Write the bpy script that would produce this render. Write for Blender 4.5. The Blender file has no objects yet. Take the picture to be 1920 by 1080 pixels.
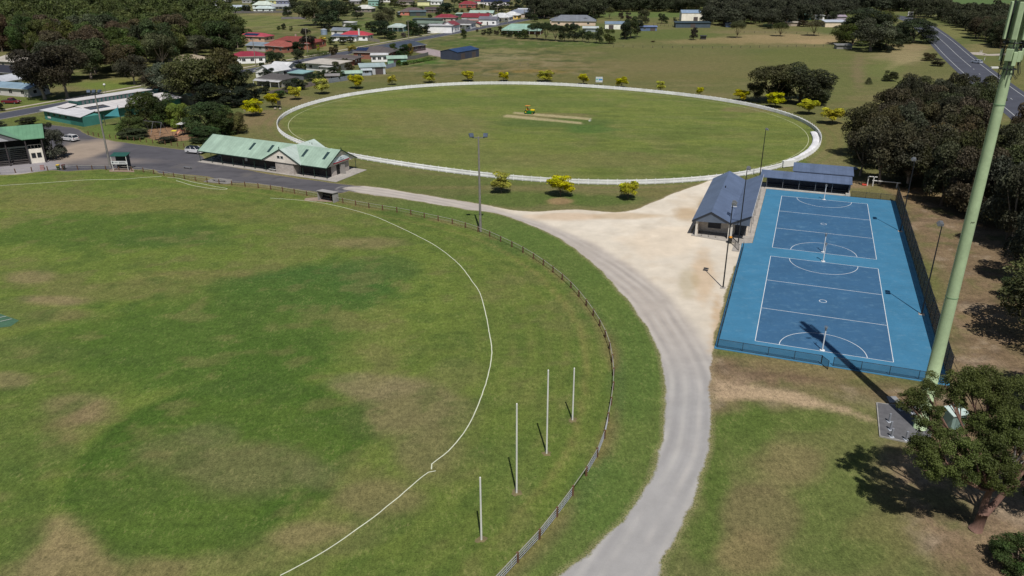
import bpy, math, random
import numpy as np
from mathutils import Vector, Matrix
random.seed(11)
rng = np.random.default_rng(5)
S = bpy.context.scene
COL = S.collection
R = math.radians

# ------------------------------------------------------------------ camera
F, PITCH, ROLL, CAMH = 1447.31, .4075089, -.0008724, 42.8746
cp, sp, cr, sr = math.cos(PITCH), math.sin(PITCH), math.cos(ROLL), math.sin(ROLL)
FW = np.array([0, cp, -sp]); _r = np.array([1., 0, 0]); _u = np.array([0, sp, cp])
RT = cr*_r + sr*_u; UP = -sr*_r + cr*_u
cam = bpy.data.objects.new('camera', bpy.data.cameras.new('camera')); COL.objects.link(cam)
cam.data.sensor_width = 36; cam.data.lens = F/1920*36
cam.data.clip_start = .5; cam.data.clip_end = 6000
cam.matrix_world = Matrix(((RT[0], UP[0], -FW[0], 0), (RT[1], UP[1], -FW[1], 0), (RT[2], UP[2], -FW[2], CAMH), (0, 0, 0, 1)))
S.camera = cam

# ------------------------------------------------------------------ sky, sun, exposure
SUN_EL, SHADOW_AZ = 60., -8.
W = bpy.data.worlds.new('World'); S.world = W; W.use_nodes = True
nt = W.node_tree
sky = nt.nodes.new('ShaderNodeTexSky'); sky.sky_type = 'NISHITA'; sky.sun_disc = False
sky.sun_elevation = R(SUN_EL); sky.sun_rotation = R(172); sky.altitude = 100
bg = nt.nodes['Background']; bg.inputs['Strength'].default_value = .052
nt.links.new(sky.outputs[0], bg.inputs[0])
sun = bpy.data.objects.new('sun', bpy.data.lights.new('sun', 'SUN')); COL.objects.link(sun)
sun.data.energy = 4.7; sun.data.angle = R(.5); sun.data.color = (1, .955, .89)
az = R(SHADOW_AZ); el = R(SUN_EL)
sun.rotation_euler = Vector((math.sin(az)*math.cos(el), math.cos(az)*math.cos(el), -math.sin(el))).to_track_quat('-Z', 'Y').to_euler()
sun.location = (0, -50, 120)
S.view_settings.view_transform = 'Standard'; S.view_settings.look = 'None'
S.view_settings.exposure = 0; S.view_settings.gamma = 1

# ------------------------------------------------------------------ measuring helpers (survey points of the place)
def G(px, py, z=0.):
    d = FW*F + RT*(px-960) + UP*(540-py)
    t = (z-CAMH)/d[2]
    return np.array([d[0]*t, d[1]*t, z])
def Y(px, py, y):
    d = FW*F + RT*(px-960) + UP*(540-py); t = y/d[1]
    return np.array([d[0]*t, y, CAMH+d[2]*t])
def PJ(P):
    d = np.array(P, float)-np.array([0, 0, CAMH]); z = d@FW
    return 960+F*(d@RT)/z, 540-F*(d@UP)/z
def HT(px, py, ty):
    g = G(px, py); lo, hi = 0., 60.
    for _ in range(40):
        m = (lo+hi)/2
        if PJ((g[0], g[1], m))[1] > ty: lo = m
        else: hi = m
    return lo
def SC(px, py):
    g = G(px, py); return math.sqrt(g[0]**2+g[1]**2+CAMH**2)/F
CX, CY, CT = 29.3373, 82.9988, -.3578947
def CF(a, b, z=0.):
    return np.array([CX+math.cos(CT)*a-math.sin(CT)*b, CY+math.sin(CT)*a+math.cos(CT)*b, z])
def lin(c): return c/12.92 if c <= .04045 else ((c+.055)/1.055)**2.4
GAIN = 1.3
def C(r, g, b): return tuple(lin(v/255)/GAIN for v in (r, g, b))      # albedo of a surface that looks r,g,b when lit flat on

# ------------------------------------------------------------------ node helper and materials
class NG:
    def __init__(s, m):
        m.use_nodes = True; s.t = m.node_tree; s.n = s.t.nodes
        s.b = s.n['Principled BSDF']; s.out = s.n['Material Output']
    def new(s, t, **k):
        n = s.n.new(t)
        for a, v in k.items():
            if a.startswith('i_'):
                key = a[2:]; key = int(key) if key.isdigit() else key
                s.put(n.inputs[key], v)
            else: setattr(n, a, v)
        return n
    def put(s, sock, v):
        if isinstance(v, bpy.types.NodeSocket): s.t.links.new(v, sock)
        else:
            if sock.type == 'RGBA' and hasattr(v, '__len__') and len(v) == 3: v = (*v, 1)
            sock.default_value = v
    def math(s, op, a, b=None, c=None, clamp=False):
        n = s.n.new('ShaderNodeMath'); n.operation = op; n.use_clamp = clamp
        s.put(n.inputs[0], a)
        if b is not None: s.put(n.inputs[1], b)
        if c is not None: s.put(n.inputs[2], c)
        return n.outputs[0]
    def noise(s, scale, detail=3, rough=.55, vec=None, dist=0):
        n = s.n.new('ShaderNodeTexNoise'); n.inputs['Scale'].default_value = scale; n.inputs['Detail'].default_value = detail
        n.inputs['Roughness'].default_value = rough; n.inputs['Distortion'].default_value = dist
        if vec is not None: s.put(n.inputs['Vector'], vec)
        return n.outputs[0]
    def rng(s, v, a, b, c=0., d=1., smooth=False):
        n = s.n.new('ShaderNodeMapRange'); n.clamp = True
        if smooth: n.interpolation_type = 'SMOOTHSTEP'
        for i, x in enumerate((v, a, b, c, d)): s.put(n.inputs[i], x)
        return n.outputs[0]
    def mix(s, f, a, b, mode='MIX'):
        n = s.n.new('ShaderNodeMix'); n.data_type = 'RGBA'; n.blend_type = mode
        s.put(n.inputs[0], f); s.put(n.inputs[6], a); s.put(n.inputs[7], b); return n.outputs[2]
    def attr(s, name):
        n = s.n.new('ShaderNodeAttribute'); n.attribute_name = name; return n
    def bump(s, h, st, dist=.05):
        n = s.n.new('ShaderNodeBump'); n.inputs['Strength'].default_value = st; n.inputs['Distance'].default_value = dist
        s.put(n.inputs['Height'], h); s.put(s.b.inputs['Normal'], n.outputs[0])
    def val(s, col, f):   # multiply colour by a value
        n = s.n.new('ShaderNodeVectorMath'); n.operation = 'SCALE'; s.put(n.inputs[0], col); s.put(n.inputs['Scale'], f); return n.outputs[0]
MATS = {}
def M(kind, rgb, rough=.6, metal=0., **k):
    key = (kind, tuple(round(x, 3) for x in rgb), rough, metal, tuple(sorted(k.items())))
    if key in MATS: return MATS[key]
    m = bpy.data.materials.new(kind); g = NG(m); MATS[key] = m
    tc = g.new('ShaderNodeTexCoord').outputs['Object']
    col = C(*rgb); sc = k.get('scale', 1.)
    if kind in ('brick', 'ribbed_wall', 'render_wall'): col = tuple(min(.84, v*1.55) for v in col)      # true wall paint is lighter than it looks at grazing sun
    g.b.inputs['Roughness'].default_value = rough; g.b.inputs['Metallic'].default_value = metal
    dirt = g.noise(.35*sc, 6, .65, tc); fine = g.noise(4*sc, 3, .6, tc)
    v = g.math('MULTIPLY', g.rng(dirt, .3, .7, .82, 1.12), g.rng(fine, .3, .7, .94, 1.06))
    c = g.val(col, v)
    sep = g.new('ShaderNodeSeparateXYZ'); g.put(sep.inputs[0], tc)
    if kind in ('metal_roof', 'ribbed_wall'):
        p = k.get('pitch', .76)
        ax = sep.outputs[k.get('axis', 0)]
        fr = g.math('FRACT', g.math('DIVIDE', ax, p))
        rib = g.math('ADD', g.rng(fr, 0, .1), g.rng(fr, .9, 1, 0, -1.0))   # 0 at rib, 1 in the pan
        c = g.val(c, g.rng(rib, 0, 1, k.get('ribv', .82), 1))
        pan = g.new('ShaderNodeTexWhiteNoise', noise_dimensions='1D'); g.put(pan.inputs['W'], g.math('FLOOR', g.math('DIVIDE', ax, p*1.0)))
        c = g.val(c, g.rng(pan.outputs[0], 0, 1, .93, 1.05))
        g.bump(rib, .5, .04)
    elif kind == 'tile_roof':
        br = g.new('ShaderNodeTexBrick'); g.put(br.inputs['Vector'], tc); br.inputs['Scale'].default_value = 1.0
        br.inputs['Color1'].default_value = (1, 1, 1, 1); br.inputs['Color2'].default_value = (.72, .72, .72, 1); br.inputs['Mortar'].default_value = (.45, .45, .45, 1)
        br.inputs['Brick Width'].default_value = .5; br.inputs['Row Height'].default_value = .35; br.inputs['Mortar Size'].default_value = .03
        c = g.mix(.8, c, br.outputs[0], 'MULTIPLY'); g.bump(br.outputs[0], .4, .03)
    elif kind == 'brick':
        vx = g.new('ShaderNodeCombineXYZ'); g.put(vx.inputs[0], g.math('ADD', sep.outputs[0], sep.outputs[1])); g.put(vx.inputs[1], sep.outputs[2])
        br = g.new('ShaderNodeTexBrick'); g.put(br.inputs['Vector'], vx.outputs[0]); br.inputs['Scale'].default_value = 1.0
        br.inputs['Color1'].default_value = (1, 1, 1, 1); br.inputs['Color2'].default_value = (.7, .68, .66, 1); br.inputs['Mortar'].default_value = (.85, .85, .85, 1)
        br.inputs['Brick Width'].default_value = k.get('bw', .24); br.inputs['Row Height'].default_value = k.get('bh', .086); br.inputs['Mortar Size'].default_value = .012
        c = g.mix(.8, c, br.outputs[0], 'MULTIPLY')
    elif kind in ('wood', 'bark'):
        mp = g.new('ShaderNodeMapping'); mp.inputs['Scale'].default_value = (6, 6, .8); g.put(mp.inputs[0], tc)
        st = g.noise(2, 5, .7, mp.outputs[0]); c = g.val(c, g.rng(st, .3, .7, .6, 1.25)); g.bump(st, .4, .03)
    elif kind in ('concrete', 'dirt'):
        blot = g.noise(1.3, 7, .7, tc); c = g.val(c, g.rng(blot, .3, .75, .72, 1.15)); g.bump(g.noise(9, 4, .7, tc), .2, .02)
    elif kind == 'glass':
        c = col; g.b.inputs['Roughness'].default_value = .08; g.b.inputs['Specular IOR Level'].default_value = .6
    g.put(g.b.inputs['Base Color'], c)
    if kind == 'netting':
        tr = g.new('ShaderNodeBsdfTransparent'); mx = g.new('ShaderNodeMixShader'); mx.inputs[0].default_value = k['cover']
        g.t.links.new(tr.outputs[0], mx.inputs[1]); g.t.links.new(g.b.outputs[0], mx.inputs[2]); g.t.links.new(mx.outputs[0], g.out.inputs[0])
    return m
def leaf_mat(k1=5, k2=60, kh=2.6):
    m = bpy.data.materials.new('leaves'); g = NG(m)
    oi = g.new('ShaderNodeObjectInfo'); tc = g.new('ShaderNodeTexCoord').outputs['Object']
    n1 = g.noise(k1, 2, .5, tc); n2 = g.noise(k2, 2, .6, tc)
    v = g.math('MULTIPLY', g.math('MULTIPLY', g.rng(n1, .32, .68, .52, 1.4), g.rng(n2, .3, .7, .74, 1.3)), g.rng(g.noise(kh*.8, 1, .5, tc), .35, .65, .75, 1.25))
    c = g.val(oi.outputs['Color'], v)
    hs = g.new('ShaderNodeHueSaturation'); g.put(hs.inputs['Color'], c)
    g.put(hs.inputs['Hue'], g.rng(g.noise(kh, 2, .5, tc), .3, .7, .468, .508)); g.put(hs.inputs['Saturation'], g.rng(oi.outputs['Random'], 0, 1, .85, 1.12))
    g.put(g.b.inputs['Base Color'], hs.outputs[0]); g.b.inputs['Roughness'].default_value = .62; g.b.inputs['Specular IOR Level'].default_value = .25
    tl = g.new('ShaderNodeBsdfTranslucent'); g.put(tl.inputs[0], hs.outputs[0])
    mx = g.new('ShaderNodeMixShader'); mx.inputs[0].default_value = .22
    g.t.links.new(g.b.outputs[0], mx.inputs[1]); g.t.links.new(tl.outputs[0], mx.inputs[2]); g.t.links.new(mx.outputs[0], g.out.inputs[0])
    return m
LEAF = leaf_mat(); LEAFM = leaf_mat(.35, 4, .11)
BARK = M('bark', (120, 104, 88), .85); BARKP = M('bark', (165, 150, 135), .85)
WHITE = M('paint', (225, 225, 222), .45); BLACK = M('paint', (28, 30, 34), .5); STEEL = M('paint', (130, 132, 135), .45, .3)
GLASS = M('glass', (38, 44, 52)); TYRE = M('paint', (30, 30, 30), .85); CONC = M('concrete', (178, 172, 165), .85)

# ------------------------------------------------------------------ mesh helpers
class MB:
    def __init__(s): s.v = []; s.f = []
    def add(s, vs, fs):
        o = len(s.v); s.v += [tuple(float(c) for c in v) for v in vs]; s.f += [tuple(i+o for i in f) for f in fs]; return s
    def box(s, x0, x1, y0, y1, z0, z1):
        vs = [(x0, y0, z0), (x1, y0, z0), (x1, y1, z0), (x0, y1, z0), (x0, y0, z1), (x1, y0, z1), (x1, y1, z1), (x0, y1, z1)]
        return s.add(vs, [(0, 3, 2, 1), (4, 5, 6, 7), (0, 1, 5, 4), (1, 2, 6, 5), (2, 3, 7, 6), (3, 0, 4, 7)])
    def bevbox(s, x0, x1, y0, y1, z0, z1, b):
        import bmesh
        bm = bmesh.new(); bmesh.ops.create_cube(bm, size=1)
        for v in bm.verts: v.co = Vector((x0+(v.co.x+.5)*(x1-x0), y0+(v.co.y+.5)*(y1-y0), z0+(v.co.z+.5)*(z1-z0)))
        bmesh.ops.bevel(bm, geom=bm.edges[:], offset=b, segments=2, affect='EDGES', profile=.5)
        bm.verts.index_update(); s.add([v.co for v in bm.verts], [[v.index for v in f.verts] for f in bm.faces]); bm.free(); return s
    def tube(s, pts, rad, n=8, cap=True):
        pts = [Vector(p) for p in pts]
        if not hasattr(rad, '__len__'): rad = [rad]*len(pts)
        rings = []; vs = []; fs = []
        for i, p in enumerate(pts):
            d = (pts[min(i+1, len(pts)-1)]-pts[max(i-1, 0)]).normalized()
            a = d.cross(Vector((0, 0, 1)) if abs(d.z) < .9 else Vector((1, 0, 0))).normalized(); b = d.cross(a)
            for k in range(n):
                t = 2*math.pi*k/n; vs.append(p+(a*math.cos(t)+b*math.sin(t))*rad[i])
        for i in range(len(pts)-1):
            for k in range(n):
                k2 = (k+1) % n; fs.append((i*n+k, i*n+k2, (i+1)*n+k2, (i+1)*n+k))
        if cap: fs.append(tuple(range(n))); fs.append(tuple((len(pts)-1)*n+k for k in reversed(range(n))))
        return s.add(vs, fs)
    def bar(s, a, b, w, h):   # rectangular bar from a to b
        a, b = Vector(a), Vector(b); d = (b-a).normalized(); r = d.cross(Vector((0, 0, 1)))
        if r.length < 1e-3: r = Vector((1, 0, 0))
        r.normalize(); u = r.cross(d); vs = []
        for p in (a, b):
            for i, j in ((-1, -1), (1, -1), (1, 1), (-1, 1)): vs.append(p+r*(i*w/2)+u*(j*h/2))
        return s.add(vs, [(0, 1, 2, 3), (7, 6, 5, 4), (0, 4, 5, 1), (1, 5, 6, 2), (2, 6, 7, 3), (3, 7, 4, 0)])
    def prism(s, poly, z0, z1):
        n = len(poly); vs = [(p[0], p[1], z0) for p in poly]+[(p[0], p[1], z1) for p in poly]
        return s.add(vs, [tuple(reversed(range(n))), tuple(range(n, 2*n))]+[(i, (i+1) % n, n+(i+1) % n, n+i) for i in range(n)])
    def extr(s, prof, y0, y1):   # profile in x,z pushed along y
        n = len(prof); vs = [(p[0], y0, p[1]) for p in prof]+[(p[0], y1, p[1]) for p in prof]
        return s.add(vs, [tuple(range(n)), tuple(reversed(range(n, 2*n)))]+[(i, n+i, n+(i+1) % n, (i+1) % n) for i in range(n)])
    def slab(s, quad, t):   # quad (or polygon) thickened downward by t
        n = len(quad); vs = list(quad)+[(q[0], q[1], q[2]-t) for q in quad]
        return s.add(vs, [tuple(range(n)), tuple(reversed(range(n, 2*n)))]+[(i, n+i, n+(i+1) % n, (i+1) % n) for i in range(n)])
    def ball(s, c, r, n=10, m=6, sq=(1, 1, 1)):
        vs = []; fs = []
        for i in range(m+1):
            ph = math.pi*i/m
            for k in range(n):
                t = 2*math.pi*k/n; vs.append((c[0]+r*sq[0]*math.sin(ph)*math.cos(t), c[1]+r*sq[1]*math.sin(ph)*math.sin(t), c[2]+r*sq[2]*math.cos(ph)))
        for i in range(m):
            for k in range(n): fs.append((i*n+k, (i+1)*n+k, (i+1)*n+(k+1) % n, i*n+(k+1) % n))
        return s.add(vs, fs)
    def mesh(s, name, mat, smooth=False):
        me = bpy.data.meshes.new(name); me.from_pydata(s.v, [], s.f); me.materials.append(mat)
        if smooth: me.polygons.foreach_set('use_smooth', [True]*len(me.polygons))
        me.update(); return me
    def build(s, name, mat, parent=None, label=None, smooth=False):
        return link(name, s.mesh(name, mat, smooth), parent, label)
def link(name, me, parent=None, label=None):
    o = bpy.data.objects.new(name, me); COL.objects.link(o); o.parent = parent
    if label: o['label'] = label
    return o
def thing(name, label, cat, loc=(0, 0, 0), rz=0., group=None):
    o = bpy.data.objects.new(name, None); COL.objects.link(o); o.location = [float(v) for v in loc]; o.rotation_euler = (0, 0, rz)
    o.empty_display_size = .2
    return tag(o, label, cat, group)
def tag(o, label, cat, group=None):
    o['label'] = label; o['category'] = cat
    if group: o['group'] = group
    return o
def struct(o, label=None):
    o['kind'] = 'structure'
    if label: o['label'] = label
    return o
def kids(o): return [c for c in COL.objects if c.parent == o]
def dup(o, loc=None, rz=None, label=None, scale=None):
    def cp_(x, par):
        c = x.copy(); COL.objects.link(c); c.parent = par
        for ch in CH.get(x.name, []): cp_(ch, c)
        return c
    CH = {}
    def reg(x):
        CH[x.name] = [c for c in x.children]
        for c in x.children: reg(c)
    reg(o); r = cp_(o, None)
    if loc is not None: r.location = [float(v) for v in loc]
    if rz is not None: r.rotation_euler = (0, 0, rz)
    if scale is not None: r.scale = scale
    if label: r['label'] = label
    return r
def curve(pts, n=8, closed=False):    # Catmull-Rom through 2-D points
    P = [np.array(p[:2], float) for p in pts]; out = []; m = len(P)
    for i in range(m if closed else m-1):
        if closed: a, b, c, d = P[i-1], P[i], P[(i+1) % m], P[(i+2) % m]
        else: a, b, c, d = P[max(i-1, 0)], P[i], P[i+1], P[min(i+2, m-1)]
        for k in range(n):
            t = k/n; out.append(.5*((2*b)+(c-a)*t+(2*a-5*b+4*c-d)*t*t+(3*b-a-3*c+d)*t**3))
    if not closed: out.append(P[-1])
    return np.array(out)
def resample(P, step):
    P = np.array(P); d = np.r_[0, np.cumsum(np.hypot(*(P[1:]-P[:-1]).T))]; n = max(2, int(round(d[-1]/step))+1)
    t = np.linspace(0, d[-1], n); return np.stack([np.interp(t, d, P[:, 0]), np.interp(t, d, P[:, 1])], 1)
def ribbon(P, w, z, name, mat, wob=0.):
    P = np.array(P); T = np.gradient(P, axis=0); T /= np.linalg.norm(T, axis=1)[:, None]; N = np.stack([-T[:, 1], T[:, 0]], 1)
    w = np.broadcast_to(w, (len(P),)); b = MB(); n = len(P)
    j = rng.normal(0, wob, n)
    L = P+N*(w/2+j)[:, None]; Q = P-N*(w/2-j)[:, None]
    b.add([(x, y, z) for x, y in L]+[(x, y, z) for x, y in Q], [(i, n+i, n+i+1, i+1) for i in range(n-1)])
    return b.build(name, mat)

# ------------------------------------------------------------------ numpy noise and distance fields
def vnoise(x, y, seed=0):
    xi = np.floor(x).astype(np.int64); yi = np.floor(y).astype(np.int64); fx = x-xi; fy = y-yi
    def h(a, b):
        n = (a*374761393+b*668265263+seed*1274126177) & 0xffffffff
        n = ((n ^ (n >> 13))*1103515245) & 0xffffffff; n = (n ^ (n >> 16)) & 0xffff
        return n/65535.
    u = fx*fx*(3-2*fx); v = fy*fy*(3-2*fy)
    return (h(xi, yi)*(1-u)+h(xi+1, yi)*u)*(1-v)+(h(xi, yi+1)*(1-u)+h(xi+1, yi+1)*u)*v
def fbm(x, y, s, o=4, seed=0):
    r = 0; a = .5; t = 0
    for i in range(o): r = r+a*vnoise(x/s+i*17.3, y/s-i*9.1, seed+i); t += a; a *= .55; s = s/2.1
    return r/t
def sdf(poly, X, Yv):     # negative inside
    P = np.array(poly)[:, :2]; Q = np.roll(P, -1, 0); d = np.full(X.shape, 1e9); ins = np.zeros(X.shape, bool)
    for (ax, ay), (bx, by) in zip(P, Q):
        ex, ey = bx-ax, by-ay; t = np.clip(((X-ax)*ex+(Yv-ay)*ey)/(ex*ex+ey*ey+1e-9), 0, 1)
        d = np.minimum(d, (X-ax-t*ex)**2+(Yv-ay-t*ey)**2)
        c = (ay > Yv) != (by > Yv)
        ins ^= c & (X < (bx-ax)*(Yv-ay)/((by-ay) if by != ay else 1e-9)+ax)
    d = np.sqrt(d); return np.where(ins, -d, d)
def pdist(line, X, Yv):
    P = np.array(line)[:, :2]; d = np.full(X.shape, 1e9)
    for (ax, ay), (bx, by) in zip(P[:-1], P[1:]):
        ex, ey = bx-ax, by-ay; t = np.clip(((X-ax)*ex+(Yv-ay)*ey)/(ex*ex+ey*ey+1e-9), 0, 1)
        d = np.minimum(d, (X-ax-t*ex)**2+(Yv-ay-t*ey)**2)
    return np.sqrt(d)
def gp(*pts): return [G(*q)[:2] for q in pts]
def sst(x, a, b): t = np.clip((x-a)/(b-a), 0, 1); return t*t*(3-2*t)

# ------------------------------------------------------------------ the plan of the place
OVpx = [(523, 237), (530, 258), (545, 269), (655, 293), (700, 303), (760, 311.5), (820, 320), (900, 330), (1000, 341), (1060, 346), (1100, 348), (1180, 347), (1260, 343), (1340, 335), (1400, 326),
        (1450, 318), (1485, 311), (1515, 297), (1532, 275), (1534, 258), (1525, 240), (1505, 227), (1470, 215), (1440, 208.5), (1380, 196), (1300, 182.5), (1200, 171.5), (1100, 163.5), (1000, 159.5), (940, 158.5),
        (860, 160.5), (780, 164.5), (700, 173), (640, 182.5), (590, 196), (550, 212), (530, 224)]
_o = np.array(gp(*OVpx)); OC = np.array([(_o[:, 0].min()+_o[:, 0].max())/2, (_o[:, 1].min()+_o[:, 1].max())/2])
_th = np.arctan2(_o[:, 1]-OC[1], _o[:, 0]-OC[0]); _rr = np.hypot(*(_o-OC).T)
def _fb(t, k=4): return np.stack([np.ones_like(t)]+[f(i*t) for i in range(1, k+1) for f in (np.cos, np.sin)], 1)
_cf = np.linalg.lstsq(_fb(_th), _rr, rcond=None)[0]
def oval(t, off=0.):
    t = np.atleast_1d(t); r = _fb(t)@_cf+off; return np.stack([OC[0]+r*np.cos(t), OC[1]+r*np.sin(t)], 1)
OVAL = oval(np.linspace(0, 2*math.pi, 181)[:-1])
FENCEpx = [(-260, 345), (-60, 328), (14, 325), (85, 320), (170, 318), (252, 321), (300, 328), (343, 335.5), (387, 342), (428, 347), (490, 353), (540, 361), (590, 370), (649.5, 382), (701, 391.5), (754, 400), (806, 411), (855, 422), (902, 437),
           (947, 457), (990, 479), (1030, 506), (1060, 530), (1085, 556), (1110, 589), (1130, 622), (1143, 655), (1149, 690), (1150, 718), (1147, 750), (1140, 790), (1129.7, 833), (1113.4, 868), (1091, 904),
           (1063, 943), (1031.5, 985), (997, 1027), (953.6, 1072), (900, 1130), (820, 1205), (700, 1300), (500, 1420)]
FENCE = curve(gp(*FENCEpx), 6)
FOOT = np.vstack([FENCE, gp((-1200, 1500), (-1000, 500))])
GRAV = curve(gp((1040, 1100), (1110, 1035), (1160, 985), (1200, 930), (1232, 870), (1249, 800), (1250, 740), (1243, 690), (1228, 640), (1205, 600), (1170, 555), (1130, 510), (1090, 475), (1045, 445), (990, 420), (930, 400), (880, 393), (800, 380), (740, 370),
                (690, 364), (650, 357), (640, 352), (665, 348.5), (700, 350.5), (760, 360), (830, 371), (900, 383), (960, 394), (1010, 397), (1080, 393), (1150, 398), (1195, 392), (1235, 375), (1265, 362), (1300, 350), (1335, 338), (1345, 352), (1325, 385), (1303, 420), (1300, 440), (1365, 452), (1392, 468),
                (1378, 500), (1362, 545), (1350, 590), (1338, 640), (1332, 690), (1329, 730), (1333, 770), (1327, 840), (1310, 900), (1280, 980), (1245, 1040), (1215, 1100)), 4, True)
TRACK = curve(gp((1120, 1110), (1215, 960), (1275, 850), (1292, 770), (1285, 690), (1245, 610), (1190, 545), (1110, 485), (1020, 436), (930, 407), (860, 388), (760, 370), (650, 354)), 6)
ASPH = np.array(gp((-300, 318), (-60, 316), (0, 326), (90, 318), (125, 321), (190, 317), (290, 318), (300, 325), (340, 326), (390, 331), (425, 342), (480, 344), (540, 352), (600, 361), (640, 362), (668, 354), (665, 348), (620, 343), (500, 326), (400, 306), (384, 300), (372, 287), (345, 281), (300, 276), (220, 266), (170, 256), (140, 240), (80, 232), (60, 236), (80, 262), (0, 262), (-300, 280)))
APRON = np.array(gp((-300, 310), (60, 303), (100, 300), (125, 313), (95, 319), (30, 327), (0, 328), (-300, 318)))
DIRT = curve(gp((1655, 340), (1700, 352), (1790, 380), (1900, 430), (2150, 520), (2200, 1200), (1730, 1200), (1745, 1080), (1715, 990), (1690, 900), (1700, 800), (1640, 760), (1560, 745), (1450, 735), (1335, 770), (1328, 690), (1345, 665), (1500, 690), (1700, 720), (1780, 700), (1780, 600), (1700, 420), (1680, 372)), 3, True)
STRIP = np.array(gp((1330, 705), (1400, 722), (1480, 735), (1590, 762), (1640, 790), (1600, 778), (1480, 757), (1400, 750), (1333, 755)))
MULCH = curve(gp((268, 250), (290, 240), (330, 236), (368, 243), (375, 256), (340, 264), (290, 262)), 4, True)
PITCH1 = gp((948, 214.5), (1090, 229), (1093, 233), (943, 219.5))
PITCH2 = gp((964, 209.5), (1108, 221), (1107, 225.5), (961, 213))
PINK = gp((790, 88), (850, 100), (832, 108), (780, 98))

# ------------------------------------------------------------------ ground: one sheet cut into its named areas
def steps(a, b, s0, g, smax):
    out = [a]; s = s0
    while out[-1] < b: out.append(out[-1]+s); s = min(s*g, smax)
    return out
xs = np.array(sorted(set(np.round(list(np.arange(-100, 101, .7))+steps(101, 1200, .9, 1.05, 25)+[-v for v in steps(101, 1400, .9, 1.05, 25)], 3))))
ys = np.array(list(np.arange(34, 110, .55))+list(np.arange(110, 300, .75))+steps(300, 3000, 1., 1.02, 40))
ys = np.r_[-200, -80, -20, 10, 24, ys]
X, YY = np.meshgrid(xs, ys); nx, ny = len(xs), len(ys)
X = X.ravel().copy(); YY = YY.ravel().copy()
def snap(poly, closed=True):
    global X, YY
    d = sdf(poly, X, YY); k = np.where((np.abs(d) < .42) & (np.abs(X) < 140) & (YY < 300))[0]
    if not len(k): return
    e = .02; x, y = X[k], YY[k]
    gx = (sdf(poly, x+e, y)-d[k])/e; gy = (sdf(poly, x, y+e)-d[k])/e
    X[k] = x-gx*d[k]; YY[k] = y-gy*d[k]
for q in (FOOT, OVAL, APRON, ASPH, GRAV): snap(q)
sF, sO, sG, sA, sD, sP, sM = [sdf(q, X, YY) for q in (FOOT, OVAL, GRAV, ASPH, DIRT, APRON, MULCH)]
n1 = fbm(X, YY, 30, 4, 1); n2 = fbm(X, YY, 9, 4, 7); n3 = fbm(X, YY, 3, 3, 13); nb = fbm(X, YY, 120, 3, 23)
col = np.zeros((len(X), 3)); col[:] = C(106, 106, 64)
def paint(w, c):
    global col
    col = col*(1-w[:, None])+np.array(C(*c))*w[:, None]
paint(sst(nb, .4, .65)*.6, (84, 100, 52)); paint(sst(n1, .5, .75)*.5, (126, 114, 80))
wF = sst(-sF, -.8, .8); wO = sst(-sO, -.5, .5)
paint(wF, (106, 122, 54)); paint(wF*sst(n1, .5, .75)*.5, (94, 110, 50)); paint(wF*sst(n2, .48, .72)*.4, (112, 112, 66)); paint(wF*sst(n3, .52, .75)*.3, (70, 92, 42))
paint(wO, (114, 124, 60)); n5 = fbm(X*.3+YY*.12, YY*1.0, 6, 4, 31); n6 = fbm(X*.22, YY*1.0+X*.1, 2.2, 3, 41); paint(wO*sst(n1, .42, .68)*.55, (98, 112, 54)); paint(wO*sst(n5, .46, .7)*.55, (92, 108, 54)); paint(wO*sst(n2, .48, .75)*.4, (126, 120, 80)); paint(wO*sst(n6, .56, .72)*.5, (88, 98, 48)); paint(wO*sst(-n6, -.42, -.3)*.35, (128, 130, 78)); paint(wF*sst(n5, .5, .75)*.25, (74, 94, 42)); paint((1-wF)*(1-wO)*sst(n5, .5, .72)*.3, (92, 98, 56)); paint((1-wF)*(1-wO)*sst(-n5, -.45, -.3)*.35, (126, 118, 82))
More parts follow.
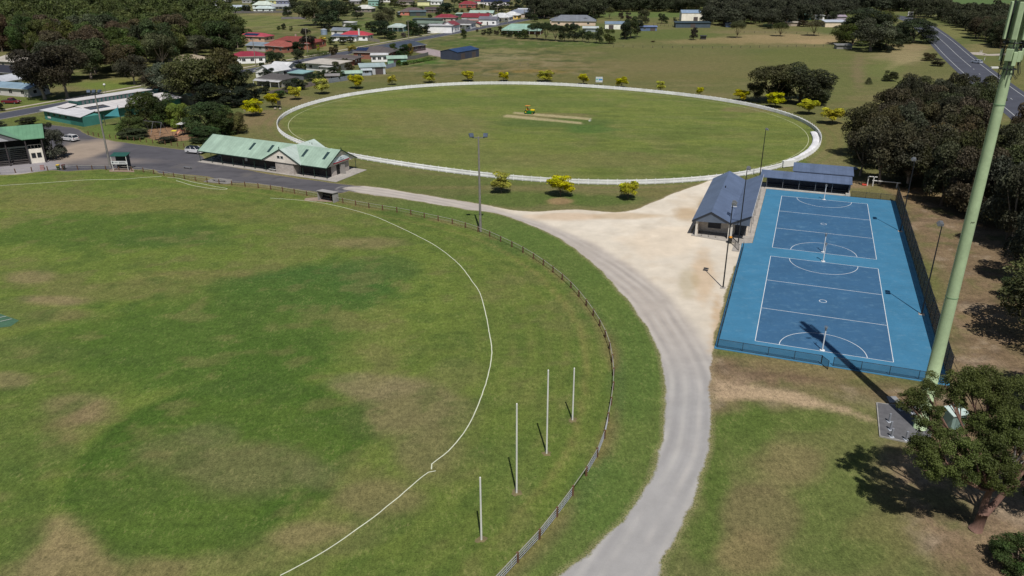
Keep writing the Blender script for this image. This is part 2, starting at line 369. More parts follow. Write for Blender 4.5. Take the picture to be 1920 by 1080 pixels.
# area washes: px, py, rx, ry, colour, strength
BL = [
 (770, 765, 125, 62, (122, 114, 80), .9), (700, 720, 90, 26, (130, 120, 88), .8), (800, 850, 70, 60, (118, 112, 76), .85), (700, 930, 110, 46, (122, 113, 78), .85), (600, 1005, 120, 38, (134, 121, 86), .85), (480, 1055, 130, 28, (118, 114, 74), .7), (860, 700, 60, 30, (112, 114, 68), .6),
 (110, 1020, 75, 60, (142, 126, 92), .95), (90, 1075, 130, 40, (138, 124, 90), .85), (240, 1070, 110, 28, (130, 118, 82), .8), (150, 768, 75, 34, (134, 118, 88), .9), (112, 815, 45, 50, (116, 108, 72), .7), (60, 520, 60, 16, (132, 120, 86), .8), (95, 562, 70, 13, (138, 124, 92), .85), (120, 590, 70, 14, (112, 108, 70), .6),
 (15, 712, 50, 16, (138, 122, 92), .85), (670, 455, 90, 13, (130, 118, 84), .75), (420, 520, 200, 16, (116, 112, 68), .6), (230, 545, 140, 20, (110, 108, 66), .6), (250, 385, 260, 14, (120, 114, 68), .6), (520, 405, 130, 16, (114, 112, 64), .5), (600, 430, 60, 10, (124, 116, 76), .6), (330, 360, 120, 8, (124, 116, 72), .5), (90, 372, 120, 8, (116, 112, 66), .5),
 (890, 1000, 130, 80, (96, 112, 50), .7), (960, 880, 60, 60, (92, 108, 54), .5), (870, 860, 40, 50, (104, 108, 62), .5),
 # verge inside the track
 (1190, 690, 45, 110, (77, 102, 50), .8), (1130, 930, 60, 90, (83, 106, 52), .85), (1120, 560, 60, 70, (83, 106, 52), .7), (1000, 450, 90, 30, (83, 106, 52), .7), (800, 400, 120, 12, (80, 100, 44), .6),
 # bottom right lawn
 (1500, 900, 260, 220, (108, 111, 66), .7), (1400, 800, 60, 50, (82, 104, 44), .8), (1490, 790, 90, 25, (88, 106, 48), .7), (1345, 900, 22, 80, (80, 102, 42), .8), (1320, 1010, 30, 50, (82, 102, 44), .75), (1560, 940, 90, 85, (92, 108, 52), .6), (1640, 880, 60, 60, (94, 106, 54), .5), (1420, 850, 110, 40, (94, 108, 54), .5), (1480, 870, 70, 50, (128, 116, 82), .7), (1430, 960, 70, 60, (118, 108, 76), .7),
 (1400, 1040, 60, 40, (128, 114, 80), .7), (1650, 1000, 70, 60, (110, 108, 66), .7), (1570, 1040, 90, 30, (90, 104, 52), .7), (1500, 690, 190, 22, (130, 114, 82), .7), (1400, 700, 60, 10, (90, 104, 50), .6), (1640, 725, 60, 14, (104, 106, 60), .6),
 # around the cricket oval
 (700, 330, 60, 14, (98, 108, 54), .6), (850, 345, 180, 14, (94, 106, 54), .7), (950, 375, 160, 12, (86, 104, 48), .8), (1120, 375, 100, 12, (82, 102, 46), .8), (1230, 360, 60, 10, (112, 108, 64), .6), (1050, 378, 26, 7, (148, 124, 92), .9), (1000, 352, 220, 5, (122, 112, 76), .6),
 (495, 225, 45, 22, (128, 112, 82), .85), (560, 190, 40, 12, (126, 112, 80), .8), (500, 250, 40, 16, (110, 108, 68), .7), (590, 165, 60, 14, (104, 106, 60), .7), (700, 160, 80, 8, (96, 104, 56), .6),
 (1560, 250, 22, 45, (118, 112, 70), .8), (1545, 300, 40, 16, (122, 116, 78), .7), (1500, 305, 20, 8, (92, 106, 50), .7), (1420, 205, 60, 6, (124, 110, 82), .6), (1600, 345, 40, 8, (140, 120, 94), .9),
 # cricket square
 (820, 235, 110, 28, (122, 116, 76), .6), (700, 220, 90, 22, (122, 118, 70), .4), (1040, 230, 110, 10, (84, 102, 52), .75), (1110, 243, 60, 9, (72, 104, 48), .7), (960, 190, 260, 10, (100, 114, 56), .6), (1130, 300, 200, 14, (118, 112, 74), .5), (900, 290, 200, 22, (112, 116, 64), .4), (1020, 217, 70, 6, (128, 112, 84), .6),
 # paddocks
 (1000, 145, 420, 9, (108, 104, 62), .7), (1050, 125, 330, 12, (122, 110, 76), .75), (980, 134, 90, 4, (132, 112, 62), .8), (940, 107, 60, 7, (138, 130, 96), .8), (930, 97, 60, 6, (134, 128, 88), .7), (1000, 84, 150, 7, (82, 100, 48), .85), (900, 78, 70, 8, (80, 100, 46), .8), (1100, 92, 140, 5, (104, 106, 60), .7),
 (1300, 120, 200, 22, (112, 108, 68), .6), (1250, 95, 160, 7, (104, 106, 62), .6), (1250, 65, 110, 10, (94, 106, 54), .7), (1500, 110, 90, 22, (100, 106, 56), .6), (1480, 72, 130, 10, (152, 134, 98), .85), (1540, 78, 60, 5, (164, 142, 106), .8), (1360, 77, 120, 5, (140, 126, 88), .7), (1420, 60, 90, 4, (124, 114, 80), .7),
 (1550, 160, 60, 30, (100, 106, 58), .6), (1610, 130, 12, 30, (124, 110, 82), .7), (1690, 105, 50, 14, (140, 128, 94), .8), (1660, 130, 40, 18, (104, 112, 62), .7), (1720, 90, 30, 10, (138, 122, 92), .8), (1690, 88, 40, 5, (142, 126, 92), .7), (1850, 90, 60, 10, (132, 122, 84), .7), (1780, 60, 60, 12, (124, 122, 76), .7), (1890, 150, 30, 20, (110, 108, 62), .7),
 (1250, 28, 90, 6, (92, 110, 58), .8), (1140, 24, 60, 6, (96, 112, 62), .8), (480, 40, 100, 16, (112, 118, 66), .9), (520, 27, 60, 3, (138, 122, 84), .7), (430, 55, 60, 5, (126, 116, 76), .6), (1850, 3, 160, 6, (88, 112, 66), .95), (1740, 14, 60, 6, (84, 112, 60), .8),
 (200, 160, 60, 10, (104, 120, 54), .9), (240, 152, 40, 5, (118, 118, 62), .8), (60, 190, 80, 12, (98, 112, 52), .8), (60, 225, 70, 8, (98, 110, 50), .8), (620, 80, 60, 8, (110, 112, 62), .8), (640, 90, 40, 5, (138, 126, 84), .6), (700, 45, 50, 12, (92, 110, 54), .7), (760, 33, 30, 6, (96, 112, 56), .7), (850, 95, 60, 8, (110, 108, 62), .5),
 (230, 262, 80, 8, (98, 110, 52), .8), (205, 245, 40, 12, (92, 112, 50), .7), (780, 118, 60, 6, (74, 106, 42), .85),
]
for (px, py, rx, ry, c, st) in BL:
    c0 = G(px, py)[:2]; ax = G(px+rx, py)[:2]-c0; ay = (G(px, py-ry)[:2]-G(px, py+ry)[:2])/2
    det = ax[0]*ay[1]-ax[1]*ay[0]; dx, dy = X-c0[0], YY-c0[1]
    u = (dx*ay[1]-dy*ay[0])/det; v = (ax[0]*dy-ax[1]*dx)/det
    d = np.sqrt(u*u+v*v)+(n2-.5)*1.0+(n1-.5)*.5+(n3-.5)*.45
    paint(sst(-d, -1.25, -.62)*st, c)
# sprinkler circles: lush grass inside, cutting the dry patches in arcs
for (c0, rr0, st, c) in (((-27.2, 60.7), 13.5, .95, (70, 97, 36)), ((-51, 47), 13.2, .8, (84, 104, 46)), ((-33, 84), 12.5, .6, (82, 102, 46)), ((-55, 74), 12.5, .5, (86, 104, 48)), ((-8, 40), 11, .5, (96, 112, 50))):
    c0 = np.array(c0); d = np.hypot(X-c0[0], YY-c0[1])+(n2-.5)*2.4+(n3-.5)*2.2+(n1-.5)*2
    w_ = wF*sst(-d, -rr0-1.0, -rr0+.9); paint(w_*st*(.7+.3*sst(n2, .3, .6)), c); paint(wF*sst(-np.abs(d-rr0+1.2), -1.2, 0)*st*.4, tuple(v*.9 for v in c))
for (px, py, rx, ry, c, st) in ((585, 537, 175, 58, (64, 96, 42), .9), (700, 500, 90, 26, (78, 100, 50), .7), (360, 640, 300, 90, (76, 102, 40), .85), (480, 600, 260, 90, (80, 104, 44), .6), (500, 680, 110, 60, (72, 98, 38), .75), (190, 432, 240, 38, (78, 102, 42), .75), (330, 446, 120, 20, (74, 98, 44), .7), (40, 660, 130, 30, (88, 102, 52), .6), (50, 850, 110, 50, (82, 102, 46), .75), (20, 590, 90, 30, (94, 102, 58), .5),
        (470, 880, 140, 55, (110, 108, 72), .72), (320, 850, 90, 40, (106, 106, 68), .6), (600, 895, 55, 34, (108, 108, 72), .6), (390, 815, 60, 20, (112, 110, 76), .5), (250, 900, 90, 40, (82, 101, 45), .5), (330, 980, 90, 30, (84, 106, 44), .6)):
    c0 = G(px, py)[:2]; ax = G(px+rx, py)[:2]-c0; ay = (G(px, py-ry)[:2]-G(px, py+ry)[:2])/2; det = ax[0]*ay[1]-ax[1]*ay[0]; dx, dy = X-c0[0], YY-c0[1]
    d = np.hypot((dx*ay[1]-dy*ay[0])/det, (ax[0]*dy-ax[1]*dx)/det)+(n2-.5)*.9+(n1-.5)*.7+(n3-.5)*.5; paint(wF*sst(-d, -1.2, -.65)*st, c)
c0 = G(560, 640)[:2]; rdd = np.hypot(X-c0[0], YY-c0[1]); paint(wF*sst(X, 0, 6)*sst(YY, 62, 72)*.3*sst(np.sin(rdd*2*math.pi/2.1+n1*3), -.2, .5)*sst(n2, .3, .55), (84, 106, 46)); paint(wF*sst(X, -10, 0)*sst(YY, 62, 72)*.22*sst(-np.sin(rdd*2*math.pi/2.1+n1*3), 0, .6), (124, 126, 70))
paint(wF*sst(n3+(n2-.5)*.5, .58, .72)*.35, (124, 116, 76)); paint(wF*sst(-n3-(n2-.5)*.4, -.38, -.28)*.4, (72, 92, 42))
twn = sst(YY, 296, 312)*sst(-X, -60, -20)*(1-wO); n7 = fbm(X, YY, 5, 3, 71); paint(twn*sst(n7, .55, .7)*.55, (70, 84, 44)); paint(twn*sst(-n7, -.42, -.3)*.5, (140, 128, 98)); paint(twn*sst(n2, .6, .75)*.5, (60, 72, 40))
# mower rings and tyre lines
fc = G(250, 640)[:2]; rd = np.hypot(X-fc[0], YY-fc[1]); fd = -sF
paint(wF*.24*sst(np.sin(fd*2*math.pi/3.2), -.3, .3)*sst(-fd, -30, -1), (70, 92, 40)); paint(wF*.24*(1-sst(np.sin(fd*2*math.pi/3.2), -.3, .3))*sst(-fd, -30, -1), (100, 110, 54))
paint(wF*sst(-np.abs(fd-2.6-(n1-.5)*2), -.5, -.1)*.5*sst(YY, 40, 60), (128, 122, 72))
paint(wO*.14*sst(np.sin((X*.94+YY*.34)*2*math.pi/9), -.2, .2), (92, 108, 52))
paint(sst(-sO, -9, -1)*(1-wO)*.35*sst(np.sin(sO*2.2), 0, .5), (90, 108, 50))
vg = sst(sF, .6, 2.0)*sst(-sF, -11, -8)*sst(X, -30, -20)*sst(-YY, -150, -135); paint(vg*.72, (88, 110, 50)); paint(vg*sst(n2, .5, .7)*.4, (98, 116, 54)); paint(vg*.35*sst(np.sin(sF*2*math.pi/1.5), 0, .7), (98, 116, 56))
vb = sst(-pdist(FENCE, X, YY), -.8, -.2)*.5*sst(n2+(n3-.5)*.5, .35, .5); paint(vb, (128, 110, 76))
for k in range(7):
    ln = curve([G(1665+k*9, 130-k*3)[:2], G(1680+k*7, 112)[:2], G(1676+k*9, 98)[:2], G(1660+k*11, 86)[:2]], 5); paint(sst(-pdist(ln, X, YY), -1.0, -.2)*.5, (160, 146, 108))
wP = sst(-np.minimum(sdf(PITCH1, X, YY), sdf(PITCH2, X, YY))+(n3-.5)*.8, -.3, .3); paint(wP*.8, (178, 166, 128))
wD = sst(-sD+(n2-.5)*9, -2.5, 2.5); paint(wD*.92, (126, 106, 84)); paint(wD*sst(n2, .45, .7)*.6, (146, 126, 104)); paint(wD*sst(n3+n1-.5, .5, .75)*.5, (108, 100, 66)); paint(wD*sst(n3*.6+n2*.4, .54, .64)*.6, (96, 100, 60)); paint(wD*sst(-n3, -.36, -.25)*.5, (160, 144, 124)); paint(wD*sst(n6, .58, .7)*.5, (96, 80, 64)); paint(wD*sst(n1, .55, .8)*.5, (150, 122, 88))
paint(sst(-sdf(STRIP, X, YY)+(n3-.5)*2, -.6, .8)*.9, (176, 154, 126))
paint(sst(-sM, -.6, .4), (142, 112, 88)); paint(sst(-sdf(PINK, X, YY), -.6, .6), (164, 150, 152))
# gravel / asphalt colours
gc = np.zeros((len(X), 3)); gc[:] = C(216, 206, 190)
def gpaint(w, c):
    global gc
    gc = gc*(1-w[:, None])+np.array(C(*c))*w[:, None]
gpaint(sst(n2, .52, .8)*.5, (204, 186, 160)); gpaint(sst(n1, .45, .7)*.5, (228, 220, 206)); gpaint(sst(n3, .58, .75)*.25, (190, 172, 148))
dT = pdist(TRACK, X, YY); gpaint(sst(-dT+(n2-.5)*2.2, -4.6, -2.6)*.85, (176, 168, 162)); gpaint(sst(-np.abs(dT-1.3), -.7, -.2)*.3*sst(n1, .3, .5), (182, 174, 166))
low = sst(-YY, -92, -66); gpaint(low*sst(-dT+(n2-.5)*1.5, -6.5, -4.0)*.9, (165, 164, 164)); gpaint(low*sst(n2, .5, .7)*.3, (162, 157, 155))
tS = dT*np.where(sdf(np.vstack([TRACK, [[-33, 400], [300, 400], [300, -300], [12, -300]]]), X, YY) < 0, 1, -1)
for (px, py, rx, ry, c, st) in [(1320, 520, 22, 50, (204, 178, 146), .7), (1345, 600, 12, 60, (198, 172, 140), .8), (1290, 530, 20, 26, (168, 152, 112), .4), (1290, 400, 30, 16, (192, 168, 136), .8), (1320, 380, 18, 14, (150, 128, 88), .6), (1240, 450, 70, 30, (222, 206, 184), .6), (1180, 405, 80, 6, (190, 164, 128), .6), (1060, 405, 60, 8, (200, 172, 142), .6)]:
    c0 = G(px, py)[:2]; ax = G(px+rx, py)[:2]-c0; ay = (G(px, py-ry)[:2]-G(px, py+ry)[:2])/2; det = ax[0]*ay[1]-ax[1]*ay[0]; dx, dy = X-c0[0], YY-c0[1]
    d = np.hypot((dx*ay[1]-dy*ay[0])/det, (ax[0]*dy-ax[1]*dx)/det)+(n2-.5)*1.2+(n3-.5)*.6; gpaint(sst(-d, -1.25, -.6)*st, c)
wA = sst(-sA, -1.6, -1.0)*(sG > -.5); gpaint(wA, (90, 89, 95)); gpaint(wA*sst(n1, .4, .7)*.5, (104, 102, 105)); gpaint(wA*sst(n3, .6, .8)*.4, (80, 80, 86)); gpaint(wA*sst(n2, .62, .8)*.45, (122, 116, 110)); gpaint(wA*sst(n6, .62, .72)*.4, (72, 72, 78)); gpaint(wA*sst(-np.abs(n5-.5), -.012, -.003)*.5, (70, 70, 76))
c0 = G(150, 285)[:2]; gpaint(wA*sst(-np.hypot((X-c0[0])/1.0, (YY-c0[1])/2.2)+(n2-.5)*5, -8, -4)*.85, (168, 152, 136))
c0 = G(190, 303)[:2]; gpaint(wA*sst(-np.hypot((X-c0[0])/3.5, (YY-c0[1])/1.)+(n2-.5)*3, -5, -2)*.6, (140, 130, 124))
gpaint(sst(-sP, -.2, .2), (150, 146, 150))
sH = np.minimum(sG, np.minimum(sA, sP))        # hard surface distance
LV = dict(football_field=(FOOT, sF), cricket_field=(OVAL, sO))
gm = bpy.data.materials.new('ground_cover'); g = NG(gm)
pos = g.new('ShaderNodeNewGeometry').outputs['Position']
colA = g.attr('tint').outputs['Color']; gcA = g.attr('hard_tint').outputs['Color']; sd = g.attr('hard_edge').outputs['Fac']
edge = g.math('ADD', sd, g.math('ADD', g.math('MULTIPLY', g.math('SUBTRACT', g.noise(.22, 4, .6, pos), .5), 1.3), g.math('MULTIPLY', g.math('SUBTRACT', g.noise(2.2, 7, .85, pos), .5), .8)))
soft = g.rng(edge, -.1, .12, 1, 0)
gn1 = g.noise(7, 4, .75, pos); gn2 = g.noise(1.6, 4, .7, pos); gn3 = g.noise(.45, 4, .6, pos)
mpv = g.new('ShaderNodeMapping'); mpv.inputs['Scale'].default_value = (1.2, .55, 1); mpv.inputs['Rotation'].default_value = (0, 0, .9); g.put(mpv.inputs[0], pos)
gn4 = g.noise(3, 4, .75, mpv.outputs[0])
gv = g.math('MULTIPLY', g.math('MULTIPLY', g.rng(gn1, .3, .7, .62, 1.38), g.rng(gn2, .32, .68, .78, 1.22)), g.math('MULTIPLY', g.rng(gn3, .35, .65, .9, 1.1), g.rng(gn4, .3, .7, .76, 1.24)))
gr = g.val(colA, gv)
gr = g.mix(g.rng(g.math('ADD', gn4, g.math('MULTIPLY', gn3, .5)), .82, 1.0, 0, .42), gr, (*C(150, 138, 96), 1))
gr = g.mix(g.rng(g.math('ADD', gn1, g.math('MULTIPLY', gn2, .6)), .58, .74, .38, 0), gr, (*C(52, 70, 26), 1))
rim = g.math('MULTIPLY', g.rng(edge, .02, .7, .6, 0), g.rng(gn1, .42, .56, 0, 1)); gr = g.mix(rim, gr, (*C(178, 158, 128), 1))
hv = g.math('MULTIPLY', g.math('MULTIPLY', g.rng(g.noise(14, 4, .8, pos), .3, .7, .9, 1.1), g.rng(g.noise(.5, 6, .6, pos), .3, .7, .93, 1.06)), g.rng(g.noise(.22, 5, .6, pos), .3, .7, .92, 1.07))
hd = g.val(gcA, hv); to = g.math('ADD', g.attr('track_offset').outputs['Fac'], g.math('MULTIPLY', g.math('SUBTRACT', g.noise(.05, 3, .5, pos), .5), 1.6)); wear = g.rng(g.noise(.14, 6, .6, pos), .36, .62, .05, .75)
for o_, w_, f_, c_ in ((-2.0, .42, .55, (204, 200, 194)), (-.5, .4, .5, (202, 198, 192)), (1.1, .4, .5, (206, 200, 194)), (2.5, .42, .45, (208, 202, 194)), (-1.3, .34, .4, (138, 136, 138)), (.3, .3, .35, (142, 140, 142)), (1.8, .34, .38, (140, 138, 138))):
    ln_ = g.rng(g.math('ABSOLUTE', g.math('SUBTRACT', to, o_)), w_*.25, w_, f_, 0); hd = g.mix(g.math('MULTIPLY', ln_, wear), hd, (*C(*c_), 1))

g.put(g.b.inputs['Base Color'], g.mix(soft, gr, hd)); g.b.inputs['Roughness'].default_value = .92; g.b.inputs['Specular IOR Level'].default_value = .15
g.bump(gn1, .5, .06)
idx = np.arange(nx*ny).reshape(ny, nx); Q = np.stack([idx[:-1, :-1], idx[:-1, 1:], idx[1:, 1:], idx[1:, :-1]], -1).reshape(-1, 4)
fx, fy = X[Q].mean(1), YY[Q].mean(1); fF, fO, fG, fA, fP, fD = [s_[Q].mean(1) for s_ in (sF, sO, sG, sA, sP, sD)]
cls = np.zeros(len(Q), int); cls[fD < 0] = 6; cls[fF < 0] = 1; cls[fO < 0] = 2; cls[fG < 0] = 3; cls[fA < 0] = 4; cls[fP < 0] = 5
def sheet(name, k, label):
    q = Q[cls == k]; u, inv = np.unique(q, return_inverse=True); me = bpy.data.meshes.new(name)
    me.from_pydata(np.stack([X[u], YY[u], np.zeros(len(u))], 1).tolist(), [], inv.reshape(-1, 4).tolist())
    for an, ar in (('tint', col), ('hard_tint', gc)):
        a = me.attributes.new(an, 'FLOAT_COLOR', 'POINT'); a.data.foreach_set('color', np.c_[ar[u], np.ones(len(u))].ravel().astype(np.float32))
    a = me.attributes.new('hard_edge', 'FLOAT', 'POINT'); a.data.foreach_set('value', sH[u].astype(np.float32))
    a = me.attributes.new('track_offset', 'FLOAT', 'POINT'); a.data.foreach_set('value', np.clip(tS[u], -40, 40).astype(np.float32))
    me.materials.append(gm); return struct(link(name, me), label)
sheet('ground', 0, 'patchy green and dry brown grassland'); sheet('football_field', 1, 'mown football field with dry patches'); sheet('cricket_field', 2, 'mown cricket oval inside the white picket fence')
sheet('gravel_track', 3, 'pale gravel track and parking area'); sheet('car_park', 4, 'dark asphalt car park'); sheet('concrete_apron', 5, 'concrete apron before the grandstand'); sheet('bare_dirt', 6, 'brown bare dirt beside the netball courts')

# ------------------------------------------------------------------ painted lines and roads
LINEW = M('paint', (214, 218, 196), .8); ROADW = M('paint', (196, 198, 198), .7)
def pline(name, pts, w, mat, label, z=.012, n=5, closed=False, wob=.0):
    P = curve(gp(*pts), n, closed); P = np.vstack([P, P[:1]]) if closed else P
    return struct(ribbon(resample(P, .8), w, z, name, mat, wob), label)
pline('boundary_line', [(525, 1079), (560, 1061), (605, 1036), (660, 999), (700, 970), (740, 938), (770, 912), (790, 895), (804, 885), (812, 886), (817, 883)], .1, LINEW, 'white hand painted boundary line nearest the camera', wob=.015)
pline('boundary_line', [(809, 880), (810, 869), (830, 855), (855, 830), (880, 795), (900, 750), (912, 715), (920, 680), (922, 655), (917, 620), (910, 585), (900, 550), (887, 530), (860, 495), (820, 463), (780, 441), (740, 422), (700, 405), (640, 388), (580, 377), (507, 371.5)], .11, LINEW, 'long curved white boundary line before the goal posts', wob=.015)
pline('boundary_line', [(-80, 353), (0, 348), (80, 343), (160, 337.5), (230, 336), (265, 333), (290, 331.5), (303, 331)], .15, LINEW, 'white boundary line near the scoreboard')
pline('boundary_line', [(314, 333), (330, 333.6), (345, 337), (365, 342.2), (385, 345.8), (405, 350), (424, 353), (424.5, 355.2), (400, 354), (380, 351.3), (358, 347), (345, 343), (330, 338.5)], .12, LINEW, 'narrow white painted loop near the fence', n=4)
TH = np.linspace(0, 2*math.pi, 160)
struct(ribbon(oval(TH, -2.9), .14, .02, 'boundary_rope', M('paint', (196, 198, 160), .8)), 'pale rope line inside the picket fence')
# synthetic wicket at the left edge
b = MB(); q = [G(-40, 585), G(-10, 585), G(36, 601), G(20, 612), G(-60, 622)]
b.add([(v[0], v[1], .02) for v in q], [(0, 4, 3, 2, 1)]); struct(b.build('practice_wicket', M('concrete', (70, 110, 84), .9)), 'green synthetic wicket with white crease lines')
b = MB(); b.bar((*G(0, 603)[:2], .03), (*G(22, 598)[:2], .03), .07, .01); b.bar((*G(-8, 597)[:2], .03), (*G(12, 593)[:2], .03), .07, .01); struct(b.build('crease_line', WHITE), 'white crease lines on the synthetic wicket')

asph = bpy.data.materials.new('asphalt'); g = NG(asph); pos = g.new('ShaderNodeNewGeometry').outputs['Position']
v = g.math('MULTIPLY', g.rng(g.noise(.15, 6, .65, pos), .3, .7, .82, 1.15), g.rng(g.noise(5, 4, .7, pos), .3, .7, .88, 1.1))
g.put(g.b.inputs['Base Color'], g.val(C(72, 75, 87), v)); g.b.inputs['Roughness'].default_value = .85
ST = resample(np.array([(-190, 131.3), (-95.2, 343.4), (-47.9, 455), (6, 578), (40, 640), (90, 740)]), 4.)
sdv = np.array([61.2, 147.]); sdv /= np.linalg.norm(sdv); snv = np.array([-sdv[1], sdv[0]])
STY = math.atan2(sdv[1], sdv[0])          # street bearing
def stp(s, o): return np.array([-95.2, 343.4])+sdv*s+snv*o       # along / to the left of the street
struct(ribbon(ST, 8.6, .03, 'street', asph), 'town street running away to the upper right')
def lineoff(P, off):
    T = np.gradient(P, axis=0); T /= np.linalg.norm(T, axis=1)[:, None]; return P+np.stack([-T[:, 1], T[:, 0]], 1)*off
for o_, nm in ((4.5, 'left'), (-4.5, 'right')):
    b = MB(); K = lineoff(ST, o_)
    for a_, c_ in zip(K[:-1], K[1:]): b.bar((*a_, .07), (*c_, .07), .3, .14)
    struct(b.build('kerb', M('concrete', (176, 172, 164), .9)), f'pale concrete kerb on the {nm} side of the street')
struct(ribbon(lineoff(ST, 9.0), 1.7, .035, 'footpath', M('concrete', (190, 180, 162), .9), .05), 'pale footpath beside the street')
b = MB()
for i in range(0, len(ST)-1, 3):
    if i % 6 < 3: a_ = ST[i]; c_ = ST[i]+(ST[i+1]-ST[i])*.9; b.bar((*a_, .035), (*c_, .035), .14, .01)
struct(b.build('road_marking', ROADW), 'dashed centre line of the town street')
HW = resample(curve([G(1560, 8)[:2], G(1600, 14)[:2], G(1635, 21)[:2], (290, 633), (288, 598), (279, 560), (251, 484), (228, 425), (203, 363), (169.5, 276), (150, 222), (120, 145), (80, 40)], 8), 5.)
struct(ribbon(HW, 14.5, .03, 'highway', asph), 'two lane highway curving away behind the trees')
b = MB()
for o_ in (5.2, -5.2):
    K = lineoff(HW, o_)
    for a_, c_ in zip(K[:-1], K[1:]): b.bar((*a_, .035), (*c_, .035), .2, .01)
K = lineoff(HW, .2)
for i in range(len(K)-1):
    y_ = K[i][1]
    if y_ > 330 or i % 3 == 0: b.bar((*K[i], .036), (*(K[i]+(K[i+1]-K[i])*(1 if y_ > 330 else .6)), .036), .18, .01)
struct(b.build('road_marking', ROADW), 'white edge and centre lines of the highway')
P = curve(gp((1822, 98), (1838, 102), (1860, 103), (1900, 101), (1990, 98)), 5); struct(ribbon(P, np.linspace(9, 3.2, len(P)), .028, 'driveway', M('concrete', (186, 176, 164), .9), .2), 'pale gravel driveway leaving the highway')
P = curve(gp((640, 107), (560, 112.5), (500, 124), (470, 130)), 5)
# side street at the left, to the kindergarten
P = np.array([stp(-105, -3), stp(-102, -26)]); struct(ribbon(resample(P, 3), 6, .028, 'side_road', asph), 'short asphalt entrance from the street to the car park')

# ------------------------------------------------------------------ netball courts
BLUE = bpy.data.materials.new('court_acrylic'); g = NG(BLUE); pos = g.new('ShaderNodeNewGeometry').outputs['Position']
at = g.attr('inner').outputs['Fac']
v = g.math('MULTIPLY', g.rng(g.noise(.25, 6, .65, pos), .3, .7, .9, 1.1), g.rng(g.noise(3, 5, .75, pos), .3, .7, .95, 1.05))
mpc = g.new('ShaderNodeMapping'); mpc.inputs['Scale'].default_value = (.25, 2.2, 1); mpc.inputs['Rotation'].default_value = (0, 0, .36); g.put(mpc.inputs[0], pos)
c_ = g.mix(g.rng(g.math('ADD', g.noise(.8, 6, .75, pos), g.math('MULTIPLY', g.noise(1, 5, .7, mpc.outputs[0]), .6)), .82, 1.05, 0, .4), g.mix(at, (*C(66, 126, 162), 1), (*C(60, 102, 139), 1)), (*C(110, 150, 175), 1))
g.put(g.b.inputs['Base Color'], g.val(c_, v)); g.b.inputs['Roughness'].default_value = .75; g.b.inputs['Specular IOR Level'].default_value = .25
def court_quad(b, a0, a1, b0, b1, z): b.add([CF(a0, b0, z), CF(a1, b0, z), CF(a1, b1, z), CF(a0, b1, z)], [(0, 1, 2, 3)])
b = MB(); poly = [CF(*q) for q in ((-4.4, -3.6), (20.6, -3.6), (20.4, 69.2), (-3.1, 69.2), (-3.1, 35.6), (-4.7, 34.9))]
b.prism(poly, 0, .06); b.build('netball_surround', BLUE)['kind'] = 'structure'
for b0 in (0, 34.6):
    b = MB(); court_quad(b, 0, 15.25, b0, b0+30.5, .066); o = b.build('netball_court', BLUE); struct(o, 'darker blue netball court rectangle with white lines')
    a = o.data.attributes.new('inner', 'FLOAT', 'POINT'); a.data.foreach_set('value', np.ones(4, np.float32))
    b = MB(); w = .08; z = .071
    def ln(a0, b0_, a1, b1_):
        b.bar(CF(a0, b0_, z), CF(a1, b1_, z), w, .004)
    def arc(ca, cb, r, t0, t1, n=40):
        t = np.linspace(t0, t1, n); p = [CF(ca+r*math.cos(u), cb+r*math.sin(u)) for u in t]
        i_ = [(CF(ca+(r-w)*math.cos(u), cb+(r-w)*math.sin(u), z), CF(ca+r*math.cos(u), cb+r*math.sin(u), z)) for u in t]
        for (p0, q0), (p1, q1) in zip(i_[:-1], i_[1:]): b.add([p0, q0, q1, p1], [(0, 1, 2, 3)])
    ln(0, b0, 15.25, b0); ln(0, b0+30.5, 15.25, b0+30.5); ln(0, b0, 0, b0+30.5); ln(15.25, b0, 15.25, b0+30.5)
    for k in (1, 2): ln(0, b0+30.5*k/3, 15.25, b0+30.5*k/3)
    arc(7.625, b0, 4.9, 0, math.pi); arc(7.625, b0+30.5, 4.9, math.pi, 2*math.pi); arc(7.625, b0+15.25, .5, 0, 2*math.pi, 24)
    struct(b.build('court_marking', M('paint', (226, 232, 236), .6)), 'white netball court lines')
# paved strip between building and courts
b = MB(); b.prism([CF(*q) for q in ((-12.9, 35.7), (-6.0, 34.2), (-4.7, 33.0), (-4.7, 30.4), (-5.6, 30.4), (-5.6, 33.2), (-6.6, 34.0))][:0] or [CF(*q) for q in ((-13.0, 35.9), (-4.75, 34.6), (-4.75, 35.0), (-3.15, 35.7), (-3.15, 69.3), (12.4, 69.3), (12.4, 73.5), (-13.0, 73.5))], 0, .09)
b.prism([CF(*q) for q in ((-5.9, 30.8), (-4.75, 30.8), (-4.75, 34.55), (-5.9, 34.75))], 0, .08)
struct(b.build('paving', CONC), 'pale concrete paving around the netball building')

def netball_post(a, bb, face, label):
    t = thing('netball_post', label, 'goal post', CF(a, bb, .07), CT, 'white netball goal posts')
    b = MB(); b.tube([(0, 0, 0), (0, 0, 2.98)], .075, 10); b.tube([(0, 0, 0), (0, 0, .05)], .3, 12); b.build('post', M('paint', (232, 234, 236), .7), t)
    b = MB(); n = 16; pts = [(.19*math.cos(2*math.pi*k/n), face*(.3+.19*math.sin(2*math.pi*k/n)), 3.0) for k in range(n+1)]; b.tube(pts, .016, 5, False); b.bar((0, 0, 2.97), (0, face*.12, 3.0), .04, .04)
    b.tube([(0, 0, 2.6), (0, 0, 3.0)], .1, 10); b.build('goal_ring', STEEL, t)
    b = MB()
    for k in range(n):
        x, y, zz = pts[k]; b.tube([(x, y, 3.0), (x*.7, face*.3+(y-face*.3)*.7, 2.62)], .008, 3, False)
    b.build('net', WHITE, t)
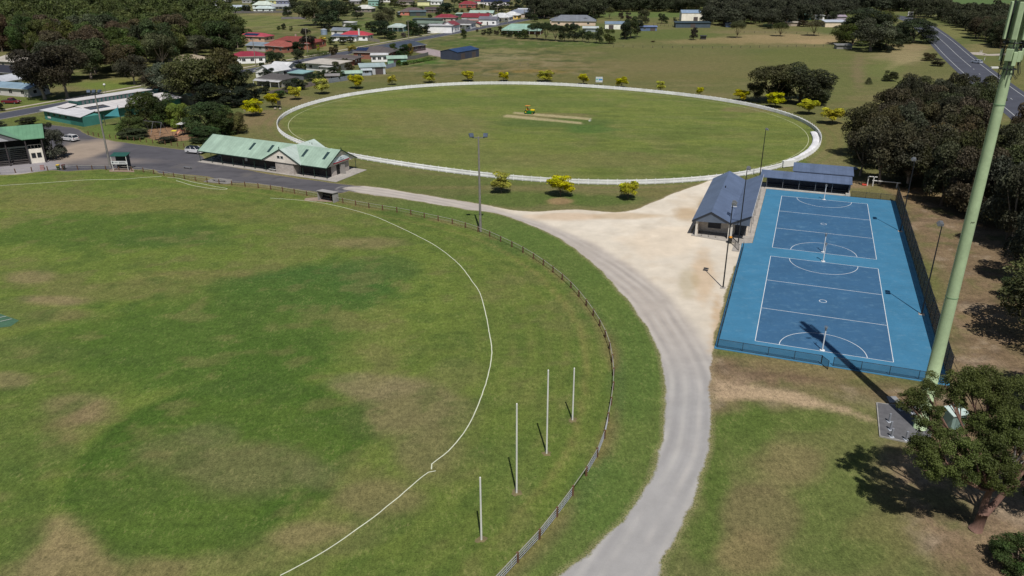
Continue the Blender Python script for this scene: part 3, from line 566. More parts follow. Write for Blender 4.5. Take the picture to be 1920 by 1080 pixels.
for (a, bb, f_, l_) in ((7.6, .25, 1, 'white netball goal post on the near end line, beside the tower shadow'), (7.6, 30.9, -1, 'white netball goal post on the far end line of the near court'),
                        (7.6, 35.2, 1, 'white netball goal post on the near end line of the far court'), (7.65, 65.3, -1, 'white netball goal post farthest away, before the dark shelter')):
    netball_post(a, bb, f_, l_)
# fences of the courts
FM = M('paint', (34, 38, 44), .6)
def mesh_fence(p0, p1, h, step, label, cover, mid=False, braces=0, group='dark mesh fences around the netball courts'):
    L = math.dist(p0[:2], p1[:2]); az_ = math.atan2(p1[1]-p0[1], p1[0]-p0[0])
    t = thing('mesh_fence', label, 'fence', p0, az_, group); n = max(1, round(L/step))
    for k in range(n+1):
        b = MB(); b.tube([(L*k/n, 0, 0), (L*k/n, 0, h+.04)], .035, 6)
        if braces and k % 2 == 0: b.tube([(L*k/n, 0, h*.85), (L*k/n, braces*1.6, 0)], .025, 5)
        b.build('post', FM, t)
    b = MB(); b.tube([(0, 0, h), (L, 0, h)], .028, 6); b.tube([(0, 0, .08), (L, 0, .08)], .024, 6)
    if mid: b.tube([(0, 0, h*.5), (L, 0, h*.5)], .02, 6)
    b.build('rail', FM, t)
    b = MB(); b.box(0, L, -.004, .004, .08, h); b.build('netting', M('netting', mid and (48, 42, 46) or (30, 36, 42), .8, cover=cover), t)
    return t
mesh_fence(CF(-4.1, -3.25), CF(7.45, -3.3), 1.15, 2.9, 'low dark mesh fence at the near end of the courts, left of the open gate', .22)
mesh_fence(CF(8.75, -3.3), CF(20.4, -3.3), 1.15, 2.9, 'low dark mesh fence at the near end of the courts, right of the open gate', .22)
mesh_fence(CF(7.5, -3.3), CF(8.2, -4.3), 1.1, 1.3, 'small dark mesh gate standing open between the near fences', .3)
mesh_fence(CF(-4.1, -3.25), CF(-4.3, 32.5), 1.15, 3., 'low dark mesh fence along the left side of the near court', .25)
mesh_fence(CF(20.5, -2.6), CF(20.3, 69.0), 3.0, 2.9, 'tall dark mesh fence along the right side of both courts', .7, True, -1)
mesh_fence(CF(12.5, 69.1), CF(20.2, 69.1), 1.2, 2.6, 'low dark mesh fence at the far end, beside the shelter', .2)
mesh_fence(CF(-6.3, 34.4), CF(-4.9, 31.2), 1.15, 2., 'short dark handrail fence beside the bin and light pole', .2)
# court light poles
def court_light(a, bb, h, label, ang, n=2):
    p = CF(a, bb); t = thing('light_pole', label, 'light pole', p, CT, 'black floodlight poles of the netball courts')
    b = MB(); b.tube([(0, 0, 0), (0, 0, h*.5), (0, 0, h)], [.1, .085, .06], 8); b.build('pole', BLACK, t)
    b = MB(); b.box(-.35, .35, -.35, .35, -.02, .1); b.build('base', CONC, t)
    c_, s_ = math.cos(ang), math.sin(ang)
    b = MB(); b.bar((-.5*s_, .5*c_, h), (.5*s_, -.5*c_, h), .08, .08); b.build('crossarm', BLACK, t)
    for k in range(n):
        o_ = (k-(n-1)/2)*.75; hx, hy = -o_*s_, o_*c_
        b = MB(); b.extr([(-.32, -.12), (.36, -.2), (.36, -.1), (.05, .16), (-.32, .1)], -.27, .27); e = b.build('floodlight', STEEL, t); e.location = (hx+.22*c_, hy+.22*s_, h+.05); e.rotation_euler = (0, .12, ang)
        b = MB(); b.box(-.28, .32, -.23, .23, -.225, -.205); f = b.build('lens', M('paint', (200, 205, 210), .3), e)
court_light(-5.5, 15.3, 12.4, 'black floodlight pole at the left edge of the near court, standing on the gravel', 0)
court_light(-5.3, 34.9, 12.4, 'black floodlight pole beside the front corner of the netball building', 0)
court_light(19.6, 15.3, 12.4, 'black floodlight pole at the right of the near court, beside the tall fence', math.pi)
court_light(19.7, 50.2, 12.4, 'black floodlight pole at the right of the far court, before the dark trees', math.pi)
court_light(-5.0, 77.5, 10.2, 'thin black floodlight pole behind the netball building roof', 0, 1)

# netball club building: gable plus skillion
NRF = M('metal_roof', (108, 124, 154), .42, .15, axis=0, pitch=.76, ribv=.95)
t = thing('clubhouse', 'low cream clubhouse with slate blue double roof beside the netball courts', 'building', CF(-12.6, 36.6), CT)
def Lw(a): return a+12.6
BR = M('brick', (206, 194, 180), .85, bw=.4, bh=.2)
x0, xv, x1 = 0, 5.7, 8.5; D = 26.2
b = MB(); b.box(x0+.15, x1-.1, 2.2, D, 0, 2.75); b.extr([(x0+.15, 2.7), (xv, 2.7), (2.5, 4.2)], 2.2, D); b.extr([(xv, 2.7), (x1-.1, 2.7), (x1-.1, 4.1)], 2.2, D)
b.box(x0+.15, x0+.55, 0, 2.2, 0, 2.75); b.box(xv-.3, xv+.1, 0, .4, 0, 2.75); b.build('wall', BR, t)
b = MB(); e = .45
def rslope(xa, za, xb, zb, y0, y1, th=.14): b.slab([(xa, y0, za), (xb, y0, zb), (xb, y1, zb), (xa, y1, za)], th)
for (xa, za, xb, zb) in ((-.45, 2.75, 2.5, 4.5), (2.5, 4.5, xv+.02, 2.95), (xv-.02, 2.95, x1+.35, 4.5)):
    # ribs run down the slope: build each slope with its own object so they follow the batten spacing along the ridge
    rslope(xa, za, xb, zb, -.9, D+.6)
b.build('roof', M('metal_roof', (108, 124, 154), .42, .15, axis=1, pitch=.76, ribv=.93), t)
b = MB()
for (xa, za, xb, zb) in ((-.45, 2.75, 2.5, 4.5), (2.5, 4.5, xv, 2.95), (xv, 2.95, x1+.35, 4.5)):
    b.add([(xa, -.93, za+.03), (xb, -.93, zb+.03), (xb, -.93, zb-.3), (xa, -.93, za-.3), (xa, -.903, za+.03), (xb, -.903, zb+.03), (xb, -.903, zb-.3), (xa, -.903, za-.3)], [(0, 3, 2, 1), (4, 5, 6, 7), (0, 1, 5, 4), (3, 7, 6, 2), (1, 2, 6, 5), (0, 4, 7, 3)])
b.build('fascia', M('paint', (38, 46, 58), .5), t)
b = MB(); b.extr([(-.2, 2.62), (xv-.1, 2.82), (2.5, 4.3)], -.85, -.78); b.extr([(xv+.1, 2.8), (x1+.2, 2.75), (x1+.2, 4.2)], -.85, -.78); b.build('gable_lining', M('paint', (92, 104, 122), .6), t)
b = MB(); b.box(1.9, 4.0, 2.13, 2.19, .8, 2.5); b.build('roller_shutter', M('ribbed_wall', (44, 46, 54), .5, axis=2, pitch=.1), t)
b = MB(); b.box(xv+.6, x1-.4, 2.13, 2.19, .1, 2.2); b.build('door', M('ribbed_wall', (50, 52, 58), .5, axis=2, pitch=.1), t)
for (px_, py_) in ((x0+.2, -.6), (xv-.25, -.6), (xv+.1, -.6)):
    b = MB(); b.box(px_-.02, px_+.3, py_, py_+.3, .05, 2.8); b.build('pillar', M('paint', (224, 218, 208), .7), t)
for k in range(3):
    b = MB(); b.tube([(1.3+k*1.15, -.5, 0), (1.3+k*1.15, -.5, 1.1)], .03, 6); b.build('rail_post', BLACK, t)
b = MB(); b.box(2.9, 3.05, 15.3, 15.8, 4.25, 4.55); b.build('roof_vent', BLACK, t)
b = MB(); b.box(5.0, 5.9, 6.9, 7.0, 3.4, 3.5); b.build('antenna', WHITE, t)
for yy in (4, 9, 14, 19, 24):
    b = MB(); b.tube([(x1+.25, yy, 0), (x1+.25, yy, 4.25)], .045, 6); b.build('post', STEEL, t)
b = MB(); b.box(x1+.27, x1+.4, -.9, D+.6, 4.28, 4.42); b.build('gutter', M('paint', (214, 216, 218), .5), t)
# shelter at far end
t = thing('spectator_shelter', 'long dark shelter with slate blue roof at the far end of the courts', 'shelter', CF(-3.4, 69.6), CT)
b = MB(); b.box(0, 15.5, 3.0, 3.15, 0, 2.6); b.box(15.35, 15.5, .3, 3.0, 0, 2.45); b.box(0, 15.5, 2.3, 2.9, .4, .46); b.build('wall', M('ribbed_wall', (52, 58, 72), .5, axis=0, pitch=.2), t)
b = MB(); b.slab([(-1.2, -.4, 2.45), (15.8, -.4, 2.45), (15.8, 3.5, 2.95), (-1.2, 3.5, 2.95)], .12); b.build('roof', M('metal_roof', (108, 124, 154), .42, .15, axis=0, pitch=.76, ribv=.95), t)
for k in range(6):
    b = MB(); b.tube([(.2+k*3.03, 0, .05), (.2+k*3.03, 0, 2.42)], .05, 6); b.build('post', STEEL, t)
b = MB(); b.box(0, 15.4, -.15, .05, .02, .3); b.box(14.9, 15.5, -.3, .3, .02, .55); b.build('kerb_seat', M('concrete', (222, 216, 206), .8), t)
b = MB(); b.bar((0, 0, 1.0), (15.3, 0, 1.0), .04, .04); b.build('rail', BLACK, t)
t = thing('storage_shed', 'slate blue roofed shed standing behind the shelter', 'shed', CF(1.5, 73.7), CT)
b = MB(); b.box(.1, 11, .5, 5.6, 0, 2.7); b.build('wall', M('ribbed_wall', (60, 68, 84), .5, axis=0, pitch=.2), t)
b = MB(); b.slab([(-.2, 0, 3.05), (11.2, 0, 3.05), (11.2, 5.9, 3.4), (-.2, 5.9, 3.4)], .14); b.build('roof', M('metal_roof', (108, 124, 154), .42, .15, axis=0, pitch=.76, ribv=.95), t)

def wheelie_bin(loc, rz, body, lid, label, group='wheelie bins'):
    t = thing('wheelie_bin', label, 'bin', loc, rz, group)
    b = MB(); b.add([(-.22, -.25, .06), (.22, -.25, .06), (.22, .25, .06), (-.22, .25, .06), (-.3, -.34, 1.0), (.3, -.34, 1.0), (.3, .34, 1.0), (-.3, .34, 1.0)], [(0, 3, 2, 1), (0, 1, 5, 4), (1, 2, 6, 5), (2, 3, 7, 6), (3, 0, 4, 7), (4, 5, 6, 7)]); b.build('body', M('paint', body, .6), t)
    b = MB(); b.bevbox(-.33, .33, -.38, .37, 1.0, 1.1, .03); b.build('lid', M('paint', lid, .6), t)
    b = MB(); b.tube([(-.26, .36, .95), (.26, .36, .95)], .02, 5); b.build('handle', M('paint', body, .6), t)
    for s_ in (-1, 1):
        b = MB(); b.tube([(s_*.25, .3, .1), (s_*.31, .3, .1)], .1, 10); b.build('wheel', TYRE, t)
wheelie_bin(CF(-6.6, 34.4), CT, (40, 44, 42), (226, 150, 30), 'dark bin with orange lid at the corner of the netball clubhouse')
wheelie_bin(G(110, 318), .1, (60, 90, 50), (236, 196, 40), 'green bin with bright yellow lid near the grandstand')
wheelie_bin(G(120, 318), .1, (44, 48, 46), (90, 40, 44), 'dark bin with a dull red lid next to the yellow lidded bin')

# ------------------------------------------------------------------ goal posts
for (px, py, ty, l_) in ((902.7, 1012, 895.5, 'short white behind post nearest the camera'), (968.7, 924, 757.4, 'tall white goal post nearer the camera'), (1024.9, 850.3, 694.2, 'tall white goal post farther from the camera'), (1073.4, 787.5, 690.5, 'short white behind post farthest from the camera')):
    h = HT(px, py, ty); t = thing('goal_post', l_, 'goal post', G(px, py), 0, 'white football goal posts')
    b = MB(); b.tube([(0, 0, 0), (0, 0, h)], [.085, .07], 10); b.ball((0, 0, h), .07, 8, 4); b.build('post', M('paint', (236, 236, 232), .5), t)
    b = MB(); n = 14; b.add([(0, 0, .02)]+[(random.uniform(.3, .6)*math.cos(6.283*k/n), random.uniform(.3, .6)*math.sin(6.283*k/n), .008) for k in range(n)], [(0, 1+k, 1+(k+1) % n) for k in range(n)]); b.build('worn_patch', M('dirt', (122, 112, 76), .95), t)

# ------------------------------------------------------------------ football field fence
FR = resample(FENCE, 3.12); LOG = M('wood', (110, 78, 56), .85); RAILM = M('paint', (170, 168, 160), .6)
vis = [p for p in FR if (lambda u: -60 < u[0] < 1980 and u[1] < 1130)(PJ((p[0], p[1], 0)))]
near = [p for p in vis if p[1] < 66.5]; far_ = [p for p in vis if p[1] >= 65.]
def post_fence(pts, label, panel):
    o0 = pts[0]; t = thing('boundary_fence', label, 'fence', (o0[0], o0[1], 0), 0, 'brown post fence around the football field')
    for i, p in enumerate(pts[-100:]):
        x, y = p[0]-o0[0], p[1]-o0[1]; a_ = random.uniform(-.04, .04); b = MB(); b.tube([(x, y, 0), (x+a_, y+random.uniform(-.04, .04), .95+random.uniform(-.03, .05))], .11, 8)
        b.build('post', LOG, t)
    b = MB()
    for zz in (.9,):
        for p, q in zip(pts[:-1], pts[1:]): b.tube([(p[0]-o0[0], p[1]-o0[1], zz), (q[0]-o0[0], q[1]-o0[1], zz)], .035, 5, False)
    b.build('rail', RAILM, t)
    if not panel:
        b = MB()
        for p, q in zip(pts[:-1], pts[1:]): b.tube([(p[0]-o0[0], p[1]-o0[1], .45), (q[0]-o0[0], q[1]-o0[1], .45)], .012, 4, False)
        b.build('wire', RAILM, t)
    if panel:
        for i, (p, q) in enumerate(zip(pts[:-1], pts[1:])):
            if i == 3: continue
            b = MB(); P0 = Vector((p[0]-o0[0], p[1]-o0[1], 0)); P1 = Vector((q[0]-o0[0], q[1]-o0[1], 0)); d = P1-P0
            A, B_ = P0+d*.06, P0+d*.94
            for zz in (.15, .38, .6, .82): b.tube([A+Vector((0, 0, zz)), B_+Vector((0, 0, zz))], .022, 5)
            for k in range(5): c_ = A+(B_-A)*(k/4); b.tube([c_+Vector((0, 0, .15)), c_+Vector((0, 0, .82))], .014, 5)
            b.build('panel', M('paint', (178, 184, 194), .5), t)
    return t
post_fence(far_, 'brown post and rail fence curving round the far side of the football field', False)
post_fence(near, 'fence section with grey metal panels between brown posts near the goal posts', True)

# ------------------------------------------------------------------ picket fence of the oval
TT = np.linspace(0, 2*math.pi, 20000); AR = oval(TT); sl = np.r_[0, np.cumsum(np.hypot(*(AR[1:]-AR[:-1]).T))]
gate_t = math.atan2(*(G(1476, 313)[:2]-OC)[::-1]); t = thing('picket_fence', 'white picket fence ringing the cricket oval', 'fence', (OC[0], OC[1], 0))
PW = M('paint', (252, 253, 255), .6); NP = int(sl[-1]/1.95); sp_ = [np.array([np.interp(k*sl[-1]/NP, sl, AR[:, j]) for j in (0, 1)])-OC for k in range(NP+1)]
def in_gate(m): a_ = math.atan2(m[1], m[0]); d_ = (a_-gate_t+math.pi) % (2*math.pi)-math.pi; return abs(d_) < .018
posts_near = sorted(range(NP), key=lambda k: sp_[k][1])[:100]; rest = MB(); panels = []; nseg = 12; PB = [MB() for _ in range(nseg)]
for k in range(NP):
    p, q = sp_[k], sp_[k+1]; m = (p+q)/2
    bb = MB() if k in posts_near else rest; bb.box(p[0]-.06, p[0]+.06, p[1]-.06, p[1]+.06, 0, 1.22)
    if bb is not rest: bb.build('post', PW, t)
    if in_gate(m): continue
    b = PB[k*nseg//NP]; d = (q-p)/np.linalg.norm(q-p); L = np.linalg.norm(q-p); nrm = np.array([-d[1], d[0]])
    for zz in (.3, .85): b.bar((*p, zz), (*q, zz), .04, .08)
    n = 13
    for j in range(n):
        c0 = p+d*(L*(j+.5)/n)+nrm*.032; b.bar((*c0, .08), (*c0, 1.08), .122, .018)
o = rest.build('far_posts', PW, t); o['kind'] = 'stuff'
for bb in PB: bb.build('picket_run', PW, t)
# rolled covers along the right of the fence
tt = np.linspace(math.atan2(*(G(1524, 250)[:2]-OC)[::-1]), math.atan2(*(G(1488, 310)[:2]-OC)[::-1]), 26)
P = oval(tt, -1.15); o0 = P[0]; b = MB(); T = np.gradient(P, axis=0); T /= np.linalg.norm(T, axis=1)[:, None]; N = np.stack([-T[:, 1], T[:, 0]], 1)
pr = [(-.75, .02), (-.75, .42), (-.45, .6), (.1, .66), (.55, .56), (.75, .4), (.75, .02)]; vs = []; fs = []
for i in range(len(P)):
    s_ = .85+.25*math.sin(i*1.7)*math.sin(i*.6)
    for (u, v) in pr: vs.append((P[i][0]-o0[0]+N[i][0]*u*1.05, P[i][1]-o0[1]+N[i][1]*u*1.05, v*s_ if v > .1 else v))
m_ = len(pr)
for i in range(len(P)-1):
    for k in range(m_): fs.append((i*m_+k, i*m_+(k+1) % m_, (i+1)*m_+(k+1) % m_, (i+1)*m_+k))
fs += [tuple(range(m_)), tuple((len(P)-1)*m_+k for k in reversed(range(m_)))]
b.add(vs, fs); o = b.build('pitch_cover', M('paint', (236, 236, 240), .6)); o.location = (o0[0], o0[1], 0); tag(o, 'long white rolled pitch cover lying inside the right end of the picket fence', 'cover')
p = G(1478, 313); t = thing('sight_screen', 'white box screen beside the gap in the picket fence', 'screen', p, .35)
b = MB(); b.box(-1.6, 1.6, -.3, .3, .15, 1.5); b.build('panel', PW, t); b = MB(); b.box(-1.5, -1.3, -.4, .4, 0, .15); b.box(1.3, 1.5, -.4, .4, 0, .15); b.build('skid', STEEL, t)

# ------------------------------------------------------------------ green roofed club hall
GRN = (168, 194, 176); t = thing('club_hall', 'long pavilion with pale green ribbed roof, twin gables and open verandahs between the two fields', 'pavilion', (-70.1, 171.6, 0), R(-25.8))
GR_Y = M('metal_roof', GRN, .45, .1, axis=0, pitch=.76, ribv=.82); GR_X = M('metal_roof', GRN, .45, .1, axis=1, pitch=.76, ribv=.84)
EZ, RZ, RY_, DP = 2.45, 5.3, 4.85, 9.7
b = MB(); b.slab([(-.5, -.35, EZ), (18.4, -.35, EZ), (23.7, RY_, RZ), (-.5, RY_, RZ)], .1); b.slab([(29.0, -.35, EZ), (35.6, -.35, EZ), (35.6, RY_, RZ), (23.7, RY_, RZ)], .1)
b.slab([(-.5, RY_, RZ), (35.6, RY_, RZ), (35.6, DP+.35, EZ), (-.5, DP+.35, EZ)], .1); roof = b.build('roof', GR_Y, t)
b = MB(); b.slab([(18.4, -.6, EZ+.02), (23.7, -.6, 5.28), (23.7, RY_, 5.32), (18.4, -.35, EZ+.02)], .1); b.slab([(23.7, -.6, 5.28), (29.0, -.6, EZ+.02), (29.0, -.35, EZ+.02), (23.7, RY_, 5.32)], .1)
b.slab([(18.6, 10.6, EZ+.05), (23.9, RY_, 5.33), (23.9, 10.6, 5.33)], .1); b.slab([(23.9, 10.6, 5.33), (23.9, RY_, 5.33), (29.2, 10.6, EZ+.05)], .1); b.build('gable_roof', M('metal_roof', (196, 212, 204), .45, .1, axis=1, pitch=.76, ribv=.88), t)
DG = M('paint', (38, 62, 54), .5)
b = MB()
for p_, q_ in (((-.5, -.38, EZ), (18.4, -.38, EZ)), ((29, -.38, EZ), (35.65, -.38, EZ)), ((18.35, -.63, EZ), (23.7, -.63, 5.3)), ((23.7, -.63, 5.3), (29.05, -.63, EZ)), ((35.65, -.38, EZ), (35.65, RY_, RZ)), ((35.65, RY_, RZ), (35.65, DP+.38, EZ)), ((-.53, -.38, EZ), (-.53, RY_, RZ)), ((23.7, -.63, 5.3), (23.7, -.63, 5.85)), ((35.65, RY_, RZ), (35.65, RY_, RZ+.5))):
    b.bar(p_, q_, .1, .17)
b.build('fascia', DG, t)
SKY = M('glass', (52, 72, 72))
for xc in (13, 18.2, 27.6, 33.2):
    b = MB(); f0, f1 = .17, .78; nz = RZ-EZ
    if xc == 18.2: f0 = .22
    b.slab([(xc-.35, f0*RY_, EZ+f0*nz+.12), (xc+.35, f0*RY_, EZ+f0*nz+.12), (xc+.35, f1*RY_, EZ+f1*nz+.12), (xc-.35, f1*RY_, EZ+f1*nz+.12)], .06); b.build('skylight', SKY, t)
BLK = M('brick', (168, 160, 154), .9, bw=.4, bh=.2); CREAM = M('ribbed_wall', (206, 198, 188), .7, axis=2, pitch=.2, ribv=.93)
b = MB(); b.box(34.85, 34.9, 2.0, 8.0, 0, 2.5); b.box(21.9, 26.8, -.3, 1.98, 0, 2.45); b.build('wall', BLK, t)
b = MB(); b.box(4.2, 34.84, 2.0, 8.0, 0, 2.5); b.build('verandah_wall', M('ribbed_wall', (58, 52, 52), .8, axis=0, pitch=.3), t)  # deep verandah shade is put into this wall colour
b = MB(); b.extr([(18.55, EZ+.02), (28.85, EZ+.02), (23.7, 5.12)], -.5, -.42); b.build('gable_wall', CREAM, t)
b = MB(); b.add([(35.35, -.2, EZ), (35.35, RY_, RZ-.15), (35.35, 9.85, EZ), (35.25, -.2, EZ), (35.25, RY_, RZ-.15), (35.25, 9.85, EZ)], [(0, 2, 1), (3, 4, 5), (0, 1, 4, 3), (1, 2, 5, 4), (2, 0, 3, 5)]); b.build('end_gable_wall', CREAM, t)
for k, xw in enumerate((22.8, 23.75)):
    b = MB(); b.box(xw, xw+.8, -.56, -.5, 3.35, 3.95); w_ = b.build('window', WHITE, t); b = MB(); b.box(xw+.07, xw+.73, -.58, -.56, 3.42, 3.88); b.build('pane', GLASS, w_)
for xp in (-.2, 3.3, 6.4, 9.6, 12.7, 15.8, 18.9, 29.1, 32.1, 35.3):
    b = MB(); b.tube([(xp, -.15, 0), (xp, -.15, EZ)], .06, 6); b.build('post', DG, t)
for xp in (8, 16, 24, 35.3):
    b = MB(); b.tube([(xp, 9.8, 0), (xp, 9.8, EZ)], .06, 6); b.build('post', DG, t)
for xd in (6.0, 9.0, 13.6, 30.6):
    b = MB(); b.box(xd, xd+.95, 1.93, 1.99, .05, 2.1); b.build('door', M('paint', (46, 44, 46), .6), t)
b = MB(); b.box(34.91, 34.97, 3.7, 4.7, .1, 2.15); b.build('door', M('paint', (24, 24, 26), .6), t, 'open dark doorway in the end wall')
b = MB(); b.bar((35.0, 4.8, 1.1), (36.1, 5.1, 1.1), .05, 2.0); b.build('door', M('paint', (150, 146, 142), .7), t, 'grey door standing open with a white notice')
b = MB(); b.box(35.0, 35.04, 5.6, 6.3, .9, 1.9); b.build('notice', WHITE, t)
sg = MB(); sg.box(35.36, 35.42, 2.1, 7.6, 2.72, 3.85); sg = sg.build('sign_board', M('render_wall', (200, 212, 222), .6), t)
b = MB(); b.box(35.43, 35.45, 2.1, 7.6, 2.72, 2.95); b.build('stripe', M('paint', (176, 28, 62), .6), sg)
b = MB(); b.box(35.43, 35.44, 3.9, 5.8, 3.12, 3.22); b.ball((35.43, 4.85, 3.55), .16, 8, 6, (.1, 1, 1)); b.build('emblem', M('paint', (70, 110, 140), .6), sg)
b = MB(); b.box(11.2, 11.9, 1.9, 1.93, .95, 1.75); b.build('notice', WHITE, t)
for k in range(3):
    b = MB(); b.tube([(24.1+k*.5, 8.1+k*.1, 3.9), (24.1+k*.5, 8.1+k*.1, 5.1)], .06, 6); b.build('vent_pipe', DG, t)
t2 = MB(); t2.prism([(-.6, -.7), (38.2, -.9), (38.1, 9.9), (-.6, 10.4)], 0, .1); o = t2.build('paving', CONC); o.location = (-70.1, 171.6, 0); o.rotation_euler = (0, 0, R(-25.8)); struct(o, 'pale concrete paving under the club hall')
def hl(x, y, z=0.): a = R(-25.8); return (-70.1+math.cos(a)*x-math.sin(a)*y, 171.6+math.sin(a)*x+math.cos(a)*y, z)
def bench(loc, rz, label, top=(216, 216, 214), table=True, L=1.9):
    t = thing('picnic_table' if table else 'bench', label, 'table' if table else 'bench', loc, rz)
    tm = M('wood', top, .7); b = MB(); w = .38 if table else .2; h = .75 if table else .45
    b.box(-L/2, L/2, -w, w, h-.05, h); b.build('tabletop' if table else 'seat', tm, t)
    if table:
        for s_ in (-1, 1): b = MB(); b.box(-L/2, L/2, s_*.75-.13, s_*.75+.13, .42, .46); b.build('seat', tm, t)
    for s_ in (-1, 1):
        b = MB(); x = s_*L*.38; b.bar((x, -w*.8, h-.05), (x, w*1.2 if not table else .7, 0), .06, .06); b.bar((x, w*.8, h-.05), (x, -w*1.2 if not table else -.7, 0), .06, .06)
        if table: b.bar((x, -.8, .4), (x, .8, .4), .05, .05)
        b.build('leg', STEEL, t)
bench(hl(20.6, .8, .1), R(-25.8), 'white table under the verandah beside the hall gable wall')
bench(hl(2.6, 2.4, .1), R(-25.8), 'dark picnic table under the left end of the hall verandah', (60, 58, 56))
bench(hl(30.5, 1.1, .1), R(-25.8), 'dark bench under the verandah right of the block wall', (52, 50, 50), False, 2.4)
bench(G(352, 316.5), R(-20), 'low grey bench on the asphalt near the end of the club hall', (120, 122, 128), False, 2.2)

# dugout, scoreboard stall, pads
t = thing('dugout', 'small open fronted grey block dugout beside the fence', 'shelter', (-36.9, 141.5, 0), R(-28))
b = MB(); b.box(0, .15, 0, 1.5, 0, 1.75); b.box(3.65, 3.8, 0, 1.5, 0, 1.75); b.box(.15, 3.65, 1.38, 1.5, 0, 1.75); b.build('wall', M('concrete', (176, 172, 170), .85), t)
b = MB(); b.slab([(-.1, -.15, 1.95), (3.9, -.15, 1.95), (3.9, 1.6, 1.8), (-.1, 1.6, 1.8)], .08); b.build('roof', M('metal_roof', (170, 166, 164), .6, axis=0, pitch=.3), t)
b = MB(); b.box(.2, 3.6, .9, 1.3, .4, .46); b.build('seat', M('wood', (70, 60, 56), .8), t); b = MB(); b.box(.16, 3.64, 1.33, 1.38, .3, 1.7); b.build('back_panel', M('paint', (56, 52, 54), .8), t)
def pad(name, pts, z, mat, label): b = MB(); b.prism(gp(*pts), 0, z); return struct(b.build(name, mat), label)
pad('concrete_pad', [(573, 372), (600, 370), (624, 376), (622, 379), (570, 376)], .05, M('concrete', (160, 140, 126), .9), 'worn pad in front of the dugout')
pad('concrete_pad', [(381, 341), (397, 335.5), (412, 334), (436, 337), (432, 344), (425, 345)], .04, M('concrete', (142, 138, 134), .9), 'grey pad with a low bench inside the fence')
bench(G(411, 341), R(-18), 'low grey bench on the concrete pad inside the football fence', (100, 100, 104), False, 3.2)
pad('concrete_pad', [(205, 319), (212, 316), (250, 316), (252, 323), (205, 322)], .05, M('concrete', (150, 130, 114), .9), 'brown pad under the white sign stall')
t = thing('sign_stall', 'dark green roofed stall with a white sign board beside the leaning pole', 'stall', (-86.3, 163.6, 0), 0)
b = MB(); b.slab([(-.1, -.1, 3.25), (3.4, -.1, 3.25), (3.5, 1.9, 3.6), (-.1, 1.9, 3.6)], .1); b.build('roof', M('metal_roof', (42, 92, 82), .5, axis=0, pitch=.3), t)
b = MB(); b.box(.15, 3.2, 1.6, 1.7, 0, 3.3); b.box(3.12, 3.2, .25, 1.6, 0, 3.2); b.build('wall', M('ribbed_wall', (36, 44, 52), .6, axis=0, pitch=.2), t)
for x in (.05, 3.25):
    b = MB(); b.box(x-.06, x+.06, -.06, .06, 0, 3.2); b.build('post', WHITE, t)
sg = MB(); sg.box(-.1, 3.4, -.14, -.08, 1.45, 2.15); sg = sg.build('sign_board', M('paint', (222, 224, 226), .6), t)
b = MB(); b.add([(.08, -.15, 1.85), (.28, -.15, 1.6), (.48, -.15, 1.85), (.28, -.15, 2.08)], [(0, 1, 2, 3)]); b.box(.65, 1.35, -.155, -.145, 1.77, 1.86); b.box(1.6, 3.0, -.155, -.145, 1.86, 1.98)
for k in range(6): b.box(1.62+k*.26, 1.76+k*.26, -.155, -.145, 1.6, 1.72)
b.build('lettering', M('paint', (60, 66, 82), .6), sg)
t = thing('a_frame_sign', 'small faded red folding sign on the apron before the grandstand', 'sign', G(80, 318), .2); b = MB(); b.slab([(-.4, -.3, 0), (.4, -.3, 0), (.4, 0, 1), (-.4, 0, 1)], .03); b.slab([(-.4, .05, 1), (.4, .05, 1), (.4, .3, 0), (-.4, .3, 0)], .03); b.build('board', M('paint', (150, 110, 110), .7), t)

# tall floodlight masts of the football field
def mast(px, py, ty, tx, label, nh):
    h = HT(px, py, ty); p = G(px, py); tp = G(tx, ty, h); t = thing('floodlight_mast', label, 'floodlight mast', p, 0, 'tall timber floodlight masts of the football field')
    dx, dy = (tp[0]-p[0]) if abs(tp[0]-p[0]) < 2 else 0, 0
    b = MB(); b.tube([(0, 0, 0), (dx*.3, dy, h*.3), (dx, dy, h)], [.24, .2, .12], 10); b.build('pole', M('wood', (142, 138, 134), .85), t)
    b = MB(); b.bar((dx-1.0, 0, h-.2), (dx+1.0, 0, h-.2), .12, .12); b.tube([(dx, -.3, h*.2), (dx, -.3, h*.2+.6)], .05, 5); b.build('crossarm', STEEL, t)
    for k in range(nh):
        x = dx-1.15+2.3*k/max(nh-1, 1); b = MB(); b.extr([(-.36, -.1), (.36, -.24), (.36, -.1), (.1, .26), (-.36, .16)], -.34, .34); e = b.build('floodlight', M('paint', (96, 108, 128), .4, .3), t); e.location = (x, -.1, h+.25); e.rotation_euler = (0, .3, R(-70-25*k))
mast(901, 434, 256, 897, 'grey timber floodlight mast standing by the fence in the middle of the picture', 2)
mast(207, 314, 173, 177, 'leaning grey floodlight mast with three lamps beside the sign stall', 3)

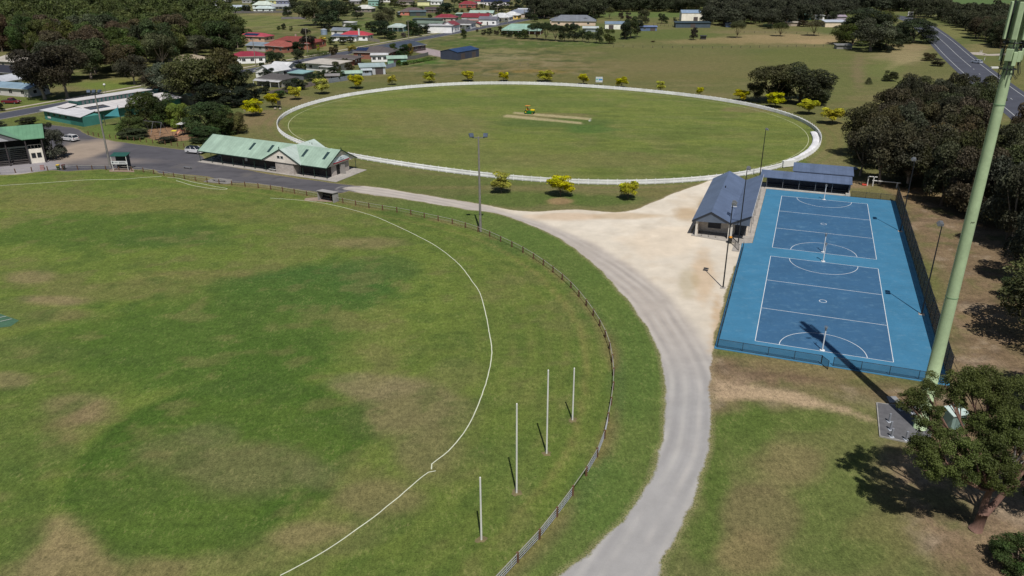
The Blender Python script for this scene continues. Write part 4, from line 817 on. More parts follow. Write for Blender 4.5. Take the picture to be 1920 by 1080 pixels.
# grandstand at the left edge
t = thing('grandstand', 'grandstand with mid green gabled roof, dark interior and open steps at the left edge', 'grandstand', (-105.3, 171.2, 0), R(28))
GS = (110, 156, 124)
b = MB(); b.slab([(-30, -.7, 5.6), (-11.2, -.7, 5.6), (-7.2, 3.9, 7.9), (-30, 3.9, 7.9)], .12); b.slab([(-3.2, -.7, 5.6), (1., -.7, 5.6), (1., 3.9, 7.9), (-7.2, 3.9, 7.9)], .12); b.slab([(-30, 3.9, 7.9), (1, 3.9, 7.9), (1, 8.6, 5.6), (-30, 8.6, 5.6)], .12)
b.build('roof', M('metal_roof', GS, .45, .1, axis=0, pitch=.76, ribv=.9), t)
b = MB(); b.slab([(-11.2, -1.2, 5.62), (-7.2, -1.2, 7.5), (-7.2, 3.9, 7.93), (-11.2, -.7, 5.62)], .1); b.slab([(-7.2, -1.2, 7.5), (-3.2, -1.2, 5.62), (-3.2, -.7, 5.62), (-7.2, 3.9, 7.93)], .1); b.build('gable_roof', M('metal_roof', (128, 172, 142), .45, .1, axis=1, pitch=.76, ribv=.9), t)
b = MB(); b.extr([(-10.9, 5.6), (-3.5, 5.6), (-7.2, 7.35)], -1.0, -.9); b.build('gable_wall', M('ribbed_wall', (92, 92, 96), .7, axis=0, pitch=.3), t); b = MB(); b.extr([(-8.6, 5.62), (-5.8, 5.62), (-7.2, 6.4)], -1.05, -1.0); b.build('gable_vent', M('paint', (190, 190, 196), .6), t)
b = MB(); b.box(-30, 0, 5.0, 8, 0, 5.5); b.box(-.25, 0, 0, 5.0, 0, 3.2); b.box(-2.9, -2.7, 0, 5.0, 0, 3.2); b.box(-2.7, -.25, 0, .2, 0, 3.2); b.box(-30, -10.6, 0, .2, 0, 3.2); b.box(-10.6, -10.4, 0, 5, 0, 3.2); b.build('wall', M('render_wall', (206, 200, 188), .8), t)
b = MB(); b.box(-2.7, -.25, .2, 5, 3.0, 3.15); b.box(-30, -10.6, .2, 5, 3.0, 3.15); b.build('deck', M('concrete', (90, 88, 88), .9), t)
b = MB(); b.box(-30, .3, 4.9, 4.98, 3.1, 5.5); b.build('shade_lining', M('paint', (34, 36, 38), .9), t)  # dark sheet over the back wall, standing in for shade under the roof
b = MB()
for k in range(9): b.box(-10.3, -6.9, .1+k*.5, .65+k*.5, k*.33, k*.33+.12); b.box(-6.5, -3.0, .1+k*.5, .65+k*.5, k*.33, k*.33+.12)
b.box(-6.85, -6.55, .1, 4.6, 0, .1); b.build('step', M('wood', (74, 68, 68), .85), t)  # steps coloured darker to paint in the shade of the stand
for x in (-10.4, -6.7, -2.9, .3):
    b = MB(); b.box(x-.12, x+.12, -.5, -.26, 0, 5.55); b.build('post', M('paint', (62, 56, 58), .8), t)
for x in (-2.3, -1.2): b = MB(); b.box(x, x+.85, -.05, 0, 1.2, 2.3); w_ = b.build('window', M('paint', (70, 66, 64), .6), t); b = MB(); b.box(x+.08, x+.77, -.07, -.05, 1.28, 2.22); b.build('pane', GLASS, w_)
b = MB(); b.bar((-2.7, 0, 4.1), (0, 0, 4.1), .05, .05); b.bar((0, 0, 4.1), (0, 5, 4.1), .05, .05)
for k in range(5): b.bar((-2.7+k*.67, 0, 3.2), (-2.7+k*.67, 0, 4.1), .04, .04)
b.build('railing', M('paint', (150, 146, 140), .6), t)

# kindergarten
t = thing('kindergarten', 'teal walled low building with white roofs, clerestory and solar panels by the street', 'building', (-133, 220.4, 0), R(-32.4))
TEAL = M('ribbed_wall', (58, 116, 108), .6, axis=0, pitch=.25, ribv=.9); WR = M('metal_roof', (222, 222, 226), .5, .05, axis=0, pitch=.76, ribv=.94); WRY = M('metal_roof', (224, 220, 220), .5, .05, axis=1, pitch=.76, ribv=.94)
b = MB(); b.box(.3, 19.5, .3, 5.6, 0, 2.55); b.box(.3, 15.0, 5.6, 34, 0, 2.55); b.box(1.6, 6.5, 7.2, 30, 2.5, 4.55); b.build('wall', TEAL, t)
b = MB(); b.slab([(-.4, -.4, 2.75), (20, -.4, 2.75), (16.2, 6.2, 3.1), (-.4, 6.2, 3.1)], .15); b.slab([(-.4, 6.2, 3.1), (1.6, 6.2, 3.1), (1.6, 34.4, 3.1), (-.4, 34.4, 2.9)], .15); b.build('roof', WR, t, 'white front roof')
b = MB(); b.slab([(6.5, 6.2, 3.5), (15.9, 6.2, 2.8), (15.9, 34.4, 2.8), (6.5, 34.4, 3.5)], .15); b.slab([(1.0, 6.6, 4.7), (7.1, 6.6, 4.95), (7.1, 30.5, 4.95), (1., 30.5, 4.7)], .15); b.slab([(1.6, 3.4, 3.3), (6.2, 3.4, 3.3), (6.2, 6.9, 3.8), (1.6, 6.9, 3.8)], .12); b.build('long_roof', WRY, t)
for k in range(14):
    b = MB(); b.box(6.52, 6.58, 8.2+k*1.25, 9.0+k*1.25, 3.6, 4.5); b.build('clerestory_window', M('paint', (150, 156, 160), .4), t)
for k in range(4):
    b = MB(); b.box(2.2+k*2.9, 3.1+k*2.9, .24, .29, 1.5, 2.1); w_ = b.build('window', M('paint', (34, 66, 66), .6), t); b = MB(); b.box(2.28+k*2.9, 3.02+k*2.9, .22, .24, 1.58, 2.02); b.build('pane', GLASS, w_)
b = MB(); b.box(2.0, 3.6, .2, .24, .6, 1.1); b.build('sign_board', WHITE, t)
b = MB(); b.box(13.4, 19.52, .24, .29, .02, 2.5); b.build('cladding', M('ribbed_wall', (36, 92, 84), .6, axis=0, pitch=.25), t)
for k in range(6):
    b = MB(); zf = lambda x: 3.5-.7*(x-6.5)/9.4
    y0 = 6.5+k*1.0; b.slab([(10, y0, zf(10)+.12), (13.4, y0, zf(13.4)+.12), (13.4, y0+.9, zf(13.4)+.12), (10, y0+.9, zf(10)+.12)], .05); b.build('solar_panel', M('glass', (44, 50, 60)), t)
t = thing('shade_sail', 'turquoise triangular shade sail beside the kindergarten', 'shade sail', G(215, 236), 0)
b = MB(); n = 8; A, B_, C_ = np.array([-2.3, 0, 2.6]), np.array([2.4, -1, 2.7]), np.array([.4, 3.0, 4.6]); vs = []; fs = []; id_ = {}
for i in range(n+1):
    for j in range(n+1-i):
        u, v = i/n, j/n; w_ = 1-u-v; P_ = A*w_+B_*u+C_*v; P_ = P_+np.array([1.2, 1.2, -.0])*0; m3 = (A+B_+C_)/3; sgn = 27*u*v*w_+1.3*(u*v+v*w_+w_*u); P_ = P_+(m3-P_)*.18*sgn; id_[i, j] = len(vs); vs.append(P_)
for i in range(n):
    for j in range(n-i):
        fs.append((id_[i, j], id_[i+1, j], id_[i, j+1]))
        if j < n-i-1: fs.append((id_[i+1, j], id_[i+1, j+1], id_[i, j+1]))
b.add(vs, fs); o = b.build('sail', M('paint', (50, 122, 128), .8), t); md = o.modifiers.new('s', 'SOLIDIFY'); md.thickness = .02
for p_ in (A, B_, C_): b = MB(); b.tube([(p_[0]*1.08, p_[1], 0), (p_[0]*1.04, p_[1], p_[2]+.4)], .08, 6); b.build('post', M('paint', (70, 76, 80), .5), t)
# playground
struct(link('x', bpy.data.meshes.new('x'))) if False else None
t = thing('swing_set', 'tall steel swing frame on the bark mulch of the playground', 'swing set', G(290, 251), R(-22))
b = MB(); b.tube([(-3, 0, 3.2), (3, 0, 3.2)], .06, 6); b.build('crossbar', STEEL, t)
for x in (-3, 0.2, 3):
    for s_ in (-1, 1): b = MB(); b.tube([(x, 0, 3.2), (x+.2*(x > 2), s_*1.5, 0)], .05, 6); b.build('leg', STEEL, t)
for x in (-2, -.8, 1.2, 2.3):
    b = MB(); b.tube([(x-.22, 0, 3.2), (x-.22, 0, .55)], .012, 4); b.tube([(x+.22, 0, 3.2), (x+.22, 0, .55)], .012, 4); b.box(x-.25, x+.25, -.1, .1, .5, .55); b.build('swing_seat', TYRE, t)
t = thing('climbing_frame', 'small play tower with a white panel roof and slide on the mulch', 'climbing frame', G(343, 253), R(-20))
for x, y in ((-.7, -.7), (.7, -.7), (-.7, .7), (.7, .7)): b = MB(); b.tube([(x, y, 0), (x, y, 2.9)], .06, 6); b.build('post', M('paint', (50, 60, 64), .5), t)
b = MB(); b.slab([(-.9, -.9, 2.9), (.9, -.9, 2.9), (.9, .9, 3.1), (-.9, .9, 3.1)], .06); b.build('roof', M('paint', (206, 206, 204), .5), t); b = MB(); b.box(-.8, .8, -.8, .8, 1.2, 1.28); b.build('deck', M('paint', (120, 60, 50), .6), t)
b = MB(); b.slab([(-.3, -.7, 1.3), (.3, -.7, 1.3), (.3, -2.6, .25), (-.3, -2.6, .25)], .05); b.bar((-.3, -.7, 1.4), (-.3, -2.6, .35), .04, .2); b.bar((.3, -.7, 1.4), (.3, -2.6, .35), .04, .2); b.build('slide', M('paint', (216, 160, 130), .4), t)
t = thing('sandpit_table', 'low play table with a yellow roof on the mulch beside the swings', 'play table', G(328, 257), 0); b = MB(); b.slab([(-.6, -.4, 1.6), (.6, -.4, 1.6), (.6, .4, 1.7), (-.6, .4, 1.7)], .05); b.build('roof', M('paint', (228, 214, 60), .5), t)
for s_ in (-1, 1): b = MB(); b.tube([(s_*.5, 0, 0), (s_*.5, 0, 1.65)], .04, 5); b.build('post', M('paint', (90, 60, 60), .6), t)
b = MB(); b.bar((-.8, -.8, .4), (.8, -.8, .4), .2, .2); b.build('beam', M('paint', (60, 30, 30), .6), t)
# log bollards by the car park, playground fence
bo = thing('bollard', 'short brown log bollard in the row between the car park and the playground', 'bollard', (0, 0, 0), 0, 'log bollards along the car park')
b = MB(); b.tube([(0, 0, 0), (0, 0, .95)], .11, 8); b.build('post', LOG, bo)
P = resample(np.array(gp((166, 253), (190, 257), (240, 263), (300, 270), (345, 276))), 2.1)
for i, p in enumerate(P):
    if i == 0: bo.location = (*p, 0)
    else: dup(bo, (*p, 0))
P = gp((240, 250), (262, 257), (300, 262), (345, 266), (372, 263)); t = thing('playground_fence', 'low dark rail fence around the playground mulch', 'fence', (*P[0], 0)); o0 = P[0]; PR = resample(np.array(P), 2.)
for p in PR: b = MB(); b.tube([(*(p-o0), 0), (*(p-o0), 1.0)], .04, 5); b.build('post', BLACK, t)
b = MB()
for zz in (.95, .5):
    for p, q in zip(PR[:-1], PR[1:]): b.tube([(*(p-o0), zz), (*(q-o0), zz)], .025, 4)
b.build('rail', BLACK, t)
for (px, py) in ((270, 214), (306, 214)):
    pass

# scoreboard beyond the oval, small signs and benches
t = thing('scoreboard', 'white notice board with blue and green blocks on two legs behind the picket fence', 'sign', G(1123, 159.5), R(-4))
b = MB(); b.box(-1.2, 1.2, -.06, .06, 1.0, 2.85); bd = b.build('board', M('paint', (226, 232, 234), .6), t)
b = MB(); b.box(-1.1, -.3, -.075, -.062, 1.75, 2.15); b.build('green_block', M('paint', (96, 190, 170), .6), bd); b = MB(); b.box(-.1, 1.1, -.075, -.062, 1.65, 2.15); b.build('blue_block', M('paint', (60, 150, 215), .6), bd); b = MB(); b.box(-1.0, 0, -.075, -.062, 1.25, 1.35); b.box(-1.0, .9, -.075, -.062, 2.4, 2.5); b.build('lettering', M('paint', (130, 170, 200), .6), bd)
for s_ in (-1, 1): b = MB(); b.box(s_*1.25-.05, s_*1.25+.05, -.05, .05, 0, 3.0); b.build('leg', STEEL, t)
bench(G(1024, 156), R(-3), 'grey seat behind the picket fence under a golden tree', (150, 148, 150), False, 3.0)
t = thing('notice_board', 'small dark notice board on two posts with round stones beside the golden trees', 'sign', G(524, 203), .3)
b = MB(); b.box(-.55, .55, -.05, .05, 1.0, 2.3); b.build('board', M('paint', (60, 56, 50), .7), t)
for s_ in (-1, 1): b = MB(); b.tube([(s_*.5, 0, 0), (s_*.5, 0, 1.8)], .05, 6); b.build('post', M('wood', (110, 100, 90), .8), t)
for (px, py, l_) in ((516, 205.5, 'round pale boulder left of the dark notice board'), (525.5, 206, 'round pale boulder right below the dark notice board')):
    b = MB(); b.ball((0, 0, .3), .42, 10, 7, (1, .9, .8)); o = b.build('boulder', M('concrete', (176, 166, 150), .9), smooth=True); o.location = G(px, py); tag(o, l_, 'rock')
b = MB(); b.box(-1.1, 1.1, -.3, .3, 0, .35); o = b.build('timber_block', M('wood', (178, 166, 150), .8)); o.location = G(464, 208); o.rotation_euler = (0, 0, .2); tag(o, 'pale timber block lying under the leftmost golden tree', 'block')

# ------------------------------------------------------------------ vehicles
def car(px, py, yaw, rgb, label, L=4.5, Wd=1.8, H=1.5, kind='hatch', roofc=None, rails=False, name='parked_car', cat='car'):
    t = thing(name, label, cat, G(px, py, .03) if px is not None else (0, 0, 0), yaw); m = M('paint', rgb, .25, .1); hl_ = L/2; w = Wd/2
    prof = {'hatch': [(-1, .35), (-1, .78), (-.93, .95), (-.5, .99), (.38, .97), (.9, .82), (1, .62), (1, .35)], 'ute': [(-1, .4), (-1, 1.02), (-.9, 1.04), (-.2, 1.05), (.45, 1.0), (.92, .92), (1, .7), (1, .4)]}[kind]
    if kind == 'hatch': prof = [(a, c*H/1.5) for a, c in prof]
    b = MB(); n = len(prof); vs = []; rows = []
    for (yy, ins) in ((-w, .06), (-w+.05, 0), (w-.05, 0), (w, .06)): vs += [(a*(hl_-ins), yy, c-(ins*.6 if c > .6 else 0)) for a, c in prof]
    fs = [tuple(reversed(range(n)))]+[(r_*n+i, (r_+1)*n+i, (r_+1)*n+(i+1) % n, r_*n+(i+1) % n) for r_ in range(3) for i in range(n)]+[tuple(3*n+i for i in range(n))]
    b.add(vs, fs); b.build('body', m, t)
    zb = .96*H/1.5 if kind == 'hatch' else 1.02
    if kind == 'hatch': x0b, x0t, x1t, x1b = -.95*hl_, -.78*hl_, .12*hl_, .45*hl_
    else: x0b, x0t, x1t, x1b = -.22*hl_, -.16*hl_, .2*hl_, .48*hl_
    zt = H-.05; wi = w-.08; wt = w-.24
    def frus(xa, xb, xc, xd, z0, z1, wa, wb): return [(xa, -wa, z0), (xd, -wa, z0), (xd, wa, z0), (xa, wa, z0), (xb, -wb, z1), (xc, -wb, z1), (xc, wb, z1), (xb, wb, z1)]
    FS = [(0, 3, 2, 1), (4, 5, 6, 7), (0, 1, 5, 4), (1, 2, 6, 5), (2, 3, 7, 6), (3, 0, 4, 7)]
    b = MB(); b.add(frus(x0b, x0t, x1t, x1b, zb-.02, zt, wi, wt), FS); b.build('window', GLASS, t)
    b = MB(); b.add(frus(x0t-.03, x0t+.05, x1t-.05, x1t+.03, zt-.01, zt+.06, wt+.02, wt-.08), FS); b.build('roof', M('paint', roofc, .2) if roofc else m, t)
    b = MB()
    for s_ in (-1, 1):
        for (xa, xb) in ((x0b, x0t), ((x0b+x1b)/2-.05, (x0t+x1t)/2), (x1b, x1t)): b.bar((xa, s_*(wi+.005), zb), (xb, s_*(wt+.01), zt+.02), .09, .06)
    b.build('pillar', m, t)
    if rails:
        for s_ in (-1, 1): b = MB(); b.bar((x0t, s_*(wt-.02), zt+.1), (x1t, s_*(wt-.02), zt+.1), .04, .05); b.build('roof_rail', BLACK, t)
    for s_ in (-1, 1):
        b = MB(); b.box(hl_-.14, hl_+.0, s_*w*.62-.2, s_*w*.62+.2, .58*H/1.5, .72*H/1.5); b.build('headlight', M('paint', (210, 214, 220), .15), t)
        b = MB(); b.box(-hl_-.005, -hl_+.1, s_*w*.8-.1, s_*w*.8+.1, .62*H/1.5, .86*H/1.5); b.build('tail_light', M('paint', (150, 30, 30), .3), t)
        for xx in (-.6, .6):
            b = MB(); b.tube([(xx*hl_, s_*(w-.22), .33), (xx*hl_, s_*(w+.01), .33)], .33, 14); tw = b.build('wheel', TYRE, t); b = MB(); b.tube([(xx*hl_, s_*(w+.01), .33), (xx*hl_, s_*(w+.025), .33)], .2, 10); b.build('rim', STEEL, tw)
    if kind == 'ute':
        b = MB(); b.box(-.94*hl_, -.25*hl_, -w+.12, w-.12, 1.03, 1.06); b.build('tray', M('paint', (60, 50, 50), .7), t)
    return t
car(131, 264, R(-22+180), (232, 232, 234), 'white station wagon parked on the asphalt near the teal building', 4.8, 1.85, 1.65, rails=True)
car(367, 287, R(-18), (236, 236, 240), 'white car with black roof parked at the end of the club hall', 4.6, 1.88, 1.66, roofc=(24, 24, 30))
car(22, 194, R(-4), (122, 42, 52), 'dark red utility vehicle parked on the verge across the street', 5.6, 1.95, 1.75, kind='ute')
car(1831, 118.5, R(112), (196, 206, 222), 'silver blue car driving on the highway near the driveway', 4.6, 1.8, 1.5)
car(1664, 26.5, R(120), (232, 234, 238), 'white car far away on the highway bend', 4.8, 1.9, 1.6)
for (px, py, c_, l_, dy) in ((839, 56.5, (232, 232, 236), 'white car parked before the white gabled shop', 0), (855, 53.8, (226, 228, 232), 'white car parked beside the grey roofed house on the street', 0), (869, 51.8, (30, 40, 86), 'dark blue car parked behind the silver car on the street', 0), (879.5, 52.6, (150, 158, 178), 'silver grey car parked on the edge of the street', 0), (918.5, 43.5, (232, 232, 236), 'white van like car parked before the white shop', 0), (936, 41.2, (36, 42, 56), 'black car parked farthest along the street', 0)):
    car(px, py, STY+R(4), c_, l_, 4.6, 1.8, 1.5 if px != 918.5 else 1.8)
for (a_, b_, l_, c_) in ((925.5, 44, 'dark blue bin like trailer box beside the white van', (40, 52, 110)),):
    t = thing('box_trailer', l_, 'trailer', G(a_, b_), STY); b = MB(); b.bevbox(-.9, .9, -.6, .6, .5, 1.5, .05); b.build('box', M('paint', c_, .5), t)
    for s_ in (-1, 1): b = MB(); b.tube([(0, s_*.6, .3), (0, s_*.75, .3)], .3, 10); b.build('wheel', TYRE, t)

# ride-on mower with driver on the cricket square
t = thing('ride_on_mower', 'green ride on mower with yellow bonnet and orange canopy on the cricket square', 'mower', G(992, 213), R(-20)); MG = M('paint', (30, 122, 52), .4); MY = M('paint', (236, 206, 30), .4)
b = MB(); b.bevbox(-1.3, 1.6, -.55, .55, .45, .85, .08); b.build('chassis', MG, t); b = MB(); b.bevbox(.5, 1.7, -.45, .45, .85, 1.35, .12); b.build('bonnet', MY, t)
b = MB(); b.bevbox(-1.2, 1.2, -1.0, 1.0, .15, .42, .06); b.build('mower_deck', MG, t)
b = MB(); b.bevbox(-.75, -.2, -.3, .3, .95, 1.08, .04); b.bevbox(-.85, -.7, -.3, .3, 1.0, 1.5, .04); b.build('seat', MY, t)
for x, rr_ in ((-.8, .5), (1.2, .33)):
    for s_ in (-1, 1): b = MB(); b.tube([(x, s_*.6, rr_), (x, s_*.85, rr_)], rr_, 14); w_ = b.build('wheel', TYRE, t); b = MB(); b.tube([(x, s_*.85, rr_), (x, s_*.87, rr_)], rr_*.5, 10); b.build('rim', MY, w_)
b = MB(); b.slab([(-1.1, -.6, 2.3), (.3, -.6, 2.35), (.3, .6, 2.35), (-1.1, .6, 2.3)], .07); b.build('canopy', M('paint', (226, 150, 60), .5), t)
for s_ in (-1, 1): b = MB(); b.tube([(-.95, s_*.5, .8), (-.95, s_*.5, 2.25)], .035, 5); b.build('canopy_post', BLACK, t)
b = MB(); b.tube([(.45, 0, 1.1), (.25, 0, 1.45)], .03, 5); b.tube([(.25+.05*math.cos(k), .17*math.sin(k), 1.45+.0*math.cos(k)) for k in np.linspace(0, 6.283, 12)], .02, 4, False); b.build('steering_wheel', BLACK, t)
def skinned(name, verts, edges, radii, mat, parent=None, root=0):
    me = bpy.data.meshes.new(name); me.from_pydata(verts, edges, []); me.materials.append(mat); o = bpy.data.objects.new(name, me); COL.objects.link(o); o.parent = parent
    o.modifiers.new('skin', 'SKIN'); sv = me.skin_vertices[0].data if me.skin_vertices else None
    if sv is None: me.skin_vertices.new() if hasattr(me.skin_vertices, 'new') else None; sv = me.skin_vertices[0].data
    for i, r_ in enumerate(radii): sv[i].radius = (r_, r_)
    sv[root].use_root = True
    s2 = o.modifiers.new('sub', 'SUBSURF'); s2.levels = 1; s2.render_levels = 1; return o
mw = t.location; rz_ = R(-20)
V = [(0, 0, 0), (0, 0, .28), (0, 0, .48), (0, 0, .56), (.03, 0, .7), (.04, 0, .8), (0, .2, .46), (.12, .27, .22), (.36, .2, .26), (0, -.2, .46), (.12, -.27, .22), (.36, -.2, .26), (.05, .1, -.02), (.48, .14, .04), (.52, .14, -.38), (.64, .14, -.42), (.05, -.1, -.02), (.48, -.14, .04), (.52, -.14, -.38), (.64, -.14, -.42)]
Ee = [(0, 1), (1, 2), (2, 3), (3, 4), (4, 5), (2, 6), (6, 7), (7, 8), (2, 9), (9, 10), (10, 11), (0, 12), (12, 13), (13, 14), (14, 15), (0, 16), (16, 17), (17, 18), (18, 19)]
Rr = [.16, .16, .14, .055, .1, .085, .07, .05, .04, .07, .05, .04, .1, .075, .05, .045, .1, .075, .05, .045]
o = skinned('person', V, Ee, Rr, M('paint', (150, 52, 40), .8)); o.location = (mw[0]+math.cos(rz_)*-.5, mw[1]+math.sin(rz_)*-.5, 1.16); o.rotation_euler = (0, 0, rz_); tag(o, 'person in a dark red shirt seated driving the green mower under its canopy', 'person')
b = MB(); b.ball((.04, 0, .8), .115, 10, 6, (1, 1, .8)); b.box(.04, .22, -.09, .09, .8, .815); b.build('cap', M('paint', (60, 40, 36), .8), o)
t = thing('stumps', 'white stumps and marker at the right end of the cricket pitch', 'stumps', G(1107, 227.5), R(-5))
for k in (-1, 0, 1): b = MB(); b.tube([(k*.15, 0, 0), (k*.15, 0, .8)], .035, 6); b.build('stump', WHITE, t)
b = MB(); b.bevbox(-.5, -.1, -.2, .2, 0, .35, .05); b.build('base', WHITE, t)

# ------------------------------------------------------------------ telecom tower and its compound
mp_ = G(1724, 803); t = thing('telecom_tower', 'tall pale green tapering telecom monopole with panel antennas at the top', 'tower', mp_)
t.scale = (.96, .96, 1.014); PG = M('paint', (182, 204, 162), .5)
b = MB(); zs = [0, 10, 20, 31, 33.6, 41.0]; rs = [.66, .585, .51, .43, .41, .38]; b.tube([(0, 0, z) for z in zs], rs, 32, True); b.build('pole', PG, t, smooth=True)
for z, r_ in ((.05, .85), (14.0, .575), (31.1, .46)): b = MB(); b.tube([(0, 0, z-.04), (0, 0, z+.04)], r_, 32); b.build('flange', M('paint', (128, 160, 124), .5), t)
b = MB()
for k in range(3): a_ = R(-110+k*12); b.tube([(math.cos(a_)*.5, math.sin(a_)*.5, 21.2), (math.cos(a_)*.57, math.sin(a_)*.57, 21.2)], .03, 6)
b.build('bolt', BLACK, t)
b = MB(); n = 24; b.tube([(.62*math.cos(6.283*k/n), .62*math.sin(6.283*k/n), 35.9) for k in range(n+1)], .05, 6, False); b.tube([(.62*math.cos(6.283*k/n), .62*math.sin(6.283*k/n), 33.9) for k in range(n+1)], .04, 6, False)
for k in range(6): a_ = 6.283*k/6; b.tube([(.4*math.cos(a_), .4*math.sin(a_), 35.9), (.95*math.cos(a_), .95*math.sin(a_), 35.9)], .05, 5); b.tube([(.72*math.cos(a_), .72*math.sin(a_), 34.2), (.72*math.cos(a_), .72*math.sin(a_), 39.2)], .05, 6)
b.build('antenna_mount', M('paint', (42, 46, 48), .6), t)
for a_ in (-128, -78, -20, 40, 100, 165):
    ar = R(a_); b = MB(); b.bevbox(-.09, .09, -.2, .2, 36.15, 38.95, .05); e = b.build('panel_antenna', PG, t); e.location = (.86*math.cos(ar), .86*math.sin(ar), 0); e.rotation_euler = (0, 0, ar)
for i, (a_, z, sx, sz) in enumerate(((-135, 34.55, .26, .62), (-100, 34.2, .16, .7), (-75, 34.5, .2, .55), (-40, 34.6, .26, .6), (10, 34.4, .22, .6), (70, 34.4, .26, .6), (150, 34.5, .26, .6))):
    ar = R(a_); b = MB(); b.bevbox(-.1, .1, -sx, sx, z, z+sz*1.5, .03); e = b.build('radio_unit', PG, t); e.location = (.74*math.cos(ar), .74*math.sin(ar), 0); e.rotation_euler = (0, 0, ar)
b = MB()
for k in range(9):
    a_ = R(-160+k*33); c_, s_ = math.cos(a_), math.sin(a_)
    b.tube([(c_*.45, s_*.45, 35.6), (c_*.8, s_*.8, 35.2), (c_*.78, s_*.78, 34.2), (c_*.95, s_*.95, 33.6), (c_*.8, s_*.8, 33.15), (c_*.5, s_*.5, 33.5), (c_*.4, s_*.4, 34)], .028, 5)
b.build('cable', BLACK, t)
b = MB(); b.bevbox(-.3, .3, -.12, .12, 33.95, 34.1, .03); e = b.build('dish_lamp', WHITE, t); e.location = (-1.35, -.3, 0)
b = MB(); b.bar((-1.3, -.3, 34.0), (-.4, -.1, 34.3), .04, .04); b.build('bracket', BLACK, t)
pad('equipment_slab', [(1644, 757), (1716, 767), (1750, 800), (1738, 838), (1650, 819)], .12, M('concrete', (104, 104, 108), .9), 'dark grey equipment slab at the tower foot')
b = MB(); Q_ = gp((1644, 757), (1716, 767), (1750, 800), (1738, 838), (1650, 819)); cc = sum(Q_)/5
for i in range(5): p_, q_ = Q_[i], Q_[(i+1) % 5]; p_ = cc+(p_-cc)*1.01; q_ = cc+(q_-cc)*1.01; b.bar((*p_, .07), (*q_, .07), .1, .15)
struct(b.build('slab_edge', M('concrete', (170, 168, 164), .9)), 'pale edge of the equipment slab')
bo = None
for (px, py, l_) in ((1667, 791, 'grey bollard on the slab, upper of the left three'), (1669.5, 806, 'grey bollard on the slab, middle of the left three'), (1671.5, 819, 'grey bollard on the slab, lower of the left three'), (1699, 825, 'grey bollard on the slab nearest the tree'), (1689, 769, 'grey bollard on the slab in the tower shadow'), (1712, 775, 'short grey bollard on the slab by the tower foot')):
    t = thing('pipe_bollard', l_, 'bollard', G(px, py, .12), 0, 'grey pipe bollards on the equipment slab'); b = MB(); b.tube([(0, 0, 0), (0, 0, .95)], .11, 10); b.build('pipe', M('paint', (158, 162, 172), .5, .2), t); b = MB(); b.box(-.2, .2, -.2, .2, 0, .05); b.build('foot', M('paint', (190, 196, 205), .5), t)
pad('small_slab', [(1662, 744), (1680, 744), (1688, 754), (1668, 756)], .08, M('concrete', (150, 152, 156), .9), 'small pale slab lying in the tower shadow')
t = thing('equipment_cabinet', 'pale green metal cabinet with pitched top behind the big gum tree', 'cabinet', G(1786, 800), .25)
b = MB(); b.box(-.8, .8, -.55, .55, 0, 1.7); b.build('body', M('paint', (138, 164, 158), .5), t); b = MB(); b.slab([(-.95, -.7, 1.75), (.95, -.7, 1.75), (.95, .7, 2.1), (-.95, .7, 2.1)], .08); b.build('roof', M('paint', (196, 214, 210), .45), t); b = MB(); b.box(-.35, .35, -.58, -.55, .2, 1.5); b.build('door', M('paint', (120, 146, 140), .5), t)

# ------------------------------------------------------------------ trees
def leaves(cs, rs_, n, size, seed, flat=.75, up=.35, inner=.35, out=.8):
    r_ = np.random.default_rng(seed); cs = np.array(cs, float); rs_ = np.array(rs_, float)
    if rs_.ndim == 1: rs_ = np.stack([rs_, rs_, rs_*flat], 1)
    w = rs_[:, 0]*rs_[:, 2]; w /= w.sum(); k = r_.choice(len(cs), n, p=w)
    d = r_.normal(size=(n, 3)); d /= np.linalg.norm(d, axis=1)[:, None]; d[:, 2] = np.where(r_.random(n) < .6, np.abs(d[:, 2]), d[:, 2])
    rad = 1-inner*r_.random(n)**1.6; rad *= 1+.14*np.sin(d[:, 0]*7+k)*np.sin(d[:, 1]*6+k*2)*np.cos(d[:, 2]*5)
    P = cs[k]+d*rs_[k]*rad[:, None]
    nr = d*out+r_.normal(size=(n, 3))*.75+np.array([0, 0, up]); nr /= np.linalg.norm(nr, axis=1)[:, None]
    a = np.cross(nr, r_.normal(size=(n, 3))); a /= np.linalg.norm(a, axis=1)[:, None]; b = np.cross(nr, a)
    s = size*(.55+.9*r_.random(n))[:, None]
    v = np.stack([P+a*s, P+b*s*.6, P-a*s, P-b*s*.6], 1).reshape(-1, 3)
    return v
def crown_mesh(name, v, mat=None):
    n = len(v)//4; me = bpy.data.meshes.new(name); me.vertices.add(n*4); me.vertices.foreach_set('co', v.astype(np.float32).ravel())
    me.loops.add(n*4); me.loops.foreach_set('vertex_index', np.arange(n*4, dtype=np.int32)); me.polygons.add(n); me.polygons.foreach_set('loop_start', np.arange(0, n*4, 4, dtype=np.int32)); me.polygons.foreach_set('loop_total', np.full(n, 4, np.int32))
    me.materials.append(mat or LEAF); me.update(); me.validate(); return me
def limbs(b, base, r0, targets, fork, seed, n=6):
    r_ = random.Random(seed); base = Vector(base); fk = Vector(fork)
    b.tube([base, base.lerp(fk, .5)+Vector((r_.uniform(-.02, .02), r_.uniform(-.02, .02), 0))*fk.z, fk], [r0*1.15, r0*.85, r0*.72], n+2)
    for q in targets:
        q = Vector(q); m = fk.lerp(q, .5)+Vector((0, 0, -.08*(q-fk).length)); b.tube([fk-Vector((0, 0, .02)), m, q], [r0*.5, r0*.32, r0*.1], n)
